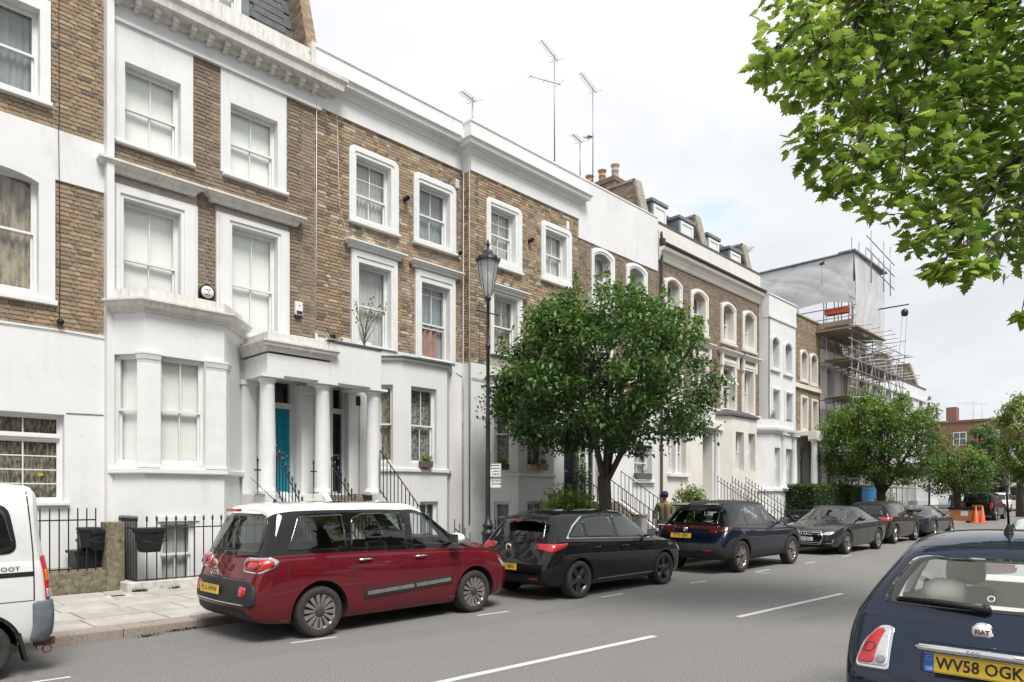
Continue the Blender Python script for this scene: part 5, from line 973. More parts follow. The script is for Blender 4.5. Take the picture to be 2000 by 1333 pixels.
# ---- window boxes, planters, plants
def leafmesh(name, pts, size, mats, seed, par=None, kind=None, flat=.5, colf=None, nm=None, loc=None):
    """pts: iterable of (x,y,z,size factor, tint 0..1); each leaf a folded diamond"""
    r = random.Random(seed); vs = []; fs = []; cols = []
    for (x, y, z, s, tn) in pts:
        a = r.uniform(0, 6.283); el = r.gauss(-.35, .55); c, s_ = math.cos(a), math.sin(a); ce, se = math.cos(el), math.sin(el); L_ = size*s*r.uniform(.7, 1.25); W_ = L_*.30
        dx, dy, dz = c*ce*L_, s_*ce*L_, se*L_; tw = r.uniform(-.7, .7); px_, py_, pz_ = -s_*W_*math.cos(tw), c*W_*math.cos(tw), math.sin(tw)*W_
        b = len(vs); m = .42; f = .12*L_
        vs += [(x, y, z), (x+dx*m+px_, y+dy*m+py_, z+dz*m+pz_+f), (x+dx, y+dy, z+dz-f*.5), (x+dx*m-px_, y+dy*m-py_, z+dz*m-pz_+f), (x+dx*m, y+dy*m, z+dz*m-.0)]
        fs += [(b, b+1, b+2, b+4), (b, b+4, b+2, b+3)]; cl = colf(tn, r); cols += [cl, cl]
    me = bpy.data.meshes.new(name); me.from_pydata(vs, [], fs); [me.materials.append(MT[m]) for m in mats]
    ca = me.color_attributes.new('Col', 'FLOAT_COLOR', 'CORNER'); d = []
    for cl in cols: d += [cl[0], cl[1], cl[2], 1]*4
    ca.data.foreach_set('color', d); me.polygons.foreach_set('use_smooth', [True]*len(me.polygons)); me.update()
    return obj(nm or name, me, mats, par, kind=kind, loc=loc)
mat('leaf', (1, 1, 1), (.78, .78, .78), .42, 60, attr='Col', ramp=(.3, .7), trans=.30, spec=.45)
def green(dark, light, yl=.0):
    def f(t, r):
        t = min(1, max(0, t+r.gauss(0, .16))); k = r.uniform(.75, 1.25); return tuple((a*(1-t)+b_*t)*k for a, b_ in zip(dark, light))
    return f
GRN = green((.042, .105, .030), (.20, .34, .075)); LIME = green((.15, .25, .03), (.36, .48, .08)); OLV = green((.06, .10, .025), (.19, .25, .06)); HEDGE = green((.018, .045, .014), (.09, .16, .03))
def blob(n, c, rad, seed, shell=.55, tf=None):
    r = random.Random(seed); out = []
    while len(out) < n:
        a, b_, d = r.gauss(0, 1), r.gauss(0, 1), r.gauss(0, 1); l = math.sqrt(a*a+b_*b_+d*d); q = (shell+(1-shell)*r.random())*(1+.12*math.sin(a/l*7+seed)+.12*math.sin(d/l*9+b_/l*6)); x, y, z = a/l*q, b_/l*q, d/l*q
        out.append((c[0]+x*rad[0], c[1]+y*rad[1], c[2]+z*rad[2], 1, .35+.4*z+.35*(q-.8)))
    return out
def shrub(label, x, y, z0, rx, ry, h, n, size, colf, seed, cat='shrub', name='shrub', twigs=True, group=None):
    t = thing(name, label, cat, (x, y, z0), 0, group); r = random.Random(seed); pts = []
    for k in range(7):
        c = (r.uniform(-.5, .5)*rx, r.uniform(-.5, .5)*ry, h*r.uniform(.35, .72)); pts += blob(n//7, c, (rx*.55, ry*.55, h*.36), seed*11+k, .5)
    leafmesh('foliage', pts, size, ['leaf'], seed, t, 'stuff', colf=colf, loc=(0, 0, 0))
    b = B()
    for k in range(7): b.tube([(0, 0, 0), (r.uniform(-.2, .2)*rx, r.uniform(-.2, .2)*ry, h*.3), (r.uniform(-.7, .7)*rx, r.uniform(-.7, .7)*ry, h*.75)], [.02, .014, .004], 5)
    obj('stems', b, 'twig', t, loc=(0, 0, 0)); return t
def planter(label, x, y, z, w_, m, colf, seed, d=.16, h=.16, ph=.2, n=160):
    t = thing('window_box', label, 'window box', (x, y, z)); b = B(); b.add([(-w_*.46, -d*.4, 0), (w_*.46, -d*.4, 0), (w_*.46, d*.4, 0), (-w_*.46, d*.4, 0), (-w_*.5, -d*.5, h), (w_*.5, -d*.5, h), (w_*.5, d*.5, h), (-w_*.5, d*.5, h)], [(3, 2, 1, 0), (0, 1, 5, 4), (1, 2, 6, 5), (2, 3, 7, 6), (3, 0, 4, 7), (4, 5, 6, 7)]); obj('box', b, m, t, loc=(0, 0, 0), bevel=.01)
    if n:
        pts = blob(n, (0, 0, h+ph*.35), (w_*.55, d*.7, ph*.55), seed, .2); leafmesh('plant', pts, .07, ['leaf'], seed, t, 'stuff', colf=colf, loc=(0, 0, 0))
mat('brown_plastic', (.16, .12, .10), (.12, .09, .08), .6, 9); mat('green_plastic', (.02, .12, .05), (.02, .1, .04), .5, 9); mat('grey_wicker', (.16, .155, .15), (.06, .06, .06), .9, 60, ramp=(.45, .55))
x = UX(832, 13.52); planter('brown window box with yellow-green plant on the bay sill right of the stair railings', x, 13.52, UZ(832, 914, 13.52), .36, 'brown_plastic', LIME, 1)
x = UX(981, 13.25); planter('green window box with trailing plant beside the lamp post', x, 13.25, UZ(981, 918, 13.25), .42, 'green_plastic', LIME, 2)
for i, px in enumerate((1040, 1062)): x = UX(px, 13.15); planter(['left terracotta pot', 'right terracotta pot'][i]+' on the bay sill behind the tree', x, 13.15, UZ(px, 919, 13.15), .28, 'terracotta', OLV, 3+i, n=50)
x = UX(1255, 13.75); planter('long grey wicker planter under the ground-floor window by the drainpipe', x, 13.72, UZ(1255, 937, 13.72), .95, 'grey_wicker', OLV, 6, h=.22, n=60)
x = UX(1513, 13.25); planter('potted bushy plant at the left first-floor window of the all-white house', x, 13.3, UZ(1513, 834, 13.3), .4, 'terracotta', OLV, 7, ph=.8, n=120); x = UX(1541, 13.25); planter('small potted plant at the right first-floor window of the all-white house', x, 13.3, UZ(1541, 836, 13.3), .35, 'terracotta', GRN, 8, ph=.4, n=80)
# sapling growing out of the porch roof
t = thing('sapling', 'thin wild sapling growing from the porch roof in front of the tall window', 'sapling', (UX(712, 13.4), 13.4, ET3)); r = random.Random(8); b = B(); pts = []
for k in range(11):
    a = r.uniform(-1.4, 1.4) if k else 0; h_ = r.uniform(.7, 1.3); p0 = (0, 0, r.uniform(0, .35)); p1 = (math.sin(a)*h_*.35, r.uniform(-.15, .15), p0[2]+h_*.5); p2 = (math.sin(a)*h_*.75, r.uniform(-.3, .3), p0[2]+h_*.9); b.tube([(0, 0, 0), p0, p1, p2], [.016, .012, .006, .002], 5)
    for q in range(9): k_ = r.random(); pts.append((p1[0]+(p2[0]-p1[0])*k_+r.uniform(-.05, .05), p1[1]+(p2[1]-p1[1])*k_+r.uniform(-.05, .05), p1[2]+(p2[2]-p1[2])*k_+r.uniform(-.05, .05), 1, .6))
obj('stem', b, 'twig', t, loc=(0, 0, 0)); leafmesh('leaves', pts, .075, ['leaf'], 4, t, 'stuff', colf=OLV, loc=(0, 0, 0))
t = tuft
b = B(); r = rng; tuft(b, UX(640, 13.2), 13.0, ETc+.33, 60, .12, .12); tag(obj('cornice_weed', b, 'weed'), 'small green weed on the porch cornice between the two porches', 'weed')
shrub('bright lime-green shrub behind the black hatchback, left of the tree trunk', UX(1105, 12.0), 12.0, .12, 1.15, .7, 2.35, 3600, .13, LIME, 31)
shrub('low yellow-green shrub behind the dark crossover, right of the walking man', UX(1350, 12.4), 12.4, .12, 1.2, .6, 2.0, 3000, .11, green((.05, .09, .015), (.18, .25, .04)), 32)
shrub('climbing greenery by the dark door behind the tree trunk', UX(1135, 13.5), 13.5, 1.0, .4, .25, 2.2, 500, .10, GRN, 33)
def hedge(label, x0, x1, y0, y1, h, n, colf, seed):
    t = thing('hedge', label, 'hedge', (x0, y0, .12)); r = random.Random(seed); pts = []; w_, d = x1-x0, y1-y0
    for i in range(n):
        s = r.random(); u, v, z = r.uniform(0, w_), r.uniform(0, d), r.uniform(0, h)
        if s < .4: v = r.gauss(0, .03)
        elif s < .65: u = r.gauss(0, .03)
        elif s < .9: z = h+r.gauss(0, .03)
        else: u = w_
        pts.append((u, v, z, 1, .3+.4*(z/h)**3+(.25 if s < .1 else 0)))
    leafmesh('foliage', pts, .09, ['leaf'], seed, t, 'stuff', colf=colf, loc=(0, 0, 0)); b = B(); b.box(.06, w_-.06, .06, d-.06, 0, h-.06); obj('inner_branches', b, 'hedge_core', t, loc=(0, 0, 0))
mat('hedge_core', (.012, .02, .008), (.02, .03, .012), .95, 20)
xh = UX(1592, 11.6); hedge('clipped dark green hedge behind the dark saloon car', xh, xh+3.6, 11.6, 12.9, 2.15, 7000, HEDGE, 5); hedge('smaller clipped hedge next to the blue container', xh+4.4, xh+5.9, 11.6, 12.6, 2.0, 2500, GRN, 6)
x = UX(1683, 11.9); t = thing('blue_container', 'bright blue plastic site container with white lettering between hedge and second tree', 'container', (x, 11.9, .12)); b = B(); b.box(0, 2.3, 0, 1.4, .15, 2.1); b.box(-.03, 2.33, -.03, 1.43, 1.98, 2.14); obj('body', b, 'blue_plastic', t, loc=(0, 0, 0), bevel=.03)
b = B(); [b.box(.9+.2*k, 1.05+.2*k, -.042, -.031, 1.15, 1.45) for k in range(4)]; [b.box(-.042, -.031, .25+.22*k, .41+.22*k, 1.15, 1.45) for k in range(4)]; obj('white_lettering', b, 'white_plastic', t, loc=(0, 0, 0), kind='stuff')
shrub('dark rounded shrub at the foot of the second tree', UX(1735, 11.8), 11.8, .12, 1.6, .9, 1.9, 1400, .12, GRN, 34); shrub('ragged shrub left of the second tree trunk', UX(1705, 11.3), 11.3, .12, .9, .6, 1.5, 700, .12, OLV, 35)
# ---- antennas
def yagi(label, x, y, z0, h, booms, group='rooftop aerials'):
    t = thing('aerial', label, 'aerial', (x, y, z0), 0, group); b = B(); b.tube([(0, 0, 0), (0, 0, h)], .022, 6); obj('mast', b, 'galv', t, loc=(0, 0, 0))
    for (zz_, L_, az, n, tilt) in booms:
        b = B(); c, s = math.cos(az), math.sin(az); b.tube([(-c*L_*.2, -s*L_*.2, zz_-tilt*L_*.2), (c*L_*.8, s*L_*.8, zz_+tilt*L_*.8)], .013, 5)
        for i in range(n):
            k = -.15+.93*i/(n-1); p = (c*L_*k, s*L_*k, zz_+tilt*L_*k); q = .13 if i else .28; b.tube([(p[0]-s*q, p[1]+c*q, p[2]), (p[0]+s*q, p[1]-c*q, p[2])], .007, 4)
        obj('boom', b, 'galv', t, loc=(0, 0, 0))
    return t
def roofp(px, py, Yq): return (UX(px, Yq), Yq, UZ(px, py, Yq))
az = math.pi*1.0+.3
x, y, z = roofp(923, 250, 14.7); yagi('small aerial on the parapet of the pink-curtain house', x, y, z-.5, UZ(923, 190, 14.7)-z+.5, [(UZ(923, 196, 14.7)-z+.5, .75, az, 9, -.1)])
x, y, z = roofp(1083, 318, 15.5); zt = UZ(1083, 108, 15.5)-z; yagi('tallest aerial, with two arms, left of the chimney pots', x, y, z, zt, [(zt-.08, 1.35, az, 13, -.05), (zt-.95, 1.3, az-.5, 3, -.12)])
x, y, z = roofp(1158, 350, 15.5); zt = UZ(1158, 172, 15.5)-z; yagi('tall single-armed aerial just left of the chimney pots', x, y, z-.6, zt+.6, [(zt+.55, 1.5, az, 14, -.05)])
x, y, z = roofp(1133, 338, 15.8); zt = UZ(1133, 276, 15.8)-z; yagi('short aerial between the two tall ones', x, y, z-.6, zt+.6, [(zt+.6, .9, az, 9, -.12)])
x, y, z = roofp(1462, 512, 14.6); yagi('small cross-shaped aerial at the end of the dormered roofs', x, y, z-.5, 1.2, [(1.0, .7, az+.5, 5, 0)])
# gull on the short aerial
def bird(label, x, y, z, s=1, fly=False, m='white_plastic', wm='galv', rot=0):
    t = thing('gull' if not fly else 'bird_kite', label, 'bird' if not fly else 'bird scarer', (x, y, z), rot); b = B(); b.lathe((0, 0, 0), [(0, -.22*s), (.03*s, -.18*s), (.075*s, -.05*s), (.07*s, .06*s), (.035*s, .13*s), (.045*s, .17*s), (.03*s, .21*s), (0, .25*s)], 10, axis=0); obj('body', b, m, t, loc=(0, 0, 0))
    for q in (-1, 1):
        b = B()
        if fly: b.add([(.10*s, q*.05*s, .03), (.02*s, q*.5*s, .10*s), (-.12*s, q*.95*s, -.02*s), (-.02*s, q*.5*s, .08*s), (-.1*s, q*.05*s, .02)], [(0, 1, 3, 4), (1, 2, 3)]); b.add([(.06*s, q*.05*s, .015), (.02*s, q*.5*s, .08*s), (-.12*s, q*.95*s, -.03*s), (-.02*s, q*.5*s, .06*s), (-.1*s, q*.05*s, .005)], [(0, 1, 3, 4), (1, 2, 3)])
        else: b.lathe((-.04*s, q*.06*s, .01), [(0, -.22*s), (.03*s, -.1*s), (.05*s, .04*s), (0, .12*s)], 8, axis=0)
        obj('wing', b, wm, t, loc=(0, 0, 0))
    if not fly: b = B(); b.tube([(0, .02, -.14*s), (0, .02, 0)], .006, 4); b.tube([(0, -.02, -.14*s), (0, -.02, 0)], .006, 4); obj('leg', b, 'terracotta', t, loc=(0, 0, 0))
    return t
x, y, z = roofp(1149, 268, 15.8); bird('grey and white gull perched by the aerials', x, y, z, .9, rot=2.4)
# ---- scaffolding and sheeting
t = thing('scaffolding', 'tall tube scaffolding with plank lifts in front of the far white house', 'scaffolding', (36.5, 12, 0)); SXs = [36.5+1.06*i for i in range(9)]; r = random.Random(6)
def tube1(p, q, rr=.026, m='galv', nm='scaffold_tube'): b = B(); b.tube([p, q], rr, 6); obj(nm, b, m, t)
for x in SXs:
    for y in (12.0, 13.2): tube1((x+r.uniform(-.05, .05), y, .0), (x+r.uniform(-.05, .05), y, 9.4 if x > 41.6 else (14.6 if y == 12 else 13.6)))
lifts = [2.3, 4.5, 6.7, 8.6, 10.2]
for z in lifts:
    for y in (11.94, 13.26): tube1((36.1, y, z), (45.6 if z < 9 else 41, y, z+r.uniform(-.05, .05)))
    for y in (11.9,):
        for dz in (.45, .9, 1.35): tube1((35.8, y, z+dz), (45.4 if z < 9 else 41, y, z+dz))
    for x in SXs:
        if z < 9 or x < 42: tube1((x, 11.2-r.uniform(0, .5), z-.05), (x, 13.6, z-.05))
    for k in range(5):
        b = B(); b.box(36.2, 45.2 if z < 9 else 41.2, 12.05+k*.235, 12.05+k*.235+.22, z+.02+r.uniform(0, .01), z+.06); obj('scaffold_plank', b, 'plank', t)
for i, x in enumerate(SXs[:-1]):
    z = .2
    for j in range(4): tube1((x, 11.95, z+j*2.2), (SXs[i+1], 11.95, z+j*2.2+2.1)) if (i+j) % 2 else tube1((SXs[i+1], 11.95, z+j*2.2), (x, 11.95, z+j*2.2+2.1))
for y in (11.9, 12.6, 13.3, 14.6, 16): tube1((36.4, y, 10.0), (36.4, y, 13.9)); 
for z in (10.2, 10.7, 11.2): tube1((36.38, 11.7, z), (36.38, 15.5, z))
b = B(); b.box(36.2, 36.24, 11.9, 13.5, 10.2, 10.5); obj('toe_board', b, 'plank', t); b = B(); b.box(36.1, 40.6, 11.6, 13.6, 10.05, 10.12); obj('platform', b, 'plank', t)
b = B(); b.box(36.5, 36.9, 12.2, 13.3, 10.95, 11.25); obj('orange_barrier', b, 'cone_orange', t); 
b = B(); b.tube([(37.3, 12.1, 4.6), (38.2, 12.3, 8.8)], .04, 6); b.tube([(37.3, 12.5, 4.6), (38.2, 12.7, 8.8)], .04, 6); [b.tube([(37.3+.9*k/10, 12.1+.2*k/10, 4.6+4.2*k/10), (37.3+.9*k/10, 12.5+.2*k/10, 4.6+4.2*k/10)], .02, 5) for k in range(11)]; obj('ladder', b, 'yellow_plank', t)
b = B(); b.box(37.0, 37.8, 12.2, 13.0, 4.6, 5.5); obj('yellow_tarpaulin', b, 'yellow_paint', t, bevel=.15)
for x in (37.5, 39.5, 40.6): tube1((x, 11.4, 12.4), (x, 11.4, 15.0))
for z in (13.3, 14.0, 14.6): tube1((36.8, 11.4, z), (41.3, 11.4, z-.4))
for k in range(14): x = 37+k*.4; tube1((x, 10.9+r.uniform(-.3, .3), 9.2+r.uniform(-.4, .4)), (x+.4, 13, 9.4+r.uniform(-.4, .4)))
b = B(); b.tube([(39.8, 11.9, 11.6), (39.8, 10.3, 11.6)], .035, 6); b.lathe((39.8, 10.5, 11.2), [(0, -.2), (.14, -.15), (.18, 0), (.14, .15), (0, .22)], 10); b.tube([(39.8, 10.4, 11.2), (39.8, 10.6, 7.0)], .008, 4); b.tube([(39.8, 10.6, 11.2), (39.8, 10.9, 7.0)], .008, 4); obj('pulley_hoist', b, 'black_iron', t)
# sheeting: creased plastic
def crease(fn, nu, nv, name, par, mats='sheeting', th=.02):
    b = B(); vs = [fn(i/nu, j/nv) for j in range(nv+1) for i in range(nu+1)]; b.add(vs, [(j*(nu+1)+i, j*(nu+1)+i+1, (j+1)*(nu+1)+i+1, (j+1)*(nu+1)+i) for j in range(nv) for i in range(nu)], 0, True); return obj(name, b, mats, par)
def nz(u, v, s): return (math.sin(u*11+v*23+s)+.7*math.sin(u*29-v*13+2*s)+.5*math.sin(u*7+v*47+3*s)+.4*math.sin(u*61+v*31))/2.6
ts = thing('plastic_sheeting', 'white creased plastic sheeting box wrapped over the scaffolding top', 'sheeting', (36.3, 11.8, 10))
def fold(a, b_, s): return sum(w_*abs(math.sin(a*fa+b_*fb+s*k_+.6*math.sin(a*3+b_*2+k_)))**.6 for k_, (w_, fa, fb) in enumerate(((1, 3.1, 2.2), (.7, -4.3, 3.7), (.5, 8.1, 1.3), (.35, 5.3, -7.1), (.2, 17, 5))))/2.75
def sag(u): return 11.25+.30*math.sin(u*3.1)+.10*math.sin(u*9)
crease(lambda u, v: (36.32-.13*fold(u*2, v*1.6, 1)*(.3+.7*math.sin(math.pi*v)), 11.85+u*6, sag(u)*(1-v)+(13.76)*v), 90, 40, 'side_sheet', ts)
crease(lambda u, v: (36.3+u*4.6, 11.86-.15*fold(u*3, v*.9, 4)*(.3+.7*math.sin(math.pi*v)), (9.5+(1-u)*.8+.15*math.sin(u*14))*(1-v)+(13.8-u*.35)*v), 80, 60, 'front_sheet', ts)
b = B(); b.tube([(36.25, 18, 13.75), (36.25, 11.7, 13.8)], .06, 6); b.box(36.1, 41.2, 11.7, 12.5, 13.78, 13.86); b.box(36.3, 41.0, 12.5, 18, 13.7, 13.78); obj('sheet_roof', b, 'lead', ts)
bd = bird('black bird-shaped scarer flying in front of the plastic sheeting', *(lambda p: (p[0], p[1], 0))(D(1605, 33)), .7, True, 'ink', 'ink', rot=TH-math.pi/2); bd.location.z = EYE-(516-HOR)*33/FPX
b = B(); b.tube([(0, 0, -1.0), (0, 0, 0)], .01, 4); obj('line', b, 'galv', bd, loc=(0, 0, 0))
# ---------------------------------------------------------------- trees
def tree(label, x, y, z0, trunk_r, fork, crown, n, size, colf, seed, tuft_n=14, group='street trees', spikes=True):
    """crown = (cx, cy, z_bottom, z_top, radius); flat-bottomed vase crown built from limb-end sprays"""
    t = thing('street_tree', label, 'tree', (x, y, z0), 0, group); r = random.Random(seed)
    ox, oy, zb, zt, R_ = crown; b = B()
    b.tube([(0, 0, -.05), (0, 0, .12), (.02, .0, fork*.5), (.0, .03, fork)], [trunk_r*1.4, trunk_r*1.12, trunk_r, trunk_r*.95], 14); obj('trunk', b, 'bark', t, loc=(0, 0, 0))
    tips = []; zm = zb+(zt-zb)*.32
    for k in range(6):
        a = k*6.283/6+r.uniform(-.3, .3); out = R_*(.30+.35*(k % 2)); p1 = (math.cos(a)*out*.35, math.sin(a)*out*.35, fork+(zm-fork)*.55); p2 = (ox+math.cos(a)*out*.8, oy+math.sin(a)*out*.8, zm+.3+r.uniform(0, .6)); p3 = (ox+math.cos(a)*out*1.25, oy+math.sin(a)*out*1.25, zm+.9+r.uniform(0, .9))
        b = B(); b.tube([(math.cos(a)*.03, math.sin(a)*.03, fork-.15), p1, p2, p3], [trunk_r*.50, trunk_r*.38, trunk_r*.22, .03], 8)
        for j in range(5):
            q = r.uniform(.0, 1); s = tuple(p1[i]+(p2[i]-p1[i])*q for i in range(3)); aa = a+r.uniform(-1.2, 1.2); rr = R_*r.uniform(.5, .92); e = (ox+math.cos(aa)*rr, oy+math.sin(aa)*rr, zb+(zt-zb)*r.uniform(.15, .75)); m = tuple((s[i]+e[i])/2+(.15 if i == 2 else 0) for i in range(3)); b.tube([s, m, e], [.045, .03, .01], 6)
        obj('limb', b, 'bark', t, loc=(0, 0, 0))
    pts = []; clumps = []
    H_ = zt-zb
    for k in range(150):       # outer shell of sprays
        a = r.uniform(0, 6.283); v = r.random(); el = v*1.5; prof = math.sin(min(1.57, .95+.0*el)) ; zf = r.random()**.9
        rad = R_*(math.sqrt(max(0, 1-((zf-.34)/.68)**2)) if zf > .34 else (.66+.34*zf/.34)) * (.86+.2*r.random()) * (1+.08*math.sin(3*a+seed))
        if zf < .12: rad *= r.uniform(.35, 1)
        zc = zb+H_*zf*(.92+.08*math.sin(5*a)); clumps.append((ox+math.cos(a)*rad*.93, oy+math.sin(a)*rad*.93, zc, a, .42+.25*r.random(), rad))
    for k in range(65):
        a = r.uniform(0, 6.283); zf = r.uniform(.1, .85); rad = R_*r.random()**.5*.75*(math.sqrt(max(0, 1-((zf-.34)/.7)**2)) if zf > .34 else .8); clumps.append((ox+math.cos(a)*rad, oy+math.sin(a)*rad, zb+H_*zf, a, .6, rad))
    if spikes:
        for k in range(34):    # upright shoots that break the top outline
            a = r.uniform(0, 6.283); q = r.random()**.6; rad = R_*q*.92; zc = zb+H_*(.34+.66*math.sqrt(max(0, 1-q*q*.85))); hh = r.uniform(.35, .85)
            for i in range(int(n/420)): f = r.random(); pts.append((ox+math.cos(a)*rad+r.gauss(0, .085)*(1.25-f), oy+math.sin(a)*rad+r.gauss(0, .085)*(1.25-f), zc-.15+hh*f, .85, .62+.3*f))
    per = max(6, int((n-len(pts))/len(clumps)))
    for (cx_, cy_, cz, a, s, rad) in clumps:
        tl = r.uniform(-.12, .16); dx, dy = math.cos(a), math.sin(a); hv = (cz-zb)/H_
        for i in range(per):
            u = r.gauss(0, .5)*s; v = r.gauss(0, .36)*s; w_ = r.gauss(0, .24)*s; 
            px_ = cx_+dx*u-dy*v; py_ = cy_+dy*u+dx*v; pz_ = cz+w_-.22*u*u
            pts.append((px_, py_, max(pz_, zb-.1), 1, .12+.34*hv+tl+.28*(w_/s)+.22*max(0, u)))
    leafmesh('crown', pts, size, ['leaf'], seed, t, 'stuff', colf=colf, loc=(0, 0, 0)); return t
x1, y1 = UX(1182, 10.4), 10.4
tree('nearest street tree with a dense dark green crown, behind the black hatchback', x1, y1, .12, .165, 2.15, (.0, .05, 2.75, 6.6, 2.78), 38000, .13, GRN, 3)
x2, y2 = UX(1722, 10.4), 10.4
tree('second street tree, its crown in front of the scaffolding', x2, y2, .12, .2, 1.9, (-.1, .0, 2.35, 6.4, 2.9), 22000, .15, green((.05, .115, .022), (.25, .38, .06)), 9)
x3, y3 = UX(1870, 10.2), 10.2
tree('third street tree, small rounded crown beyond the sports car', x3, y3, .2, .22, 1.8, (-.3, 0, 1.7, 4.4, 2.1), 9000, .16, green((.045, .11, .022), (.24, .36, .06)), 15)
# garden-square trees at the far end
def round_tree(label, px, d, pz_top, pz_bot, wpx, n, size, colf, seed, name='tree', tr=.2):
    x, y = D(px, d); z0 = gz(x)+.0; zt = EYE-(pz_top-HOR)*d/FPX; zb = EYE-(pz_bot-HOR)*d/FPX; rad = wpx*d/FPX/2
    t = thing(name, label, 'tree', (x, y, z0)); r = random.Random(seed); b = B(); b.tube([(0, 0, -.1), (0, 0, (zb-z0)), (.1, .1, zt-z0-1)], [tr, tr*.8, .04], 8); obj('trunk', b, 'bark', t, loc=(0, 0, 0))
    pts = []; H_ = zt-zb
    for k in range(60):
        a, q = r.uniform(0, 6.283), r.random(); zf = r.random(); rr = rad*math.sqrt(max(.02, 1-(2*zf-1)**2))*(.55+.45*r.random()); c = (math.cos(a)*rr, math.sin(a)*rr, zb-z0+H_*zf); tl = r.uniform(-.15, .15); s = rad*.34
        for i in range(n//60): dx, dy, dz = r.gauss(0, .5)*s, r.gauss(0, .5)*s, r.gauss(0, .4)*s; pts.append((c[0]+dx, c[1]+dy, c[2]+dz, 1, .3+.35*zf+tl+.35*dz/s))
    leafmesh('crown', pts, size, ['leaf'], seed, t, 'stuff', colf=colf, loc=(0, 0, 0)); return t
round_tree('dark tall tree rising before the red brick flats', 1915, 66, 825, 925, 50, 3500, .28, GRN, 51)
round_tree('small round grey-green tree on the grass before the flats', 1945, 70, 906, 968, 44, 3000, .22, green((.03, .06, .025), (.10, .15, .06)), 52, tr=.1)
round_tree('pale green leafy tree at the right edge beyond the parked cars', 1992, 48, 778, 935, 84, 8000, .22, green((.10, .16, .03), (.36, .45, .12)), 53, tr=.25)
round_tree('dark treetop behind the pale tree at the far right', 1978, 80, 795, 900, 50, 3000, .3, GRN, 54)
round_tree('yellow-green bush-like tree at the far street corner', 1812, 58, 935, 985, 22, 900, .2, LIME, 55, tr=.08)
# ---- big plane tree overhanging from the near pavement
mat('plane_leaf', (1, 1, 1), (.82, .82, .82), .5, 40, attr='Col', ramp=(.3, .7), trans=.58, spec=.35)
mat('plane_leaf_single', (1, 1, 1), (.82, .82, .82), .5, 40, objcol=True, ramp=(.3, .7), trans=.58, spec=.35)
LO = [(0, 0), (.10, -.16), (.36, -.34), (.40, -.20), (.58, -.30), (.62, -.16), (.78, -.16), (1, 0)]   # half outline of a lobed leaf
HALF = [(0.0, .0), (-.06, .14), (.10, .20), (.02, .42), (.20, .34), (.30, .56), (.40, .30), (.52, .44), (.62, .22), (.72, .24), (.80, .10), (1.02, 0)]
def leaf_geo():
    pts = [(0, 0, 0)]; vs = [(x, y*.95, -.10*abs(y)-.12*x*x) for x, y in HALF]; ws = [(x, -y*.95, -.10*abs(y)-.12*x*x) for x, y in HALF[1:-1]]
    mid = [(x, 0, .04-.12*x*x) for x in (.2, .4, .6, .8)]
    V = vs+ws+mid; n = len(vs); o = n; m = n+len(ws)
    F = [(0, 1, 2, m), (m, 2, 3, 4), (m, 4, 5, m+1), (m+1, 5, 6), (m+1, 6, 7, m+2), (m+2, 7, 8), (m+2, 8, 9, m+3), (m+3, 9, 10, 11)]
    def mir(i): return i if (i == 0 or i == n-1 or i >= m) else o+i-1
    return V, F+[tuple(mir(i) for i in f)[::-1] for f in F]
LV, LF = leaf_geo()
lm = bpy.data.meshes.new('leaf'); lm.from_pydata(LV, [], LF); lm.materials.append(MT['plane_leaf_single']); lm.update()
px0, py0 = 11.3, -2.6
pt = thing('plane_tree', 'large plane tree with lobed bright green leaves overhanging the top right corner', 'tree', (px0, py0, .12))
b = B(); b.tube([(0, 0, -.1), (.05, 0, 1.5), (-.1, .1, 3.6), (-.5, .6, 5.4), (-.6, 1.0, 7.5), (-.5, 1.3, 10)], [.42, .33, .30, .25, .18, .08], 16); obj('trunk', b, 'bark', pt, loc=(0, 0, 0))
BL = [(1500, 122, 7.6, .26), (1560, 55, 7.8, .42), (1600, 120, 8, .55), (1550, 160, 7.7, .3), (1680, 60, 8.4, .9), (1640, 200, 8, .6), (1595, 275, 7.9, .38), (1760, 120, 8.6, 1.15), (1750, 260, 8.2, .8), (1670, 320, 7.8, .5), (1640, 350, 7.8, .28), (1850, 60, 9, 1.3), (1880, 230, 8.8, 1.2), (1810, 350, 8.4, .75), (1740, 380, 8, .4), (1930, 380, 8.6, .85), (1850, 450, 8.2, .5), (1800, 470, 8, .24), (1990, 150, 9.4, 1.5), (2010, 330, 9, 1.1), (1960, 470, 8.3, .45), (1870, 510, 8, .26), (1905, 530, 7.9, .2), (1835, 525, 7.9, .14), (2080, 250, 9, 1.6), (2100, 450, 9, .9), (1750, -60, 8.6, 1.3), (1950, -60, 9, 1.6), (1600, -50, 8.2, .8), (2120, 20, 9, 2.0), (2000, 618, 8.4, .10), (2150, 400, 8, 1)]
BL.sort(key=lambda q: -q[3]); big = []; r = random.Random(77); leaves = []; root = Vector((px0, py0, .12)); PG = green((.125, .235, .035), (.53, .68, .11)); tg = B(); lb_ = B()
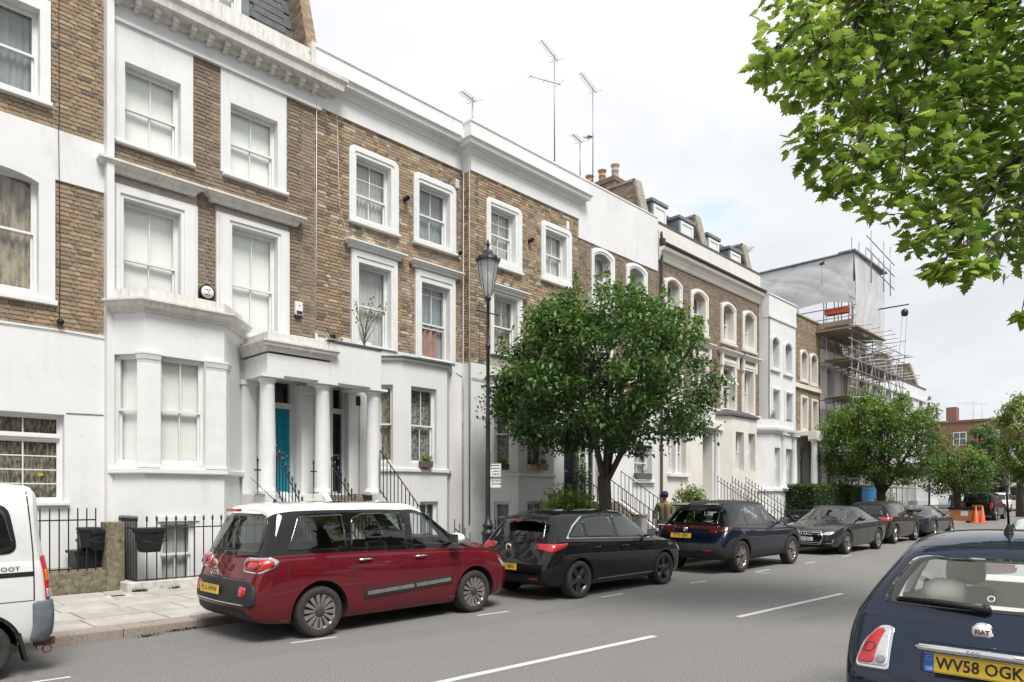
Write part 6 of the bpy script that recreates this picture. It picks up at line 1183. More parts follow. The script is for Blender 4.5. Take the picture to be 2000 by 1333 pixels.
for (px, py, d, rad) in BL:
    x, y = D(px, d); c = Vector((x, y, EYE-(py-HOR)*d/FPX)); cl = c-root
    if rad > 1.25: s = Vector((-.5, .6, 5.2)) if c.z < 6.5 else Vector((-.6, 1.0, 7.2)); big.append(cl); m = s.lerp(cl, .5)+Vector((r.uniform(-.4, .4), r.uniform(-.4, .4), r.uniform(.2, .6))); tg.tube([s, s.lerp(m, .5)+Vector((0, .1, .2)), m, m.lerp(cl, .5)+Vector((.1, -.1, .15)), cl], [.10, .085, .065, .04, .014], 8)
    else: s = min(big, key=lambda q: (q-cl).length) if big else cl; m = s.lerp(cl, .45)+Vector((r.uniform(-.15, .15), r.uniform(-.15, .15), .22)); tg.tube([s, s.lerp(m, .5)+Vector((0, .05, .1)), m, m.lerp(cl, .5)+Vector((0, 0, .06)), cl], [.03, .027, .02, .014, .006], 6)
    for j in range(int(4+rad*5)):
        e = cl+Vector([r.gauss(0, .33)*rad for _ in range(3)]); tg.tube([m.lerp(cl, r.uniform(.5, 1)), (m.lerp(cl, .8)+e)/2, e], [.012, .008, .003], 5)
    nl = int(255*rad**2.1+32)
    for j in range(nl):
        v = Vector([r.gauss(0, 1) for _ in range(3)]).normalized()*rad*r.random()**.38*r.uniform(.85, 1.08); v.z *= .8; p = cl+v
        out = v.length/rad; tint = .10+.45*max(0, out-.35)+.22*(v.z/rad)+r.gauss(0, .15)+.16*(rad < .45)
        leaves.append((p, v.normalized(), tint))
def leaf_mat(p, v, r):
    h = Vector((v.x+r.gauss(0, .5), v.y+r.gauss(0, .5), -.35+r.gauss(0, .45))).normalized(); up = Vector((r.gauss(0, .45)+v.x*.3, r.gauss(0, .45)+v.y*.3, 1)).normalized(); sd_ = up.cross(h).normalized(); up = h.cross(sd_); s = r.uniform(.09, .185)
    return Matrix(((h.x*s, sd_.x*s, up.x*s, p.x), (h.y*s, sd_.y*s, up.y*s, p.y), (h.z*s, sd_.z*s, up.z*s, p.z), (0, 0, 0, 1)))
def dd(p): q = p+root; a = PX(*q); return a[2] if (-10 < a[0] < 2010 and -10 < a[1] < 1340) else 99
leaves.sort(key=lambda l: dd(l[0])); vs, fs, cols = [], [], []
for i, (p, v, tint) in enumerate(leaves):
    M_ = leaf_mat(p, v, r); c = PG(tint, r)
    if i < 300:
        o = bpy.data.objects.new('leaf', lm); COL.objects.link(o); o.parent = pt; o.matrix_local = M_; o.color = (*c, 1)
    else:
        k = len(vs); vs += [tuple(M_ @ Vector(q)) for q in LV]; fs += [tuple(k+a for a in f) for f in LF]; cols.append(c)
me = bpy.data.meshes.new('foliage'); me.from_pydata(vs, [], fs); me.materials.append(MT['plane_leaf']); ca = me.color_attributes.new('Col', 'FLOAT_COLOR', 'CORNER'); d_ = []
for c in cols: d_ += [c[0], c[1], c[2], 1]*sum(len(f) for f in LF)
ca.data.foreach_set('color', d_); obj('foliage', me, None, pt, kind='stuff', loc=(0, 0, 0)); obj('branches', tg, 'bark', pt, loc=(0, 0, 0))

# ---------------------------------------------------------------- far end of the street
XB = 92.0
def flats(label, y0, y1, h, seed, xf=XB, win=()):
    t = thing('apartment_block', label, 'building', (xf, y0, gz(xf))); z0 = gz(xf); b = B(); b.box(xf, xf+9, y0, y1, z0-.5, z0+h); obj('wall', b, 'red_brick', t)
    fr = FR((xf, y1), (xf, y0))     # faces the camera
    for (u, z, w_, hh) in win:
        b = B(fr); b.box(u, u+w_, .0, .06, z0+z, z0+z+hh); wn = obj('window', b, 'white_paint', t)
        n = 2 if w_ < 1.6 else 3
        for i in range(n):
            for j in range(2): b = B(fr); b.box(u+.08+i*(w_-.08)/n, u+(i+1)*(w_-.08)/n, .061, .07, z0+z+.08+j*(hh-.08)/2, z0+z+(j+1)*(hh-.08)/2); obj('pane', b, 'far_pane', wn)
    return t
m = mat('far_pane', (.12, .14, .16), (.05, .06, .07), .08, 3)
w1_ = [(1.4+3.1*i, z, 1.3, 1.5) for i in range(5) for z in (1.0, 3.9, 6.8)]
fa = flats('red brick flats with parapet and aerials, left block at the end of the street', 14, 30, 9.4, 1, win=w1_)
b = B(); b.box(XB-.1, XB+9, 14, 30, gz(XB)+9.4, gz(XB)+9.65); obj('parapet', b, 'far_brick', fa); b = B(); b.box(XB, XB+1.4, 19.0, 20.0, gz(XB)+9.65, gz(XB)+11.2); obj('chimney', b, 'red_brick', fa)
fb = flats('red brick flats with a brown tiled roof, right block at the end of the street', -30, 13.9, 8.3, 2, xf=90, win=[(1.2+2.9*i, z, 1.5, 1.4) for i in range(14) for z in (.8, 3.3, 5.8)])
b = B(); z_ = gz(90)+8.3; b.prism([(89.3, z_), (94.5, z_+1.9), (99.5, z_)], 1, -30, 14.2); obj('roof', b, 'roof_tile', fb)
b = B(FR((90, 13.9), (90, -30))); b.box(.15, .95, .02, .10, .6, 7.5); obj('stair_panel', b, 'white_paint', fb)
for i, (px, d_, h_) in enumerate(((1901, 78, 3.0), (1918, 79, 3.0), (1963, 80, 2.4))):
    x, y = D(px, d_); yagi('thin mast aerial on the red brick flats, number %s from the left' % ['one', 'two', 'three'][i], x, y, gz(90)+8.6, h_, [(h_-.1, 2.0, 1.9, 5, 0)], group='aerials on the flats')
t = thing('garden_wall', 'long low brick wall beyond the junction, in front of the flats', 'wall', (79, -20, gz(79))); b = B(); b.box(79, 79.3, -25, 13.2, gz(79)-.2, gz(79)+1.1); b.box(78.95, 79.35, -25, 13.2, gz(79)+1.1, gz(79)+1.17, 1); obj('wall', b, ['red_brick', 'stone'], t)
b = B(); b.box(79.3, 92, -25, 16, gz(79)-.3, gz(79)+.05); struct('lawn', b, 'lawn') if 'lawn' in MT else (mat('lawn', (.08, .14, .03), (.05, .1, .02), .95, 40), struct('lawn', b, 'lawn'))
hedge('clipped yellow-green hedge above the far brick wall', 80, 82, 6, 12.2, 2.6, 2600, green((.08, .13, .03), (.20, .27, .06)), 61)
b = B(); b.box(70, 78.9, -25, 45, gz(70)-.1, gz(78)+.02)
# cones, box, distant people etc. come with the vehicles
# ---------------------------------------------------------------- vehicles
def paint(name, c, c2=None, coat=1.0, rough=.45, metal=.0, dirt=None):
    m = mat(name, c, c2 or c, rough, 2, 0, metal=metal*.5, coat=coat, spec=.02, grime=dirt)
    return m
paint('red_paint', (.125, .009, .016), (.11, .008, .013)); paint('black_paint', (.008, .008, .010), metal=.1); paint('navy_paint', (.006, .010, .024), metal=.1); paint('blue_paint', (.010, .018, .036), (.008, .015, .031), metal=.2)
paint('grey_paint', (.024, .027, .031), metal=.3); paint('dark_grey_paint', (.014, .015, .017), metal=.2); paint('white_car_paint', (.78, .77, .73), metal=0); paint('van_white', (.70, .71, .71), (.66, .67, .67), metal=0, coat=.5, dirt=[((.45, .44, .40), 4, .6, .95, (1, 1, .6))]); paint('silver_paint', (.55, .57, .58), metal=.6)
paint('gloss_black', (.006, .006, .007), metal=0); mat('cladding', (.022, .024, .027), (.03, .032, .035), .6, 30, .1, 200, spec=.3); mat('tyre', (.022, .022, .023), (.04, .038, .036), .85, 30, .2, 90); mat('alloy', (.42, .40, .38), (.30, .27, .25), .35, 9, metal=.7); mat('dark_alloy', (.06, .06, .065), (.1, .1, .1), .3, 9, metal=.7)
mat('brake_dust', (.30, .23, .19), (.16, .11, .09), .5, 12, metal=.5); mat('disc', (.03, .03, .03), (.05, .045, .04), .7, 9); mat('chrome', (.75, .76, .77), (.7, .71, .72), .08, 4, metal=1); mat('seat_dark', (.03, .03, .033), (.05, .05, .052), .9, 30); mat('seat_cream', (.80, .78, .70), (.74, .72, .64), .7, 20)
mat('red_lamp', (.55, .012, .02), (.42, .008, .012), .12, 60, .3, 160, coat=1); mat('clear_lamp', (.62, .63, .64), (.45, .46, .47), .1, 40, .3, 120, coat=1, metal=.3); mat('amber_lamp', (.75, .25, .02), (.65, .2, .015), .15, 60, coat=1); mat('dark_lamp', (.10, .01, .012), (.08, .008, .01), .08, 5, coat=1)
mat('plate_yellow', (.78, .52, .03), (.74, .49, .03), .4, 5); mat('plate_white', (.78, .78, .76), (.74, .74, .72), .4, 5); mat('plate_blue', (.01, .12, .45), (.01, .12, .45), .4, 5); mat('arch_lining', (.012, .012, .012), (.02, .02, .02), .95, 9); mat('pale_lining', (.72, .71, .66), (.68, .67, .62), .9, 9); mat('car_inside', (.02, .02, .022), (.03, .03, .03), .9, 9); mat('rust', (.20, .09, .05), (.12, .06, .04), .9, 30)
glass('car_glass', (.55, .64, .60), .03); glass('privacy_glass', (.18, .21, .20), .03); glass('clear_car_glass', (.93, .96, .95), .01); mat('opaque_glass', (.015, .018, .02), (.02, .022, .025), .03, 3, coat=1)
def cr(p0, p1, p2, p3, t): return .5*((2*p1)+(-p0+p2)*t+(2*p0-5*p1+4*p2-p3)*t*t+(-p0+3*p1-3*p2+p3)*t**3)
def dense(seq, sub):
    out = []; n = len(seq)
    for i in range(n-1):
        a, b_, c, d = seq[max(i-1, 0)], seq[i], seq[i+1], seq[min(i+2, n-1)]
        for k in range(sub): out.append(tuple(cr(a[j], b_[j], c[j], d[j], k/sub) for j in range(len(b_))))
    out.append(tuple(seq[-1])); return out
def rows_of(st, ins=0, zc=None, hip=.0):
    x, lean, zb, zbelt, zr, w_, wt = st[:7]; z3 = zb+.10; zs = zbelt-.16; w_ -= ins; wt -= ins; zr -= ins; zl = .55
    if zc is not None: zb = zc; z3 = zc+.05
    def L_(z): t = max(0, min(1, (z-zl)/max(.2, 1.45-zl))); return x+lean*t**1.25
    zcant = zbelt+(zr-zbelt)*.86; cab = (zr-zbelt) > .25; zcant = zcant if cab else zbelt+(zr-zbelt)*.62; wb_ = w_*.965
    P = [(0, zb), (w_*.80, zb), (w_*.955, z3), (w_*.995, z3+(zs-z3)*.45), (w_, zs), (wb_+.004, zbelt-.02), (wb_, zbelt), ((wb_+wt)/2+.02 if cab else (wb_+wt)/2, zbelt+(zcant-zbelt)*.5), (wt, zcant), (wt*.80, zr-.012 if cab else zr-.01), (wt*.4, zr+.012), (0, zr+.018)]
    return [(L_(z), y, z) for y, z in P]
NR = 12
def loft(stations, ins=0, zc=None, xr=None, sub=5, bulge=(.05, .08)):
    S = [s for s in stations if xr is None or xr[0] <= s[0] <= xr[1]]
    rings = [rows_of(s, ins, zc) for s in S]; flat = [tuple(c for p in rg for c in p) for rg in rings]; D_ = dense(flat, sub); V = []; F = []; tags = []
    rr = []
    for d in D_:
        pts = [tuple(d[i*3:i*3+3]) for i in range(NR)]; fine = dense(pts, 3); fine = [(p[0], max(0, p[1]), p[2]) for p in fine]; rr.append(fine)
    m = len(rr[0]); n = len(rr); 
    full = [[(x, -y, z) for x, y, z in rg]+[(x, y, z) for x, y, z in rg[::-1][1:-1]] for rg in rr]; k = len(full[0])
    for rg in full: V += rg
    for i in range(n-1):
        for j in range(k):
            F.append((i*k+j, i*k+(j+1) % k, (i+1)*k+(j+1) % k, (i+1)*k+j)); jj = j if j < m-1 else k-1-j; tags.append((i/sub, jj/3))
    for e, q in ((0, 0), (n-1, 1)):     # end caps: strips across the width with a slight bulge
        rg = rr[e]; nb = 12; base_ = {}; bl = bulge[q]*(-1 if e == 0 else 1); ids = []
        for j in range(m):
            x, y, z = rg[j]; row = []
            for c in range(nb+1):
                u = -1+2*c/nb
                if c == 0: row.append(e*k+j)
                elif c == nb: row.append(e*k+(k-j if 0 < j < m-1 else j))
                elif j in (0, m-1): row.append(e*k+j)
                else:
                    vf = math.sin(math.pi*min(1, j/(m-1)))**.35; V.append((x+bl*(1-u*u)*vf, y*u, z)); row.append(len(V)-1)
            ids.append(row)
        for j in range(m-1):
            for c in range(nb):
                f = [ids[j][c], ids[j][c+1], ids[j+1][c+1], ids[j+1][c]]; g = []
                for a in f:
                    if a not in g: g.append(a)
                if len(g) > 2: F.append(tuple(g if e else g[::-1])); tags.append((-1 if e == 0 else 99, j/3))
    return V, F, tags
def to_mesh(name, V, F, mats, mi=None, smooth=True):
    me = bpy.data.meshes.new(name); me.from_pydata(V, [], F); [me.materials.append(MT[m]) for m in mats]
    if mi: me.polygons.foreach_set('material_index', mi)
    if smooth: me.polygons.foreach_set('use_smooth', [True]*len(me.polygons))
    me.update(); return me
def fixn(me):
    b = bmesh.new(); b.from_mesh(me); bmesh.ops.remove_doubles(b, verts=b.verts, dist=1e-5); bmesh.ops.recalc_face_normals(b, faces=b.faces); b.to_mesh(me); b.free(); return me
def boolean(o, tool, keep=True):
    t = bpy.data.objects.new('tool', tool); COL.objects.link(t); t.parent = o.parent; md = o.modifiers.new('b', 'BOOLEAN'); md.operation = 'DIFFERENCE'; md.solver = 'EXACT'; md.object = t; md.material_mode = 'TRANSFER' if hasattr(md, 'material_mode') else md.material_mode
    dg = bpy.context.evaluated_depsgraph_get(); me = bpy.data.meshes.new_from_object(o.evaluated_get(dg)); o.modifiers.clear(); o.data = me; bpy.data.objects.remove(t); return o
def ucross(v): return v
class Car:
    def __init__(s, label, cat, X, Y, rot, cfg, group='parked cars', name='parked_car'):
        s.c = cfg; s.root = thing(name, label, cat, (X, Y, gz(X)), rot, group); s.W = cfg['W']; s.L = cfg['L']
        st = cfg['st']; V, F, tg = loft(st, bulge=cfg.get('bulge', (.04, .08))); roofm = cfg.get('roof', cfg['paint']); same = roofm == cfg['paint']; mats = [cfg['paint'], 'gloss_black', 'chrome' if same else roofm, cfg.get('low', 'black_plastic'), 'car_inside']; mi = []
        gx0, gx1 = cfg['gh']   # station index range of the greenhouse
        ws = cfg.get('ws', gx1-1); rs = cfg.get('rs', 0)
        for (i, j) in tg:
            k = 0
            if j < cfg.get('lowrow', 1.1): k = 3
            elif 6 <= j < 8: k = 1 if gx0 <= i < gx1 else (1 if (i == -1 and cfg.get('hatch', 1)) else 0)
            if k == 1 and 6 <= j < 8 and cfg.get('ghm'): k = 0
            elif j >= 8: k = 2 if gx0 <= i < gx1 else 0
            if j >= 8 and (ws <= i < gx1 or (rs > 0 and gx0 <= i < rs)): k = 1
            if i == -1 and 6 <= j and cfg.get('hatch', 1): k = 1 if j < 8.7 else 2
            if k == 2 and same: k = 0
            mi.append(k)
        me = fixn(to_mesh('body', V, F, mats, mi)); s.body = bpy.data.objects.new('body', me); COL.objects.link(s.body)
        b = bmesh.new(); b.from_mesh(me); s.tree = BVHTree.FromBMesh(b); b.free()
        r = cfg['wr']; s.ax = (cfg['ro'], cfg['ro']+cfg['wb']); tool = B(); q = s.W/2
        if cfg.get('inside', 1):
            Vi, Fi, _ = loft(st, ins=.07, zc=.42, xr=cfg['cab'], sub=3, bulge=(0, 0)); cav = fixn(to_mesh('c', Vi, Fi, ['car_inside'])); old = s.body.data; boolean(s.body, cav)
            if len(s.body.data.polygons) < len(old.polygons)*.8: s.body.data = old; print('CAVITY FAIL', label)
        for x in s.ax:
            for sg in (-1, 1):
                a, b_ = sorted((sg*(q+.1), sg*(q-.34))); n = 28; R_ = r+cfg.get('gap', .055)
                ring = [(x+R_*math.cos(6.2832*i/n), r+R_*math.sin(6.2832*i/n)) for i in range(n)]; tool.prism(ring, 1, a, b_)
        s.wt = fixn(tool.mesh('t', ['arch_lining'])); boolean(s.body, s.wt)
        s.holes = []; s.body.parent = s.root
    def hit(s, view, a, b_, side=-1):
        if view == 'S': o, d = Vector((a, side*3, b_)), Vector((0, -side, 0))
        elif view == 'Q': q = .7071; o, d = Vector((a*q-3, side*(a*q+3), b_)), Vector((q, -side*q, 0))
        elif view == 'B': o, d = Vector((-3, a, b_)), Vector((1, 0, 0))
        elif view == 'F': o, d = Vector((s.L+3, a, b_)), Vector((-1, 0, 0))
        else: o, d = Vector((a, b_, 4)), Vector((0, 0, -1))
        p, n, i, _ = s.tree.ray_cast(o, d)
        if p is None: return None
        return p, n
    def outline(s, pts, step=.045, rad=.04):
        if rad:
            q = []; n = len(pts)
            for i in range(n):
                a, p, c = pts[i-1], pts[i], pts[(i+1) % n]; la, lc = math.hypot(a[0]-p[0], a[1]-p[1]), math.hypot(c[0]-p[0], c[1]-p[1]); r_ = min(rad, la*.45, lc*.45)
                s0 = (p[0]+(a[0]-p[0])/la*r_, p[1]+(a[1]-p[1])/la*r_); s1 = (p[0]+(c[0]-p[0])/lc*r_, p[1]+(c[1]-p[1])/lc*r_)
                for t in (0, .25, .5, .75, 1): q.append(tuple((1-t)**2*s0[k]+2*t*(1-t)*p[k]+t*t*s1[k] for k in (0, 1)))
            pts = q
        out = []
        for i in range(len(pts)):
            a, b_ = pts[i], pts[(i+1) % len(pts)]; n = max(1, int(math.hypot(b_[0]-a[0], b_[1]-a[1])/step)); out += [(a[0]+(b_[0]-a[0])*k/n, a[1]+(b_[1]-a[1])*k/n) for k in range(n)]
        return out
    def patch(s, name, view, pts, m, off=.002, dome=0, sides=(-1, 1), rad=.04, hole=0, parent=None, t0=0, edge=.004, label=None, step=.045, both=True):
        pts0 = s.outline(pts, step, rad); res = []
        for sd_ in (sides if view in 'SQ' else (1,)):
            cx_ = sum(p[0] for p in pts0)/len(pts0); cy_ = sum(p[1] for p in pts0)/len(pts0); b = B(); N_ = len(pts0); levels = [1, .93, .75, .5, .25] if t0 == 0 else [1, (1+t0)/2, t0]
            rows = []; bad = False
            for li, t in enumerate([1.0]+levels):
                row = []
                for p in pts0:
                    h = s.hit(view, cx_+(p[0]-cx_)*t, cy_+(p[1]-cy_)*t, sd_)
                    if h is None: h = (row[-1][1], Vector((0, 0, 1))) if row else None
                    if h is None: bad = True; break
                    q, n = h; o_ = -edge if li == 0 else off+dome*(1-((t-t0)/(1-t0))**2 if t0 else 1-t*t); row.append((q+n*o_, q))
                if bad: break
                rows.append([x[0] for x in row])
            if bad: continue
            vs = [tuple(v) for row in rows for v in row]; fs = [(i*N_+j, i*N_+(j+1) % N_, (i+1)*N_+(j+1) % N_, (i+1)*N_+j) for i in range(len(rows)-1) for j in range(N_)]
            if t0 == 0:
                h = s.hit(view, cx_, cy_, sd_)
                if h: vs.append(tuple(h[0]+h[1]*(off+dome))); fs += [((len(rows)-1)*N_+j, (len(rows)-1)*N_+(j+1) % N_, len(vs)-1) for j in range(N_)]
            b.add(vs, fs, 0, True); me = fixn(b.mesh(name, [m])); o = obj(name, me, None, parent or s.root, loc=(0, 0, 0)); res.append(o)
            if label: o['label'] = label
            if hole:
                t_ = 1-hole; hp = [(cx_+(p[0]-cx_)*t_, cy_+(p[1]-cy_)*t_) for p in pts0]; 
                q0 = s.hit(view, cx_, cy_, sd_)[0]
                if view == 'S': ys = [s.hit(view, p[0], p[1], sd_)[0].y for p in hp]; lo, hi = min(ys)-.13, max(ys)+.13; s.holes.append(B().prism(hp, 1, lo, hi))
                else:
                    xs_ = [s.hit(view, p[0], p[1])[0].x for p in hp]; n = len(hp); dlt = .26; hb = B(); s.holes.append(hb)
                    lo_, hi_ = (min(xs_)-.30, s.L+.5) if view == 'F' else (-.5, max(xs_)+.22); f1 = [(lo_, p[0], p[1]) for p in hp]; f2 = [(hi_, p[0], p[1]) for p in hp]
                    hb.add(f1+f2, [tuple(range(n)), tuple(range(2*n-1, n-1, -1))]+[(i, n+i, n+(i+1) % n, (i+1) % n) for i in range(n)])
        return res
    def strip(s, name, view, path, w_, m, off=.0015, sides=(-1, 1), parent=None, th=0):
        for sd_ in (sides if view in 'SQ' else (1,)):
            P = []; 
            for a, b_ in zip(path, path[1:]):
                n = max(1, int(math.hypot(b_[0]-a[0], b_[1]-a[1])/.05)); P += [(a[0]+(b_[0]-a[0])*k/n, a[1]+(b_[1]-a[1])*k/n) for k in range(n)]
            P.append(path[-1]); vs = []; 
            for i, p in enumerate(P):
                a, c = P[max(0, i-1)], P[min(len(P)-1, i+1)]; dx, dy = c[0]-a[0], c[1]-a[1]; l = math.hypot(dx, dy) or 1; nx_, ny_ = -dy/l*w_/2, dx/l*w_/2; ok = []
                for sg in (-1, 1):
                    h = s.hit(view, p[0]+nx_*sg, p[1]+ny_*sg, sd_)
                    if h: ok.append(h)
                if len(ok) < 2: continue
                vs += [tuple(ok[0][0]-ok[0][1]*.003), tuple(ok[0][0]+ok[0][1]*(off+th)), tuple(ok[1][0]+ok[1][1]*(off+th)), tuple(ok[1][0]-ok[1][1]*.003)]
            n = len(vs)//4
            if n < 2: continue
            fs = [(4*i+j, 4*i+j+1, 4*i+5+j, 4*i+4+j) for i in range(n-1) for j in range(3)]+[(0, 1, 2, 3), (4*n-1, 4*n-2, 4*n-3, 4*n-4)]; b = B(); b.add(vs, fs, 0, False); obj(name, fixn(b.mesh(name, [m])), None, parent or s.root, loc=(0, 0, 0))
    def finish(s):
        for hb in (s.holes if s.c.get('inside', 1) else ()):
            old = s.body.data; n0 = len(old.polygons); boolean(s.body, fixn(hb.mesh('h', ['car_inside']))); n1 = len(s.body.data.polygons)
            if n1 < n0*.86 or n1 < 1500: s.body.data = old; print('HOLE FAIL', s.root['label'][:30])
        me = s.body.data
        if s.c.get('lining'):
            for i, m_ in enumerate(me.materials):
                if m_ and m_.name == 'car_inside': me.materials[i] = MT[s.c['lining']]
        try: me.set_sharp_from_angle(angle=R(38))
        except Exception: pass
    def wheels(s, style, n, rimm, rr=None, hub='black_plastic', camber=0):
        r = s.c['wr']; w_ = s.c.get('tw', .21); rr = rr or r*.72; key = (s.c['W'], style, n, rimm)
        tb = B(); tb.lathe((0, 0, 0), [(rr-.01, -w_/2+.01), (rr+.012, -w_/2-.004), (r*.93, -w_/2-.012), (r*.985, -w_/2+.012), (r, -w_/2+.04), (r, w_/2-.04), (r*.985, w_/2-.012), (r*.93, w_/2+.008), (rr, w_/2-.01)], 40, axis=1, cap=False)
        for gq in (-.03, .03): pass
        tm = tb.mesh('wheel', ['tyre'])
        rb = B(); rb.lathe((0, 0, 0), [(rr+.012, -w_/2+.0), (rr+.004, -w_/2+.02), (rr-.02, -w_/2+.03), (rr-.03, w_/2-.02)], 40, axis=1, cap=False, m=0)
        rb.lathe((0, 0, 0), [(0, -.02), (rr*.98, -.02), (rr*.98, 0), (0, 0)], 32, axis=1, m=1)
        rb.lathe((0, 0, 0), [(0, -w_/2+.008), (.03, -w_/2+.006), (.062, -w_/2+.016), (.075, -w_/2+.03), (.08, -.03)], 24, axis=1, m=2)
        def spoke(a, w0, w1, y0, y1, r0=.06, r1=None, m=0, skew=0):
            r1 = r1 or rr-.012; c, q = math.cos(a), math.sin(a); c2, q2 = math.cos(a+skew), math.sin(a+skew)
            def P(rad, t, y, cc, qq): return (cc*rad-qq*t, y, qq*rad+cc*t)
            v = [P(r0, -w0/2, y0, c, q), P(r0, w0/2, y0, c, q), P(r1, w1/2, y1, c2, q2), P(r1, -w1/2, y1, c2, q2), P(r0, -w0*.7, y0+.035, c, q), P(r0, w0*.7, y0+.035, c, q), P(r1, w1*.7, y1+.03, c2, q2), P(r1, -w1*.7, y1+.03, c2, q2)]
            rb.add(v, [(0, 1, 2, 3), (0, 4, 5, 1), (1, 5, 6, 2), (2, 6, 7, 3), (3, 7, 4, 0), (4, 7, 6, 5)], m)
        for i in range(n):
            a = 6.2832*i/n+.3
            if style == 'petal': spoke(a, .020, .052, -w_/2+.022, -w_/2+.014)
            elif style == 'twin': spoke(a-.09, .03, .026, -w_/2+.02, -w_/2+.02, skew=-.10); spoke(a+.09, .03, .026, -w_/2+.02, -w_/2+.02, skew=.10)
            elif style == 'two_tone': spoke(a-.10, .05, .05, -w_/2+.02, -w_/2+.02, skew=-.12, m=3); spoke(a+.10, .05, .05, -w_/2+.025, -w_/2+.025, skew=.12); spoke(a, .02, .03, -w_/2+.018, -w_/2+.018)
            else: spoke(a, .055, .075, -w_/2+.02, -w_/2+.02)
        rm = rb.mesh('rim', [rimm, 'disc', hub, 'dark_alloy'])
        for x in s.ax:
            for sg in (-1, 1):
                wo = bpy.data.objects.new('wheel', tm); COL.objects.link(wo); wo.parent = s.root; wo.location = (x, sg*(s.W/2-w_/2-.02), r); wo.rotation_euler = (0, random.Random(x*7+sg).uniform(0, 3), 0 if sg < 0 else math.pi)
                ro_ = bpy.data.objects.new('rim', rm); COL.objects.link(ro_); ro_.parent = wo
    def arch_lip(s, w_=.05, m=None, off=.006, name='wheel_arch'):
        for x in s.ax:
            r = s.c['wr']+s.c.get('gap', .055); path = [(x+(r+w_/2)*math.cos(a), s.c['wr']+(r+w_/2)*math.sin(a)) for a in [R(k) for k in range(-8, 189, 7)]]
            s.strip(name, 'S', path, w_, m or s.c['paint'], off=.001, th=off)
    def plate(s, x, z, y0, txt, rear=True, m='plate_yellow', blue=False, tilt=0, w_=.52, h=.111, lab=None):
        t = B(); d = -1 if rear else 1
        p = bpy.data.objects.new('number_plate', B().box(-w_/2, w_/2, -.006, .004, -h/2, h/2).mesh('number_plate', [m])); COL.objects.link(p); p.parent = s.root; p.location = (x, y0, z); p.rotation_euler = (tilt, 0, -math.pi/2 if rear else math.pi/2)
        ox = .018 if blue else 0
        if not txt:
            q = B(); [q.box(-.21+.058*k+(.03 if k > 3 else 0), -.17+.058*k+(.03 if k > 3 else 0), -.0075, -.006, -.035, .035) for k in range(7)]; obj('illegible_print', q, 'ink', p, loc=(0, 0, 0))
        else: text(p, 'plate_text', txt, (ox, -.0065, -.001), (math.pi/2, 0, 0), .098, 'ink', .0004, sx=(.90 if blue else .94)*w_/.52*(.95 if len(txt) > 7 else 1), bold=.0022)
        b = B(); e = .004; b.box(-w_/2+e, w_/2-e, -.0072, -.006, h/2-e-.002, h/2-e); b.box(-w_/2+e, w_/2-e, -.0072, -.006, -h/2+e, -h/2+e+.002); obj('plate_border', b, 'ink', p, loc=(0, 0, 0))
        if blue:
            q = B(); q.box(-w_/2, -w_/2+.05, -.0075, -.006, -h/2, h/2); obj('country_band', q, 'plate_blue', p, loc=(0, 0, 0)); text(p, 'country_text', 'GB', (-w_/2+.026, -.008, -.036), (math.pi/2, 0, 0), .03, 'plate_white', .0003)
            st_ = B(); [st_.lathe((-w_/2+.026+.014*math.cos(k*.5236), -.0078, .028+.014*math.sin(k*.5236)), [(.002, -.0002), (.002, .0002)], 5, axis=1) for k in range(12)]; obj('star_ring', st_, 'plate_yellow', p, loc=(0, 0, 0))
        return p
    def mirror(s, x, z, m, s_=1.0):
        for sg in (-1, 1):
            h = s.hit('S', x, z-.02, sg); y = h[0].y if h else sg*s.W/2*.93
            b = B(); prof = [(0, -.11), (.05, -.105), (.082, -.06), (.09, .0), (.08, .04), (.075, .05), (0, .045)]; n = 16
            b.lathe((0, 0, 0), [(p*s_, q*s_*.9) for p, q in prof], n, axis=0); b.v = [(x-.02-vx, y+sg*.16*s_+vy*1.25, z+.06*s_+vz*.82) for vx, vy, vz in b.v]; mo = obj('mirror', b, m, s.root, loc=(0, 0, 0))
            b = B(); b.tube([(x, y-sg*.02, z-.02), (x, y+sg*.08, z+.03)], .024, 8); obj('mirror_arm', b, 'black_plastic', mo, loc=(0, 0, 0))
            b = B(); b.box(x-.075*s_, x-.062*s_, y+sg*.16*s_-.085*s_, y+sg*.16*s_+.085*s_, z+.06*s_-.055*s_, z+.06*s_+.055*s_); obj('mirror_glass', b, 'chrome', mo, loc=(0, 0, 0))
    def handle(s, x, z, m='chrome'):
        for sg in (-1, 1):
            h = s.hit('S', x, z, sg)
            if not h: continue
            y = h[0].y; b = B(); b.tube([(x-.10, y, z), (x-.085, y+sg*.03, z+.003), (x+.085, y+sg*.03, z+.006), (x+.10, y, z+.004)], [.010, .014, .014, .010], 8); obj('door_handle', b, m, s.root, loc=(0, 0, 0))
    def seats(s, xs_, zt, m='seat_dark', y=.36, zs=.55, head=True):
        for x in xs_:
            for yy in (-y, y):
                b = B(); b.add([(x, yy-.23, zs-.1), (x, yy+.23, zs-.1), (x-.20, yy+.20, zt), (x-.20, yy-.20, zt), (x+.11, yy-.23, zs-.1), (x+.11, yy+.23, zs-.1), (x-.10, yy+.18, zt), (x-.10, yy-.18, zt)], [(0, 1, 2, 3), (4, 7, 6, 5), (0, 3, 7, 4), (1, 5, 6, 2), (3, 2, 6, 7), (0, 4, 5, 1)]); b.box(x, x+.5, yy-.24, yy+.24, zs-.2, zs-.04); se = obj('seat', b, m, s.root, loc=(0, 0, 0), bevel=.04)
                if head: b = B(); b.lathe((x-.16, yy, zt+.12), [(0, -.13), (.075, -.12), (.10, -.05), (.10, .05), (.075, .12), (0, .13)], 14, axis=1); b.v = [(vx, vy, (vz-zt-.12)*1.05+zt+.12) for vx, vy, vz in b.v]; obj('headrest', b, m, se, loc=(0, 0, 0))
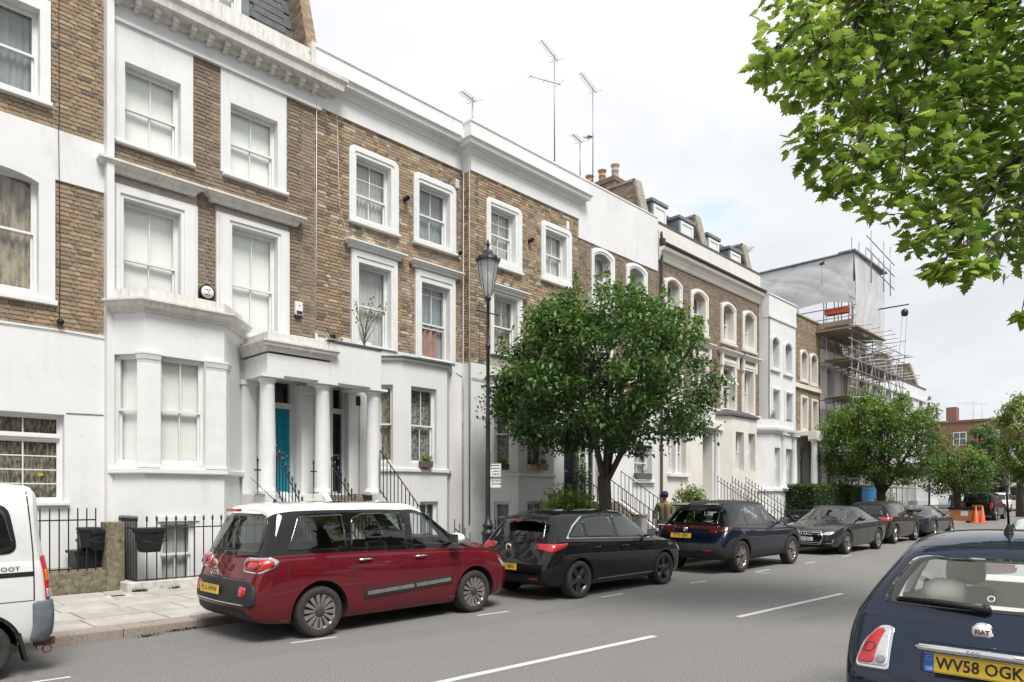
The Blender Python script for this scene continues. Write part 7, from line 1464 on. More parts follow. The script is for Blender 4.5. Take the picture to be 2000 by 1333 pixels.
    def steering(s, x, z, m='black_plastic', y=-.36):
        b = B(); n = 20; b.tube([(x+.06*math.sin(a), y+.18*math.cos(a), z+.17*math.sin(a)) for a in [6.2832*k/n for k in range(n+1)]], .014, 6); b.tube([(x, y-.17, z), (x+.01, y+.17, z)], .016, 6); b.tube([(x, y, z), (x+.3, y, z-.1)], .03, 6); obj('steering_wheel', b, m, s.root, loc=(0, 0, 0))
        b = B(); b.box(x+.12, x+.62, -s.W/2+.16, s.W/2-.16, .45, z-.02); obj('dashboard', b, 'car_inside', s.root, loc=(0, 0, 0), bevel=.05)
def badge(c, x, y, z, r, rear=True, kind='disc'):
    b = B(); d = -1 if rear else 1; b.lathe((x, y, z), [(r, d*-.004), (r, d*.006), (r*.8, d*.010), (0, d*.010)], 24, axis=0); o = obj('badge', b, 'chrome', c.root, loc=(0, 0, 0)); return o

# ---- red people carrier with a white roof (nearest parked car)
c = Car('dark red people carrier with white roof and mirrors, nearest complete parked car', 'car', 3.70, 8.63, 0, dict(L=4.35, W=1.78, wr=.318, wb=2.612, ro=.88, paint='red_paint', roof='white_car_paint', gh=(-1, 7.0), ws=6, cab=(.2, 3.0), gap=.075, lowrow=1.1, bulge=(.055, .09),
    st=[(0.0, .34, .40, 1.02, 1.55, .70, .52), (.05, .31, .30, 1.03, 1.60, .81, .60), (.20, .25, .23, 1.04, 1.635, .872, .655), (.6, .10, .19, 1.045, 1.66, .89, .685), (1.3, 0, .18, 1.04, 1.668, .89, .70), (2.2, -.05, .18, 1.02, 1.66, .89, .70), (2.95, -.32, .18, 1.01, 1.60, .89, .665), (3.46, -.06, .18, .99, 1.10, .89, .64), (3.8, 0, .18, .95, 1.045, .885, .64), (4.08, 0, .22, .85, .95, .86, .60), (4.26, -.02, .27, .72, .80, .76, .48), (4.35, -.02, .33, .60, .66, .60, .36)]))
c.patch('side_window', 'S', [(.44, 1.09), (1.27, 1.09), (1.27, 1.52), (.64, 1.505)], 'privacy_glass', hole=.05, rad=.03)
c.patch('side_window', 'S', [(1.33, 1.08), (2.23, 1.07), (2.22, 1.53), (1.55, 1.53), (1.38, 1.46)], 'privacy_glass', hole=.05, rad=.05)
c.patch('side_window', 'S', [(2.32, 1.07), (3.08, 1.055), (2.93, 1.27), (2.72, 1.48), (2.60, 1.52), (2.36, 1.53)], 'clear_car_glass', hole=.05, rad=.04)
c.patch('quarter_glass', 'S', [(3.14, 1.06), (3.34, 1.045), (3.06, 1.26)], 'clear_car_glass', rad=.01)
c.patch('rear_window', 'B', [(-.66, 1.07), (.66, 1.07), (.59, 1.45), (.52, 1.52), (-.52, 1.52), (-.59, 1.45)], 'car_glass', hole=.05)
c.patch('windscreen', 'F', [(-.66, 1.14), (.66, 1.14), (.56, 1.53), (-.56, 1.53)], 'clear_car_glass', hole=.05)
c.finish(); c.seats((1.35, 2.15), 1.12, y=.37); c.steering(2.95, 1.02)
c.patch('black_trim', 'B', [(-.80, .45), (.80, .45), (.82, .56), (.80, .70), (.66, .745), (-.66, .745), (-.80, .70), (-.82, .56)], 'cladding', off=.012, rad=.06, step=.03)
c.strip('chrome_strip', 'B', [(-.66, .470), (.66, .470)], .012, 'chrome', off=.018)
c.plate(-.085, .615, .12, 'PL16 HWW', tilt=-.08)
for yy in (-.60, .60): c.patch('fog_lamp', 'B', [(yy-.065, .56), (yy+.065, .56), (yy+.065, .68), (yy-.065, .68)], 'red_lamp', off=.02, dome=.012, rad=.06, step=.03)
c.patch('chrome_surround', 'Q', [(.40, .85), (.66, .835), (.80, .90), (.86, .97), (.78, 1.025), (.44, 1.02), (.385, .94)], 'chrome', off=.006, rad=.06, step=.03)
c.patch('tail_light', 'Q', [(.405, .865), (.65, .85), (.77, .91), (.815, .965), (.75, 1.005), (.46, 1.005), (.395, .94)], 'red_lamp', off=.012, dome=.03, rad=.06, step=.03)
c.patch('lamp_ring', 'Q', [(.46, .885), (.60, .875), (.68, .92), (.66, .975), (.48, .975), (.43, .93)], 'dark_lamp', off=.040, rad=.05, step=.03, t0=.78)
c.patch('side_moulding', 'S', [(1.52, .42), (3.02, .49), (3.04, .60), (1.52, .54)], 'cladding', off=.012, rad=.01); c.strip('moulding_strip', 'S', [(1.56, .485), (2.32, .52)], .05, 'alloy', off=.014, th=.006); c.strip('moulding_strip', 'S', [(2.36, .522), (2.99, .55)], .05, 'alloy', off=.014, th=.006)
c.strip('panel_gap', 'S', [(2.24, 1.05), (2.25, .75), (2.27, .36)], .010, 'car_inside')
c.strip('panel_gap', 'S', [(1.32, 1.05), (1.35, .85), (1.32, .70), (1.42, .50), (1.60, .36)], .010, 'car_inside'); c.strip('panel_gap', 'S', [(3.16, 1.0), (3.24, .8), (3.18, .4)], .010, 'car_inside'); c.strip('panel_gap', 'S', [(1.6, .35), (3.18, .40)], .008, 'car_inside')
c.strip('panel_gap', 'B', [(-.60, .80), (-.57, .765), (.57, .765), (.60, .80)], .008, 'car_inside'); c.strip('panel_gap', 'S', [(.42, 1.04), (.47, .9), (.42, .70)], .006, 'car_inside'); c.strip('body_crease', 'S', [(.5, .80), (1.0, .78), (1.5, .70)], .004, 'red_paint', off=.004)
c.patch('fuel_flap', 'S', [(.98, .80), (1.16, .80), (1.16, .97), (.98, .97)], 'car_inside', off=.001, t0=.95, rad=.04)
c.handle(1.52, .93); c.handle(2.44, .92); c.mirror(3.02, 1.08, 'white_car_paint', 1.12); c.arch_lip(.03); c.wheels('petal', 14, 'alloy', hub='disc')
bq = badge(c, -.062, 0, .93, .062); b = B(); b.lathe((-.074, 0, .93), [(0, -.001), (.042, -.001), (.042, .001)], 20, axis=0); obj('badge_face', b, 'red_ink', bq, loc=(0, 0, 0)); text(bq, 'emblem', 'FIAT', (-.078, 0, .93), (math.pi/2, 0, -math.pi/2), .035, 'chrome', .001); text(c.root, 'model_script', '500L', (-.066, 0, .82), (math.pi/2, 0, -math.pi/2), .10, 'chrome', .003, sx=1.2)
b = B(); b.box(.14, .20, -.16, .16, 1.565, 1.60); obj('brake_light', b, 'red_lamp', c.root, loc=(0, 0, 0), bevel=.008)
b = B(); b.tube([(-.04, .05, 1.10), (.0, -.30, 1.12), (.03, -.52, 1.13)], [.018, .012, .006], 6); obj('wiper', b, 'black_plastic', c.root, loc=(0, 0, 0))
b = B(); b.lathe((.72, 0, 1.675), [(.03, 0), (.02, .03), (.006, .05)], 8); b.tube([(.72, 0, 1.70), (.38, .0, 2.0)], [.006, .003], 5); obj('antenna', b, 'black_plastic', c.root, loc=(0, 0, 0))
c.patch('headlight', 'S', [(3.98, .80), (4.20, .68), (4.24, .62), (4.08, .66)], 'clear_lamp', off=.006, dome=.01, step=.03); c.patch('sun_roof', 'T', [(1.25, -.42), (2.55, -.42), (2.55, .42), (1.25, .42)], 'gloss_black', off=.004)
# ---- black hatchback
AST = [(0, .50, .42, .98, 1.38, .73, .50), (.06, .46, .32, .99, 1.42, .82, .55), (.25, .36, .24, 1.00, 1.46, .870, .58), (.8, .12, .2, .99, 1.498, .90, .64), (1.6, 0, .19, .96, 1.51, .905, .66), (2.4, -.10, .19, .94, 1.49, .905, .655), (3.0, -.42, .19, .92, 1.38, .905, .62), (3.42, -.05, .19, .90, 1.00, .90, .62), (3.8, 0, .2, .87, .95, .89, .6), (4.12, 0, .22, .78, .86, .84, .56), (4.34, -.02, .26, .64, .72, .70, .44), (4.42, -.02, .32, .54, .6, .55, .34)]
c = Car('black five-door hatchback with black wheels, parked between the red car and the navy crossover', 'car', 8.62, 8.40, 0, dict(L=4.42, W=1.81, wr=.325, wb=2.685, ro=.81, paint='black_paint', gh=(0, 7.0), ws=6, cab=(.2, 3.0), hatch=0, bulge=(.05, .09), st=AST))
c.patch('window_trim', 'S', [(.50, 1.035), (3.15, .955), (2.72, 1.28), (2.45, 1.425), (1.7, 1.45), (1.1, 1.43), (.75, 1.25)], 'chrome', off=.001, rad=.05)
c.patch('window_band', 'S', [(.535, 1.05), (3.10, .972), (2.70, 1.27), (2.44, 1.405), (1.7, 1.432), (1.12, 1.41), (.78, 1.24)], 'gloss_black', off=.003, rad=.05)
for pts, m_, h_ in (([(.62, 1.065), (.98, 1.05), (.98, 1.33), (.82, 1.22)], 'privacy_glass', 0), ([(1.05, 1.05), (1.86, 1.03), (1.86, 1.41), (1.2, 1.39), (1.05, 1.33)], 'privacy_glass', .06), ([(1.96, 1.02), (2.92, .99), (2.66, 1.24), (2.42, 1.385), (1.96, 1.41)], 'car_glass', .06)):
    c.patch('side_window', 'S', pts, m_, hole=h_, off=.005, rad=.03)
c.patch('rear_window', 'B', [(-.58, 1.04), (.58, 1.04), (.47, 1.34), (-.47, 1.34)], 'car_glass', hole=.06); c.patch('windscreen', 'F', [(-.66, 1.03), (.66, 1.03), (.52, 1.40), (-.52, 1.40)], 'clear_car_glass', hole=.06)
c.finish(); c.seats((1.35, 2.2), 1.0, y=.37); c.steering(2.9, .92)
for pts in ([(.42, .87), (.70, .82), (.93, .90), (.98, .965), (.80, .955), (.45, .955)],): c.patch('tail_light', 'Q', pts, 'red_lamp', off=.008, dome=.012, rad=.03, step=.03)
c.patch('tail_light', 'B', [(-.62, .86), (-.48, .86), (-.45, .93), (-.62, .955)], 'dark_lamp', off=.006, dome=.008, rad=.02, step=.03); c.patch('tail_light', 'B', [(.62, .86), (.48, .86), (.45, .93), (.62, .955)], 'dark_lamp', off=.006, dome=.008, rad=.02, step=.03)
b = B(); b.prism([(.30, 1.40), (.16, 1.375), (.15, 1.355), (.34, 1.385)], 1, -.52, .52); obj('spoiler', b, 'black_paint', c.root, loc=(0, 0, 0), bevel=.008); b = B(); b.box(.145, .155, -.14, .14, 1.358, 1.375); obj('brake_light', b, 'red_lamp', c.root, loc=(0, 0, 0))
c.plate(-.075, .56, .05, 'DY62 VBN', tilt=-.06); c.strip('chrome_strip', 'B', [(-.72, .465), (.72, .465)], .018, 'chrome', off=.01, th=.004); c.patch('bumper_reflector', 'B', [(-.60, .36), (-.42, .36), (-.42, .385), (-.60, .385)], 'red_lamp', off=.004, rad=.01); c.patch('bumper_reflector', 'B', [(.60, .36), (.42, .36), (.42, .385), (.60, .385)], 'red_lamp', off=.004, rad=.01)
badge(c, -.045, 0, .89, .065); b = B(); b.ring([(-.045, .85), (.045, .85), (.045, .93), (-.045, .93)], [(-.03, .865), (.03, .865), (.03, .915), (-.03, .915)], 0, .001); text(c.root, 'emblem', 'V', (-.060, 0, .89), (math.pi/2, 0, -math.pi/2), .08, 'black_plastic', .002)
for x0_, x1_ in ((1.93, 1.90), ): c.strip('panel_gap', 'S', [(x0_, 1.01), (x1_, .7), (x1_+.02, .32)], .009, 'car_inside')
c.strip('panel_gap', 'S', [(1.0, 1.02), (1.10, .80), (1.25, .55), (1.35, .32)], .009, 'car_inside'); c.strip('panel_gap', 'S', [(3.12, .95), (3.16, .7), (3.10, .32)], .009, 'car_inside'); c.strip('sill_chrome', 'S', [(1.35, .30), (3.10, .30)], .016, 'chrome', off=.006)
c.handle(1.25, .86, 'black_paint'); c.handle(2.1, .85, 'black_paint'); c.mirror(2.9, 1.0, 'black_paint', 1.05); c.arch_lip(.03); c.wheels('star', 5, 'dark_alloy', hub='dark_alloy')
b = B(); b.tube([(.02, .05, 1.06), (.10, -.25, 1.10), (.15, -.40, 1.13)], [.016, .012, .006], 6); obj('wiper', b, 'black_plastic', c.root, loc=(0, 0, 0)); b = B(); b.lathe((.75, 0, 1.50), [(.03, 0), (.015, .03), (.005, .04)], 8); b.tube([(.75, 0, 1.52), (.58, 0, 1.70)], [.005, .003], 5); obj('antenna', b, 'black_plastic', c.root, loc=(0, 0, 0))
c.patch('headlight', 'S', [(3.95, .80), (4.22, .70), (4.26, .62), (4.08, .66)], 'clear_lamp', off=.006, dome=.01, step=.03)
# ---- navy crossover with grey cladding
BZ = [(0, .66, .50, 1.06, 1.44, .76, .55), (.06, .62, .40, 1.07, 1.48, .85, .59), (.25, .48, .32, 1.07, 1.55, .90, .62), (.9, .2, .28, 1.05, 1.63, .93, .66), (1.8, 0, .26, 1.02, 1.65, .93, .68), (2.6, -.1, .26, 1.0, 1.63, .93, .67), (3.15, -.45, .26, .99, 1.53, .93, .64), (3.6, -.05, .26, .98, 1.12, .925, .64), (4.1, 0, .28, .94, 1.03, .91, .62), (4.45, 0, .3, .84, .92, .85, .55), (4.62, 0, .36, .72, .8, .74, .45), (4.69, 0, .42, .62, .68, .6, .38)]
c = Car('navy blue electric crossover with grey wheel arches and a full-width red tail light', 'car', 14.35, 8.32, 0, dict(L=4.69, W=1.86, wr=.37, wb=2.85, ro=.93, paint='navy_paint', roof='gloss_black', gh=(-1, 7.0), ws=6, cab=(.2, 3.2), hatch=1, low='cladding', lowrow=2.4, bulge=(.05, .09), st=BZ, gap=.05))
for pts, m_, h_ in (([(.80, 1.12), (1.15, 1.10), (1.22, 1.44), (1.02, 1.36)], 'privacy_glass', 0), ([(1.22, 1.10), (2.12, 1.07), (2.12, 1.53), (1.45, 1.53), (1.28, 1.46)], 'car_glass', .06), ([(2.22, 1.07), (3.12, 1.05), (2.80, 1.36), (2.58, 1.50), (2.22, 1.53)], 'clear_car_glass', .06)): c.patch('side_window', 'S', pts, m_, hole=h_, rad=.03)
c.patch('rear_window', 'B', [(-.60, 1.13), (.60, 1.13), (.51, 1.41), (-.51, 1.41)], 'car_glass', hole=.06); c.patch('windscreen', 'F', [(-.66, 1.15), (.66, 1.15), (.55, 1.54), (-.55, 1.54)], 'clear_car_glass', hole=.06)
c.finish(); c.seats((1.5, 2.4), 1.12, y=.38); c.steering(3.1, 1.0)
b = B(); b.prism([(.62, 1.60), (.40, 1.56), (.38, 1.53), (.66, 1.57)], 1, -.60, -.22); b.prism([(.62, 1.60), (.40, 1.56), (.38, 1.53), (.66, 1.57)], 1, .22, .60); obj('split_spoiler', b, 'gloss_black', c.root, loc=(0, 0, 0), bevel=.008); b = B(); b.prism([(.10, 1.10), (-.02, 1.085), (-.02, 1.06), (.10, 1.07)], 1, -.78, .78); obj('lip_spoiler', b, 'dark_lamp', c.root, loc=(0, 0, 0), bevel=.006)
c.patch('light_bar', 'B', [(-.80, 1.005), (.80, 1.005), (.80, 1.05), (-.80, 1.05)], 'dark_lamp', off=.008, rad=.01, step=.04); c.patch('tail_light', 'Q', [(.48, .98), (.78, .95), (.98, 1.03), (.90, 1.065), (.50, 1.055)], 'dark_lamp', off=.01, dome=.01, rad=.02, step=.03); c.patch('tail_light', 'Q', [(.46, .92), (.60, .92), (.62, .98), (.46, .98)], 'dark_lamp', off=.01, dome=.006, rad=.02, step=.03)
c.plate(-.08, .86, .10, 'FT73 GPK', tilt=-.1); c.patch('bumper_reflector', 'B', [(-.62, .52), (-.44, .52), (-.44, .55), (-.62, .55)], 'red_lamp', off=.006, rad=.01); c.patch('bumper_reflector', 'B', [(.62, .52), (.44, .52), (.44, .55), (.62, .55)], 'red_lamp', off=.006, rad=.01)
bd_ = badge(c, -.045, 0, 1.005, .055); c.arch_lip(.10, 'cladding', .012); c.wheels('twin', 6, 'alloy', hub='dark_alloy'); c.mirror(3.0, 1.10, 'gloss_black', 1.1); c.handle(1.5, .96, 'navy_paint'); c.handle(2.35, .95, 'navy_paint')
c.strip('panel_gap', 'S', [(2.17, 1.03), (2.15, .7), (2.17, .40)], .009, 'car_inside'); c.strip('panel_gap', 'S', [(1.2, 1.05), (1.28, .8), (1.45, .5)], .009, 'car_inside'); c.strip('panel_gap', 'S', [(3.3, .98), (3.32, .7), (3.25, .42)], .009, 'car_inside'); c.strip('side_badge', 'S', [(3.30, .70), (3.42, .68)], .018, 'chrome', off=.004)
b = B(); b.prism([(.62, 1.655), (.45, 1.665), (.42, 1.71), (.50, 1.70)], 1, -.02, .02); obj('fin_antenna', b, 'gloss_black', c.root, loc=(0, 0, 0))
c.patch('headlight', 'S', [(4.15, .90), (4.50, .80), (4.52, .74), (4.2, .80)], 'clear_lamp', off=.006, dome=.01, step=.03)
# ---- grey executive saloon facing the camera
AU = [(0, .05, .38, .84, .97, .68, .5), (.08, .04, .3, .89, 1.04, .82, .58), (.35, .02, .24, .93, 1.08, .90, .62), (.78, .10, .22, .945, 1.10, .935, .60), (1.28, .30, .2, .95, 1.39, .94, .58), (2.1, 0, .2, .94, 1.457, .943, .61), (2.8, -.15, .2, .93, 1.44, .943, .605), (3.35, -.5, .2, .92, 1.32, .94, .60), (3.85, -.05, .2, .91, .99, .93, .66), (4.3, 0, .21, .85, .93, .91, .62), (4.68, 0, .22, .74, .83, .86, .58), (4.86, 0, .25, .66, .76, .80, .54), (4.94, 0, .30, .60, .70, .72, .50)]
def saloon(label, X, Y, rot, st, L_, W_, wr, wb, ro, pm, grille=None, wheel=('twin', 5, 'alloy'), name='parked_car'):
    c = Car(label, 'car', X, Y, rot, dict(L=L_, W=W_, wr=wr, wb=wb, ro=ro, paint=pm, gh=(3, 8.0), ws=7, rs=4, cab=(1.2, 3.4), hatch=0, bulge=(.05, .10), st=st, inside=1)); k = L_/4.94; h = st[5][4]/1.457
    for pts, m_, h_ in (([(1.12*k, 1.0*h), (2.28*k, .99*h), (2.28*k, 1.34*h), (1.75*k, 1.345*h), (1.42*k, 1.22*h)], 'car_glass', .05), ([(2.36*k, .99*h), (3.45*k, .97*h), (3.05*k, 1.24*h), (2.85*k, 1.33*h), (2.36*k, 1.345*h)], 'clear_car_glass', .05)): c.patch('side_window', 'S', pts, m_, hole=h_, rad=.03)
    c.patch('rear_window', 'B', [(-.58, 1.13*h), (.58, 1.13*h), (.46, 1.36*h), (-.46, 1.36*h)], 'car_glass', hole=.06); c.patch('windscreen', 'F', [(-.68, 1.03*h), (.68, 1.03*h), (.50, 1.355*h), (-.50, 1.355*h)], 'clear_car_glass', hole=.05)
    c.finish(); c.seats((1.8*k, 2.55*k), 1.0*h, y=.38); c.steering(3.15*k, .93*h); c.arch_lip(.025); c.wheels(*wheel, hub='dark_alloy'); c.mirror(3.15*k, 1.0*h, pm, 1.0); c.handle(1.6*k, .84*h, pm); c.handle(2.55*k, .83*h, pm)
    c.strip('panel_gap', 'S', [(2.32*k, .97*h), (2.30*k, .6*h), (2.30*k, .3)], .009, 'car_inside'); c.strip('panel_gap', 'S', [(3.5*k, .93*h), (3.55*k, .6*h), (3.5*k, .3)], .009, 'car_inside'); c.strip('panel_gap', 'S', [(1.3*k, .97*h), (1.4*k, .7*h), (1.6*k, .4)], .009, 'car_inside')
    return c
c = saloon('dark grey executive saloon facing the camera with a wide chrome-barred grille', 26.35, 8.36, math.pi, AU, 4.94, 1.886, .35, 2.924, 1.10, 'grey_paint')
c.patch('grille', 'F', [(-.42, .34), (.42, .34), (.52, .55), (.44, .70), (-.44, .70), (-.52, .55)], 'gloss_black', off=.006, rad=.03)
for i in range(6): w_ = (.43, .46, .48, .47, .45, .43)[i]; c.strip('grille_bar', 'F', [(-w_, .38+.058*i), (w_, .38+.058*i)], .014, 'chrome', off=.012, th=.004)
c.patch('grille_frame', 'F', [(-.44, .32), (.44, .32), (.54, .55), (.46, .72), (-.46, .72), (-.54, .55)], 'chrome', off=.008, t0=.95, rad=.03)
for y_ in (-.11, -.037, .037, .11): b = B(); b.tube([(5.055, y_+.042*math.cos(a), .66+.042*math.sin(a)) for a in [6.2832*k/14 for k in range(15)]], .007, 5); obj('ring_emblem', b, 'chrome', c.root, loc=(0, 0, 0))
c.plate(5.06, .485, 0, 'DA22 BZU', rear=False, m='plate_white')
for sg in (-1, 1):
    c.patch('headlight', 'F', [(sg*.50, .61), (sg*.70, .60), (sg*.80, .66), (sg*.78, .71), (sg*.56, .68)], 'clear_lamp', off=.008, dome=.01, rad=.02, step=.03); c.patch('air_intake', 'F', [(sg*.56, .34), (sg*.76, .36), (sg*.78, .47), (sg*.60, .44)], 'gloss_black', off=.005, rad=.02, step=.03); c.strip('intake_trim', 'F', [(sg*.60, .35), (sg*.76, .38), (sg*.79, .48)], .016, 'chrome', off=.01)
# ---- dark hatchback SUV, grey sports saloon
def scale(st, fx, fw, fz): return [(x*fx, l*fx, zb*fz, zbelt*fz, zr*fz, w_*fw, wt*fw) for x, l, zb, zbelt, zr, w_, wt in st]
def hatch(label, X, Y, rot, fx, fw, fz, pm, wr, wheel=('star', 5, 'alloy'), lamp='red_lamp', plate=None, roof=None, group='parked cars', st=AST, low='black_plastic'):
    cf = dict(L=4.42*fx, W=1.81*fw, wr=wr, wb=2.685*fx, ro=.81*fx, paint=pm, roof=roof or pm, gh=(0, 7.0), ws=6, cab=(.2*fx, 3.01*fx), hatch=1, bulge=(.05, .09), st=scale(st, fx, fw, fz), low=low); c = Car(label, 'car', X, Y, rot, cf, group=group); S_ = lambda pts: [(a*fx, b_*fz) for a, b_ in pts]; T_ = lambda pts: [(a*fw, b_*fz) for a, b_ in pts]
    for pts, m_ in (([(.62, 1.065), (.98, 1.05), (.98, 1.33), (.82, 1.22)], 'privacy_glass'), ([(1.05, 1.05), (1.86, 1.03), (1.86, 1.41), (1.2, 1.39), (1.05, 1.33)], 'privacy_glass'), ([(1.96, 1.02), (2.92, .99), (2.66, 1.24), (2.42, 1.385), (1.96, 1.41)], 'car_glass')): c.patch('side_window', 'S', S_(pts), m_, hole=.05, rad=.03)
    c.patch('rear_window', 'B', T_([(-.58, 1.05), (.58, 1.05), (.47, 1.34), (-.47, 1.34)]), 'car_glass', hole=.06); c.patch('windscreen', 'F', T_([(-.66, 1.03), (.66, 1.03), (.52, 1.40), (-.52, 1.40)]), 'car_glass', hole=.06)
    c.finish(); c.seats((1.35*fx, 2.2*fx), 1.0*fz, y=.37); c.arch_lip(.03); c.wheels(*wheel, hub='dark_alloy'); c.mirror(2.9*fx, 1.0*fz, pm, 1.0); c.handle(1.25*fx, .86*fz, pm); c.handle(2.1*fx, .85*fz, pm)
    c.patch('tail_light', 'Q', [(a, b_*fz) for a, b_ in ((.42, .87), (.70, .82), (.93, .90), (.98, .965), (.80, .955), (.45, .955))], lamp, off=.008, dome=.012, rad=.03, step=.03)
    for q in (([(3.12, .95), (3.16, .7), (3.10, .32)]), ([(1.93, 1.01), (1.90, .7), (1.92, .32)]), ([(1.0, 1.02), (1.10, .80), (1.35, .32)])): c.strip('panel_gap', 'S', S_(q), .009, 'car_inside')
    if plate: c.plate(-.08, plate[1]*fz, .0, plate[0], tilt=-.06)
    c.patch('headlight', 'F', T_([(.50, .60), (.74, .62), (.70, .72), (.48, .70)]), 'clear_lamp', off=.008, rad=.02, step=.03); c.patch('headlight', 'F', T_([(-.50, .60), (-.74, .62), (-.70, .72), (-.48, .70)]), 'clear_lamp', off=.008, rad=.02, step=.03)
    return c
hatch('black hatchback with bright red tail light, behind the grey saloon', 27.75, 8.70, 0, 1.0, .99, 1.04, 'dark_grey_paint', .35, roof='gloss_black')
PO = scale([(0, .06, .36, .80, .92, .70, .5), (.08, .08, .28, .86, 1.02, .86, .56), (.4, .10, .22, .90, 1.10, .95, .58), (.85, .22, .2, .90, 1.22, .965, .58), (1.45, .25, .2, .89, 1.34, .96, .57), (2.1, 0, .2, .88, 1.385, .95, .585), (2.8, -.15, .2, .87, 1.37, .94, .58), (3.35, -.5, .2, .86, 1.25, .94, .58), (3.85, -.05, .2, .85, .92, .93, .62), (4.3, 0, .21, .80, .86, .92, .6), (4.68, 0, .22, .68, .76, .86, .56), (4.86, 0, .25, .58, .68, .78, .5), (4.94, 0, .30, .5, .6, .68, .45)], 1.0, 1.0, .97)
c = saloon('low dark grey sports saloon with a slim rear light bar, furthest of the kerbside row', 33.1, 8.78, 0, PO, 4.94, 1.93, .36, 2.924, 1.10, 'grey_paint', wheel=('star', 5, 'alloy')); c.patch('light_bar', 'B', [(-.80, .80), (.80, .80), (.80, .83), (-.80, .83)], 'dark_lamp', off=.008, rad=.01); c.patch('rear_trim', 'B', [(-.6, .36), (.6, .36), (.6, .48), (-.6, .48)], 'gloss_black', off=.006); c.patch('bumper_reflector', 'B', [(-.3, .53), (.3, .53), (.3, .55), (-.3, .55)], 'dark_lamp', off=.006, rad=.005)
# ---- distant vehicles
JP = [(0, .16, .50, 1.10, 1.70, .78, .66), (.05, .15, .42, 1.11, 1.74, .86, .70), (.2, .12, .36, 1.12, 1.77, .90, .73), (.8, .03, .3, 1.11, 1.79, .91, .745), (1.6, 0, .3, 1.10, 1.79, .91, .75), (2.4, -.05, .3, 1.09, 1.78, .91, .745), (2.95, -.22, .3, 1.08, 1.70, .91, .72), (3.30, -.04, .3, 1.07, 1.18, .90, .72), (3.8, 0, .32, 1.04, 1.12, .89, .7), (4.15, 0, .34, .98, 1.06, .86, .66), (4.35, 0, .38, .85, .95, .8, .6), (4.42, 0, .42, .7, .8, .7, .5)]
def far_car(label, px, d, rot, st, fx, fw, fz, pm, wr, plate=None, dy=0, cat='car', group='distant cars', lamps=True):
    x, y = D(px, d); cf = dict(L=4.42*fx, W=1.82*fw, wr=wr, wb=2.70*fx, ro=.80*fx, paint=pm, roof=pm, gh=(0, 7.0), ws=6, cab=(.3, 3.0), hatch=1, bulge=(.03, .06), st=scale(st, fx, fw, fz), inside=0); c = Car(label, cat, x, y+dy, rot, cf, group=group); c.finish(); h = st[4][3]*fz; t = st[4][4]*fz
    for x0_, x1_ in ((.35, 1.0), (1.08, 1.95), (2.05, 2.85)): c.patch('side_window', 'S', [(x0_*fx, h+.05), (x1_*fx, h+.04), ((x1_-(.22 if x1_ > 2.5 else 0))*fx, t-.15), ((x0_+(.1 if x0_ < .5 else 0))*fx, t-.14)], 'opaque_glass', rad=.03)
    c.patch('rear_window', 'B', [(-.62*fw, h+.06), (.62*fw, h+.06), (.54*fw, t-.16), (-.54*fw, t-.16)], 'opaque_glass'); c.patch('windscreen', 'F', [(-.62*fw, h+.10), (.62*fw, h+.10), (.54*fw, t-.14), (-.54*fw, t-.14)], 'opaque_glass'); c.wheels('star', 5, 'alloy')
    for sg in (-1, 1):
        c.patch('tail_light', 'B', [(sg*.66*fw, h-.30), (sg*.80*fw, h-.30), (sg*.80*fw, h+.02), (sg*.66*fw, h+.02)], 'red_lamp', off=.01, rad=.02, step=.03); c.patch('headlight', 'F', [(sg*.45*fw, .66*fz), (sg*.68*fw, .68*fz), (sg*.64*fw, .80*fz), (sg*.44*fw, .78*fz)], 'clear_lamp', off=.01, rad=.02)
    if plate: c.plate(-.07, .95*fz, 0, '')
    return c
far_car('black boxy four-wheel drive with yellow rear plate, behind the traffic cones', 1909, 43.5, 0, JP, 1.0, .98, .98, 'black_paint', .37, 'none')
far_car('white hatchback beyond the black four-wheel drive', 1945, 55, 0, AST, 1, 1, 1.05, 'white_car_paint', .32); far_car('silver-white estate parked far off at the junction', 1908, 76, math.pi*.5, AST, 1, 1, 1.02, 'white_car_paint', .32); far_car('small red car parked far off at the junction', 1934, 78, math.pi*.5, AST, .9, .95, 1, 'red_paint', .30)
VN = [(0, .06, .42, 1.25, 2.25, .84, .74), (.05, .05, .36, 1.26, 2.30, .92, .80), (.2, .03, .32, 1.27, 2.33, .97, .84), (1.0, 0, .3, 1.27, 2.35, .98, .86), (1.9, 0, .3, 1.27, 2.35, .98, .86), (2.8, -.02, .3, 1.27, 2.33, .98, .86), (3.4, -.30, .3, 1.25, 2.15, .97, .82), (3.85, -.04, .32, 1.18, 1.35, .95, .80), (4.1, 0, .32, 1.10, 1.22, .92, .74), (4.28, 0, .36, .95, 1.08, .88, .7), (4.37, 0, .40, .80, .95, .80, .6), (4.42, 0, .45, .7, .8, .7, .5)]
x, y = D(1860, 66); c = Car('white panel van crossing far down the street behind the third tree', 'van', x-2.0, y+2.3, -math.pi/2, dict(L=4.42*1.15, W=1.96, wr=.36, wb=2.9, ro=.9, paint='van_white', roof='van_white', gh=(0, 7), ghm=1, ws=6, cab=(1, 2), hatch=0, st=scale(VN, 1.15, 1, 1), inside=0), group='distant cars', name='van'); c.finish(); c.patch('side_window', 'S', [(3.3, 1.38), (4.2, 1.35), (3.95, 1.95), (3.4, 2.0)], 'opaque_glass'); c.wheels('star', 5, 'alloy')
# ---- silver car parked in front of the small blue car
c = hatch('silver car parked ahead of the small dark blue car at the right edge', 9.75, .95, 0, .98, .98, 1.0, 'silver_paint', .32, lamp='dark_lamp')
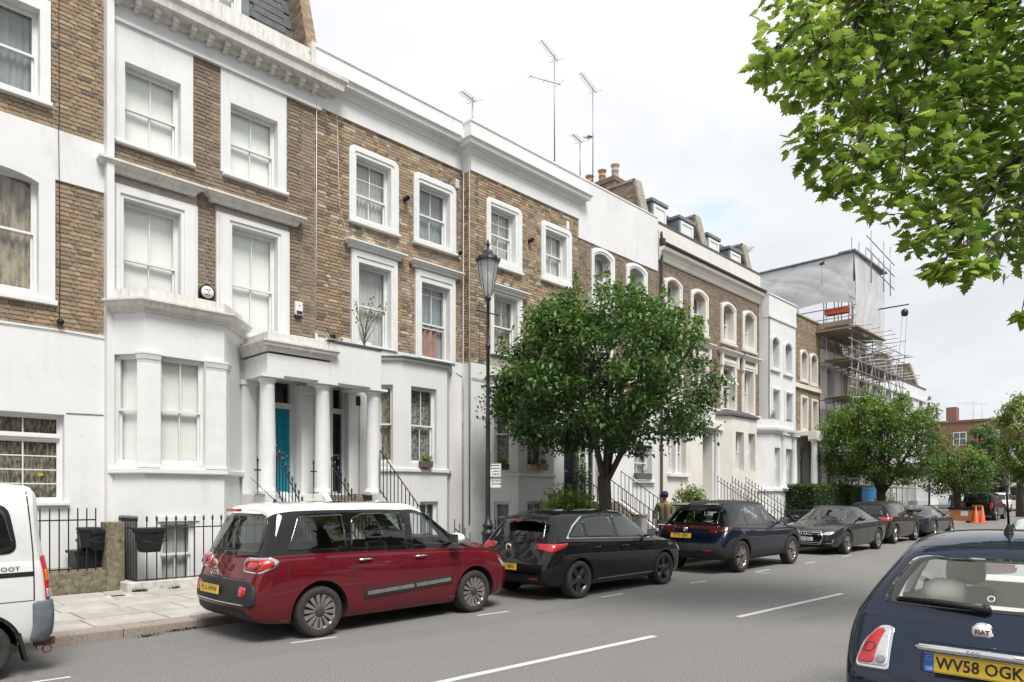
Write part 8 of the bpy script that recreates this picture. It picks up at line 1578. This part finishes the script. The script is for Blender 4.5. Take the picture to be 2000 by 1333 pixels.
# ---- small dark blue car at the bottom right
FI = [(0, .60, .34, .96, 1.34, .66, .42), (.05, .56, .27, .965, 1.375, .765, .49), (.18, .48, .22, .97, 1.415, .81, .54), (.5, .33, .2, .96, 1.46, .818, .57), (1.0, .12, .19, .945, 1.488, .818, .585), (1.6, -.05, .19, .92, 1.48, .818, .585), (2.15, -.38, .19, .92, 1.40, .818, .56), (2.62, -.05, .19, .91, 1.02, .81, .55), (3.0, 0, .2, .86, .95, .79, .53), (3.3, 0, .24, .74, .84, .73, .48), (3.48, 0, .28, .62, .7, .62, .4), (3.55, 0, .34, .52, .58, .5, .3)]
c = Car('small dark blue three-door car seen from behind at the bottom right corner', 'car', 4.93, .90, 0, dict(L=3.55, W=1.63, wr=.29, wb=2.30, ro=.62, paint='blue_paint', gh=(0, 7.0), ghm=1, ws=6, cab=(.15, 2.2), hatch=0, bulge=(.10, .09), lining='pale_lining', st=FI, gap=.05))
rw = [(-.60, 1.035), (.60, 1.035), (.57, 1.16), (.475, 1.325), (.40, 1.345), (-.40, 1.345), (-.475, 1.325), (-.57, 1.16)]
c.patch('window_border', 'B', rw, 'gloss_black', off=.002, t0=.86, rad=.03); c.patch('rear_window', 'B', rw, 'clear_car_glass', off=.003, hole=.115, rad=.03)
c.patch('side_window', 'S', [(.66, 1.02), (1.30, .985), (1.30, 1.375), (1.0, 1.37), (.80, 1.26)], 'car_glass', hole=.05, rad=.04); c.patch('side_window', 'S', [(1.36, .985), (2.35, .96), (2.06, 1.24), (1.85, 1.35), (1.36, 1.375)], 'clear_car_glass', hole=.05, rad=.04); c.patch('windscreen', 'F', [(-.62, 1.05), (.62, 1.05), (.48, 1.37), (-.48, 1.37)], 'clear_car_glass', hole=.05)
c.finish(); c.seats((1.55,), 1.06, 'seat_cream', y=.34); c.seats((.80,), .96, 'seat_cream', y=.32); c.steering(2.05, .95, 'seat_cream')
b = B(); b.box(.55, .62, -.5, .5, .5, .86); obj('parcel_shelf', b, 'seat_cream', c.root, loc=(0, 0, 0), bevel=.02)
for sd_, nm in ((1, 'L'), (-1, 'R')):
    tl = [(.352, .648), (.525, .635), (.545, .79), (.515, .875), (.455, .88), (.415, .79)]
    c.patch('light_surround', 'Q', [(.335, .63), (.535, .62), (.56, .79), (.525, .89), (.445, .895), (.40, .79)], 'chrome', off=.006, rad=.03, step=.02, sides=(sd_,)); l_ = c.patch('tail_light', 'Q', tl, 'clear_lamp', off=.010, dome=.012, rad=.03, step=.02, sides=(sd_,))[0]
    c.patch('red_lens', 'Q', [(.432, .655), (.518, .648), (.536, .79), (.508, .865), (.475, .868), (.462, .79)], 'red_lamp', off=.026, dome=.006, rad=.02, step=.02, sides=(sd_,), parent=l_); c.patch('lens_ring', 'Q', [(.455, .715), (.52, .71), (.525, .775), (.465, .78)], 'dark_lamp', off=.034, rad=.03, step=.012, t0=.8, sides=(sd_,), parent=l_); c.patch('reversing_lamp', 'Q', [(.372, .665), (.418, .662), (.425, .705), (.382, .708)], 'galv', off=.027, dome=.004, rad=.02, step=.012, sides=(sd_,), parent=l_)
c.patch('plate_recess', 'B', [(-.31, .665), (.31, .665), (.31, .845), (-.31, .845)], 'blue_paint', off=.004, rad=.03, t0=.90); c.plate(-.118, .745, 0, 'WV58 OGK', blue=True, tilt=-.05)
b = B(); b.tube([(-.118, -.30, .832), (-.138, -.28, .836), (-.145, 0, .838), (-.138, .28, .836), (-.118, .30, .832)], [.014, .021, .023, .021, .014], 12); hb = obj('chrome_handle', b, 'chrome', c.root, loc=(0, 0, 0)); text(hb, 'model_script', '500', (-.170, 0, .838), (math.pi/2, 0, -math.pi/2), .035, 'galv', .001, sx=1.4)
h = c.hit('B', 0, .925)[0]; bq = badge(c, h.x-.002, 0, .925, .060); b = B(); b.lathe((h.x-.014, 0, .925), [(0, -.001), (.050, -.001), (.050, .001)], 24, axis=0); mat('badge_red', (.22, .01, .05), (.18, .01, .04), .3, 3); obj('badge_face', b, 'white_plastic', bq, loc=(0, 0, 0)); text(bq, 'emblem', 'FIAT', (h.x-.018, 0, .925), (math.pi/2, 0, -math.pi/2), .042, 'badge_red', .001, sx=.95, bold=.001)
for sg in (-1, 1): c.strip('panel_gap', 'B', [(sg*.615, 1.0), (sg*.60, .90), (sg*.56, .72), (sg*.48, .60), (0, .585)], .007, 'car_inside')
c.strip('panel_gap', 'S', [(.32, .60), (.50, .60), (.55, .5)], .007, 'car_inside'); c.strip('panel_gap', 'S', [(1.32, .96), (1.30, .6), (1.33, .3)], .007, 'car_inside'); c.strip('panel_gap', 'T', [(.62, -.46), (.615, 0), (.62, .46)], .007, 'car_inside')
h = c.hit('B', .02, 1.06)[0]; b = B(); b.lathe((h.x-.03, .0, 1.055), [(0, -.02), (.03, -.015), (.034, .01), (0, .02)], 12, axis=0); b.tube([(h.x-.045, 0, 1.06), (c.hit('B', .25, 1.07)[0].x-.045, .25, 1.075), (c.hit('B', .50, 1.07)[0].x-.03, .50, 1.075)], [.022, .018, .008], 8); b.tube([(c.hit('B', .10, 1.06)[0].x-.02, .10, 1.06), (c.hit('B', .52, 1.06)[0].x-.018, .52, 1.06)], .008, 5); obj('wiper', b, 'black_plastic', c.root, loc=(0, 0, 0))
zt = c.hit('T', .95, .02)[0].z; b = B(); b.lathe((.95, .0, zt), [(.03, 0), (.028, .012), (.016, .05), (.008, .07)], 12); b.tube([(.95, 0, zt+.06), (.86, 0, zt+.34)], [.008, .006], 8); b.lathe((.86, 0, zt+.33), [(.011, 0), (.011, .05), (0, .055)], 8); obj('antenna', b, 'black_plastic', c.root, loc=(0, 0, 0))
c.mirror(2.02, 1.02, 'blue_paint', .95); c.arch_lip(.02); c.wheels('star', 7, 'alloy')
h = c.hit('B', -.05, 1.12)[0]; text(c.root, 'window_sticker', 'O', (h.x-.006, -.02, 1.115), (math.pi/2-.5, 0, -math.pi/2), .06, 'plate_white', .0005); h = c.hit('B', -.26, 1.10)[0]; b = B(); b.box(-.045, .045, -.001, .001, -.03, .03); o = obj('window_sticker', b, 'plate_white', c.root, loc=(h.x-.006, -.24, 1.10)); o.rotation_euler = (-.5, 0, -math.pi/2)
b = B(); b.box(h.x+.12, h.x+.13, -.16, .16, 1.30, 1.33); 
# ---- white microvan at the left edge
MV = [(0, .10, .42, 1.12, 1.80, .66, .56), (.04, .09, .34, 1.13, 1.83, .71, .60), (.15, .06, .30, 1.14, 1.86, .735, .63), (.7, .01, .28, 1.14, 1.885, .74, .645), (1.4, 0, .28, 1.13, 1.89, .74, .65), (2.0, 0, .28, 1.12, 1.88, .74, .65), (2.5, -.12, .28, 1.10, 1.80, .74, .63), (3.0, -.06, .3, 1.02, 1.20, .73, .62), (3.2, 0, .32, .95, 1.08, .71, .58), (3.3, 0, .36, .85, .98, .66, .5), (3.38, 0, .4, .75, .85, .6, .45), (3.4, 0, .44, .7, .8, .52, .4)]
c = Car('small white van cut off by the left edge, black lettering and rusty tow hook', 'van', 1.80, 8.82, math.pi, dict(L=3.4, W=1.48, wr=.29, wb=1.9, ro=.62, paint='van_white', roof='van_white', gh=(0, 7), ghm=1, ws=6, cab=(.3, 2.6), hatch=0, bulge=(.03, .06), st=MV), name='van', group='vans')
c.patch('window_seal', 'S', [(.28, 1.20), (1.15, 1.20), (1.15, 1.68), (.36, 1.68)], 'black_plastic', off=.008, rad=.12); c.patch('side_window', 'S', [(.315, 1.235), (1.115, 1.235), (1.115, 1.645), (.39, 1.645)], 'car_glass', off=.012, rad=.10, hole=.08); c.patch('rear_window', 'B', [(-.5, 1.2), (.5, 1.2), (.46, 1.66), (-.46, 1.66)], 'car_glass', hole=.06)
c.finish(); c.seats((1.6,), 1.35, y=.34)
c.patch('tail_light', 'Q', [(.47, .74), (.545, .74), (.56, 1.17), (.49, 1.17)], 'red_lamp', off=.012, dome=.01, rad=.015, step=.03); c.patch('amber_lens', 'Q', [(.475, .92), (.545, .92), (.55, 1.03), (.48, 1.03)], 'amber_lamp', off=.026, rad=.01, step=.02); c.patch('reversing_lens', 'Q', [(.475, .76), (.54, .76), (.545, .84), (.475, .84)], 'clear_lamp', off=.026, rad=.01, step=.02)
c.patch('bumper_corner', 'Q', [(.42, .36), (.60, .36), (.62, .72), (.44, .72)], 'grey_bumper', off=.02, dome=.01, rad=.04, step=.03) if 'grey_bumper' in MT else (mat('grey_bumper', (.16, .19, .22), (.10, .12, .14), .7, 12, .2, 60), c.patch('bumper_corner', 'Q', [(.42, .34), (.62, .34), (.64, .73), (.43, .73)], 'grey_bumper', off=.03, dome=.015, rad=.04, step=.03))
c.strip('side_stripe', 'S', [(.16, 1.0), (3.0, .98)], .045, 'black_plastic', off=.004); c.strip('panel_gap', 'S', [(.20, 1.80), (.16, 1.2), (.155, .74)], .012, 'car_inside'); c.strip('panel_gap', 'S', [(.15, .74), (3.0, .72)], .008, 'car_inside')
h = c.hit('S', .6, 1.05, 1)[0]; text(c.root, 'side_lettering', 'I SOOT', (.27, h.y+.004, 1.055), (math.pi/2, 0, math.pi), .060, 'ink', .001, sx=1.15, align='RIGHT')
b = B(); b.add([(.27, .56, .48), (.27, .71, .48), (.20, .74, .15), (.20, .56, .15), (.30, .56, .48), (.30, .71, .48), (.23, .74, .15), (.23, .56, .15)], [(0, 1, 2, 3), (4, 7, 6, 5), (0, 4, 5, 1), (1, 5, 6, 2), (2, 6, 7, 3), (3, 7, 4, 0)]); obj('mud_flap', b, 'black_plastic', c.root, loc=(0, 0, 0)); b = B(); b.box(-.06, .12, .50, .56, .26, .33); b.tube([(.02+.04*math.cos(a), .6, .23+.04*math.sin(a)) for a in [6.2832*k/10 for k in range(11)]], .008, 5); obj('tow_hook', b, 'rust', c.root, loc=(0, 0, 0))
c.arch_lip(.03, 'black_plastic', .004); c.wheels('star', 8, 'dark_alloy')
# ---------------------------------------------------------------- roadworks, people
x, y = D(1881, 41.5); t = thing('builders_box', 'orange-brown builders box with a black lid beside the cones', 'box', (x, y, gz(x)), 0); b = B(); b.box(0, 1.0, -.75, .75, .1, .78); obj('box_body', b, 'orange_board', t, loc=(0, 0, 0), bevel=.02); b = B(); b.box(-.05, 1.05, -.8, .8, .78, .92); obj('lid', b, 'black_plastic', t, loc=(0, 0, 0), bevel=.02); b = B(); [b.box(0, 1, yy-.08, yy+.08, 0, .1) for yy in (-.6, 0, .6)]; obj('pallet_foot', b, 'orange_board', t, loc=(0, 0, 0)); b = B(); b.box(-.006, 0, -.25, .12, .42, .7); obj('label_sheet', b, 'white_plastic', t, loc=(0, 0, 0))
for i, px in enumerate((1906, 1919)):
    x, y = D(px, 41); t = thing('traffic_cone', ['left', 'right'][i]+' of the two orange traffic cones beside the builders box', 'cone', (x, y, gz(x)), 0, 'traffic cones'); b = B(); b.box(-.22, .22, -.22, .22, 0, .04); b.lathe((0, 0, .04), [(.17, 0), (.15, .05), (.035, .95), (.0, .96)], 16); obj('cone_body', b, 'cone_orange', t, loc=(0, 0, 0)); b = B(); b.lathe((0, 0, .04), [(.118, .30), (.090, .52), (.088, .52)], 16, cap=False); obj('pale_band', b, 'cone_orange', t, loc=(0, 0, 0))
mat('skin', (.42, .24, .16), (.36, .20, .13), .6, 9); mat('olive_shirt', (.17, .20, .12), (.13, .155, .09), .85, 12, .2, 30); mat('rust_top', (.16, .055, .03), (.12, .04, .022), .85, 12); mat('jeans', (.04, .05, .08), (.03, .035, .055), .85, 12); mat('cap_blue', (.02, .035, .09), (.015, .03, .07), .8, 12); mat('navy_cloth', (.015, .025, .06), (.012, .02, .05), .85, 12); mat('hair', (.03, .02, .015), (.02, .015, .01), .8, 12)
def skin_mesh(par, name, verts, edges, rad, m, root=0, lvl=2, loc=(0, 0, 0)):
    me = bpy.data.meshes.new(name); me.from_pydata(verts, edges, []); o = bpy.data.objects.new(name, me); COL.objects.link(o); md = o.modifiers.new('s', 'SKIN'); md.use_smooth_shade = True
    for i, q in enumerate(rad): sv = me.skin_vertices[0].data[i]; sv.radius = q if isinstance(q, tuple) else (q, q); sv.use_root = (i == root)
    s2 = o.modifiers.new('u', 'SUBSURF'); s2.levels = s2.render_levels = lvl; dg = bpy.context.evaluated_depsgraph_get(); m2 = bpy.data.meshes.new_from_object(o.evaluated_get(dg)); bpy.data.objects.remove(o); m2.materials.clear(); m2.materials.append(MT[m]); m2.polygons.foreach_set('use_smooth', [True]*len(m2.polygons)); q = bpy.data.objects.new(name, m2); COL.objects.link(q); q.parent = par; q.location = loc; return q
def person(label, x, y, z, rot, mats, walk=.0, cap=True, back=False):
    top, inner, leg, hatm = mats; t = thing('person', label, 'person', (x, y, z), rot)
    # body: one continuous figure (x forward, y left)
    V = [(0, 0, .95), (0, 0, 1.10), (0, 0, 1.28), (0, 0, 1.42), (.01, 0, 1.50), (.02, 0, 1.56), (.03, 0, 1.64), (.02, 0, 1.73),
         (0, .17, 1.40), (-.02, .24, 1.15), (.10, .25, .95), (.14, .25, .87), (0, -.17, 1.40), (-.04, -.24, 1.15), (.02, -.27, .92), (.04, -.27, .84),
         (0, .09, .90), (.12*walk+.02, .10, .50), (.02-.10*walk, .10, .10), (.10-.10*walk, .10, .04), (0, -.09, .90), (.02-.08*walk, -.10, .50), (-.22*walk, -.10, .10), (.10-.22*walk, -.10, .04)]
    E_ = [(0, 1), (1, 2), (2, 3), (3, 4), (4, 5), (5, 6), (6, 7), (3, 8), (8, 9), (9, 10), (10, 11), (3, 12), (12, 13), (13, 14), (14, 15), (0, 16), (16, 17), (17, 18), (18, 19), (0, 20), (20, 21), (21, 22), (22, 23)]
    Rr = [(.13, .15), (.12, .14), (.13, .16), (.11, .15), .06, .055, (.085, .09), .07, .065, .045, .038, .035, .065, .045, .038, .035, .09, .06, .042, .035, .09, .06, .042, .035]
    skin_mesh(t, 'body', V, E_, Rr, 'skin')
    sh = skin_mesh(t, 'shirt', [(0, 0, .86), (0, 0, 1.05), (0, 0, 1.25), (0, 0, 1.40), (0, .18, 1.41), (-.02, .25, 1.16), (.09, .255, .98), (0, -.18, 1.41), (-.04, -.25, 1.16), (.01, -.275, .98)], [(0, 1), (1, 2), (2, 3), (3, 4), (4, 5), (5, 6), (3, 7), (7, 8), (8, 9)], [(.16, .20), (.15, .185), (.15, .185), (.125, .165), .085, .068, .06, .085, .068, .06], top)
    if inner: skin_mesh(t, 'top', [(.075, .01, .92), (.085, .01, 1.10), (.085, .01, 1.28), (.05, 0, 1.42)], [(0, 1), (1, 2), (2, 3)], [(.085, .075), (.09, .075), (.085, .07), (.06, .06)], inner)
    skin_mesh(t, 'trousers', [(0, 0, .93), (0, .09, .86), (.12*walk+.02, .10, .50), (.02-.10*walk, .10, .10), (0, -.09, .86), (.02-.08*walk, -.10, .50), (-.22*walk, -.10, .10)], [(0, 1), (1, 2), (2, 3), (0, 4), (4, 5), (5, 6)], [(.145, .17), .105, .078, .062, .105, .078, .062], leg)
    for sg, dx in ((1, -.10*walk), (-1, -.22*walk)): b = B(); b.box(dx-.06, dx+.20, sg*.10-.045, sg*.10+.045, 0, .09); obj('shoe', b, 'black_plastic', t, loc=(0, 0, 0), bevel=.03)
    for sg, (hx, hz) in ((1, (.14, .86)), (-1, (.04, .83))):
        b = B(); y0_ = sg*.255; b.lathe((hx, y0_, hz), [(0, .05), (.028, .03), (.036, -.02), (.03, -.06), (0, -.07)], 8)
        for k, (fy, ln) in enumerate(((-.024, .07), (-.008, .08), (.008, .075), (.024, .06))): b.tube([(hx+.005, y0_+fy, hz-.055), (hx+.012, y0_+fy, hz-.055-ln*.55), (hx-.004, y0_+fy*1.1, hz-.055-ln)], [.010, .009, .007], 6)
        b.tube([(hx+.02, y0_, hz-.01), (hx+.045, y0_, hz-.045), (hx+.045, y0_, hz-.08)], [.012, .010, .008], 6); obj('hand', b, 'skin', t, loc=(0, 0, 0))
    b = B(); b.tube([(.10, 0, 1.655), (.135, 0, 1.625), (.118, 0, 1.615)], [.010, .014, .01], 6); b.tube([(.112, -.028, 1.592), (.117, 0, 1.590), (.112, .028, 1.592)], .006, 5); [b.lathe((.02, sg*.088, 1.64), [(0, -.012), (.022, -.008), (.022, .008), (0, .012)], 8, axis=1) for sg in (-1, 1)]; hd_ = obj('face', b, 'skin', t, loc=(0, 0, 0))
    b = B(); [b.lathe((.098, sg*.034, 1.655), [(0, -.008), (.012, 0), (0, .008)], 8, axis=0) for sg in (-1, 1)]; obj('eye', b, 'ink', hd_, loc=(0, 0, 0))
    if cap: b = B(); b.lathe((.02, 0, 1.68), [(.108, -.01), (.112, .02), (.10, .07), (.06, .11), (0, .12)], 16); b.prism([(.09, -.09), (.20, -.06), (.215, 0), (.20, .06), (.09, .09)], 2, 1.675, 1.690); obj('cap', b, hatm, t, loc=(0, 0, 0)); b = B(); b.lathe((.01, 0, 1.66), [(.098, -.05), (.104, 0), (.104, .03)], 16, cap=False); obj('hair', b, 'hair', t, loc=(0, 0, 0))
    else: b = B(); b.lathe((.01, 0, 1.66), [(.07, -.09), (.105, -.04), (.11, .03), (.095, .09), (.05, .125), (0, .13)], 14); obj('hood', b, hatm, t, loc=(0, 0, 0))
    return t
x = UX(1298, 11.0); person('man in blue cap, olive overshirt and rust top walking behind the navy crossover', x, 11.0, .12, math.pi+.75, ('olive_shirt', 'rust_top', 'jeans', 'cap_blue'), .6)
x, y = D(1862, 50); person('person in dark navy clothes walking away by the third tree', x, y, gz(x)+.1, .6, ('navy_cloth', None, 'jeans', 'navy_cloth'), .8, cap=False)
x, y = D(1806, 44); t = thing('parking_sign_post', 'yellow parking sign on a thin post by the far lamp post', 'sign', (x, 10.3, .2)); b = B(); b.lathe((0, 0, 0), [(.03, 0), (.03, 2.6)], 8); obj('post', b, 'galv', t, loc=(0, 0, 0)); b = B(); b.box(-.02, .0, -.22, .22, 1.8, 2.4); obj('sign_plate', b, 'yellow_paint', t, loc=(0, 0, 0))
# ---------------------------------------------------------------- opposite side of the street (behind the camera, seen in reflections)
t = thing('opposite_terrace', 'brick and stucco terrace on the near side of the street, seen only in reflections', 'building', (0, -16, 0)); b = B(); b.box(-30, 60, -24, -16, 0, 10.2); obj('wall', b, 'far_brick', t); b = B(); b.box(-30, 60, -16, -15.95, 0, 3.4); obj('rendered_wall', b, 'stone', t)
wb_ = B().box(-.55, .55, 0, .04, 0, 1.8).mesh('window', ['far_pane']); fb_ = B().box(-.75, .75, -.02, .03, -.15, 2.0).mesh('window_surround', ['white_paint'])
for i in range(30):
    for z in (1.4, 4.6, 7.2): o = bpy.data.objects.new('window', wb_); COL.objects.link(o); o.parent = t; o.location = (-28+i*3, .06, z); q = bpy.data.objects.new('window_surround', fb_); COL.objects.link(q); q.parent = t; q.location = (-28+i*3, .03, z)

b = B(); r = random.Random(91)
for i, (x, y) in enumerate(((-9, -9.5), (2, -10), (24, -9), (37, -9.5))):
    t = thing('tree', 'leafy tree on the near side of the street, seen only in reflections, number %s' % ['one', 'two', 'three', 'four'][i], 'tree', (x, y, .1), 0, 'trees behind the camera'); b = B(); b.tube([(0, 0, 0), (.1, 0, 3), (0, .2, 6)], [.3, .24, .1], 8); obj('trunk', b, 'bark', t, loc=(0, 0, 0))
    pts = []
    for k in range(10): pts += blob(160, (r.uniform(-2.4, 2.4), r.uniform(-2, 2), r.uniform(3.6, 8)), (1.6, 1.6, 1.3), i*20+k, .3)
    leafmesh('crown', pts, .42, ['leaf'], i, t, 'stuff', colf=GRN, loc=(0, 0, 0))
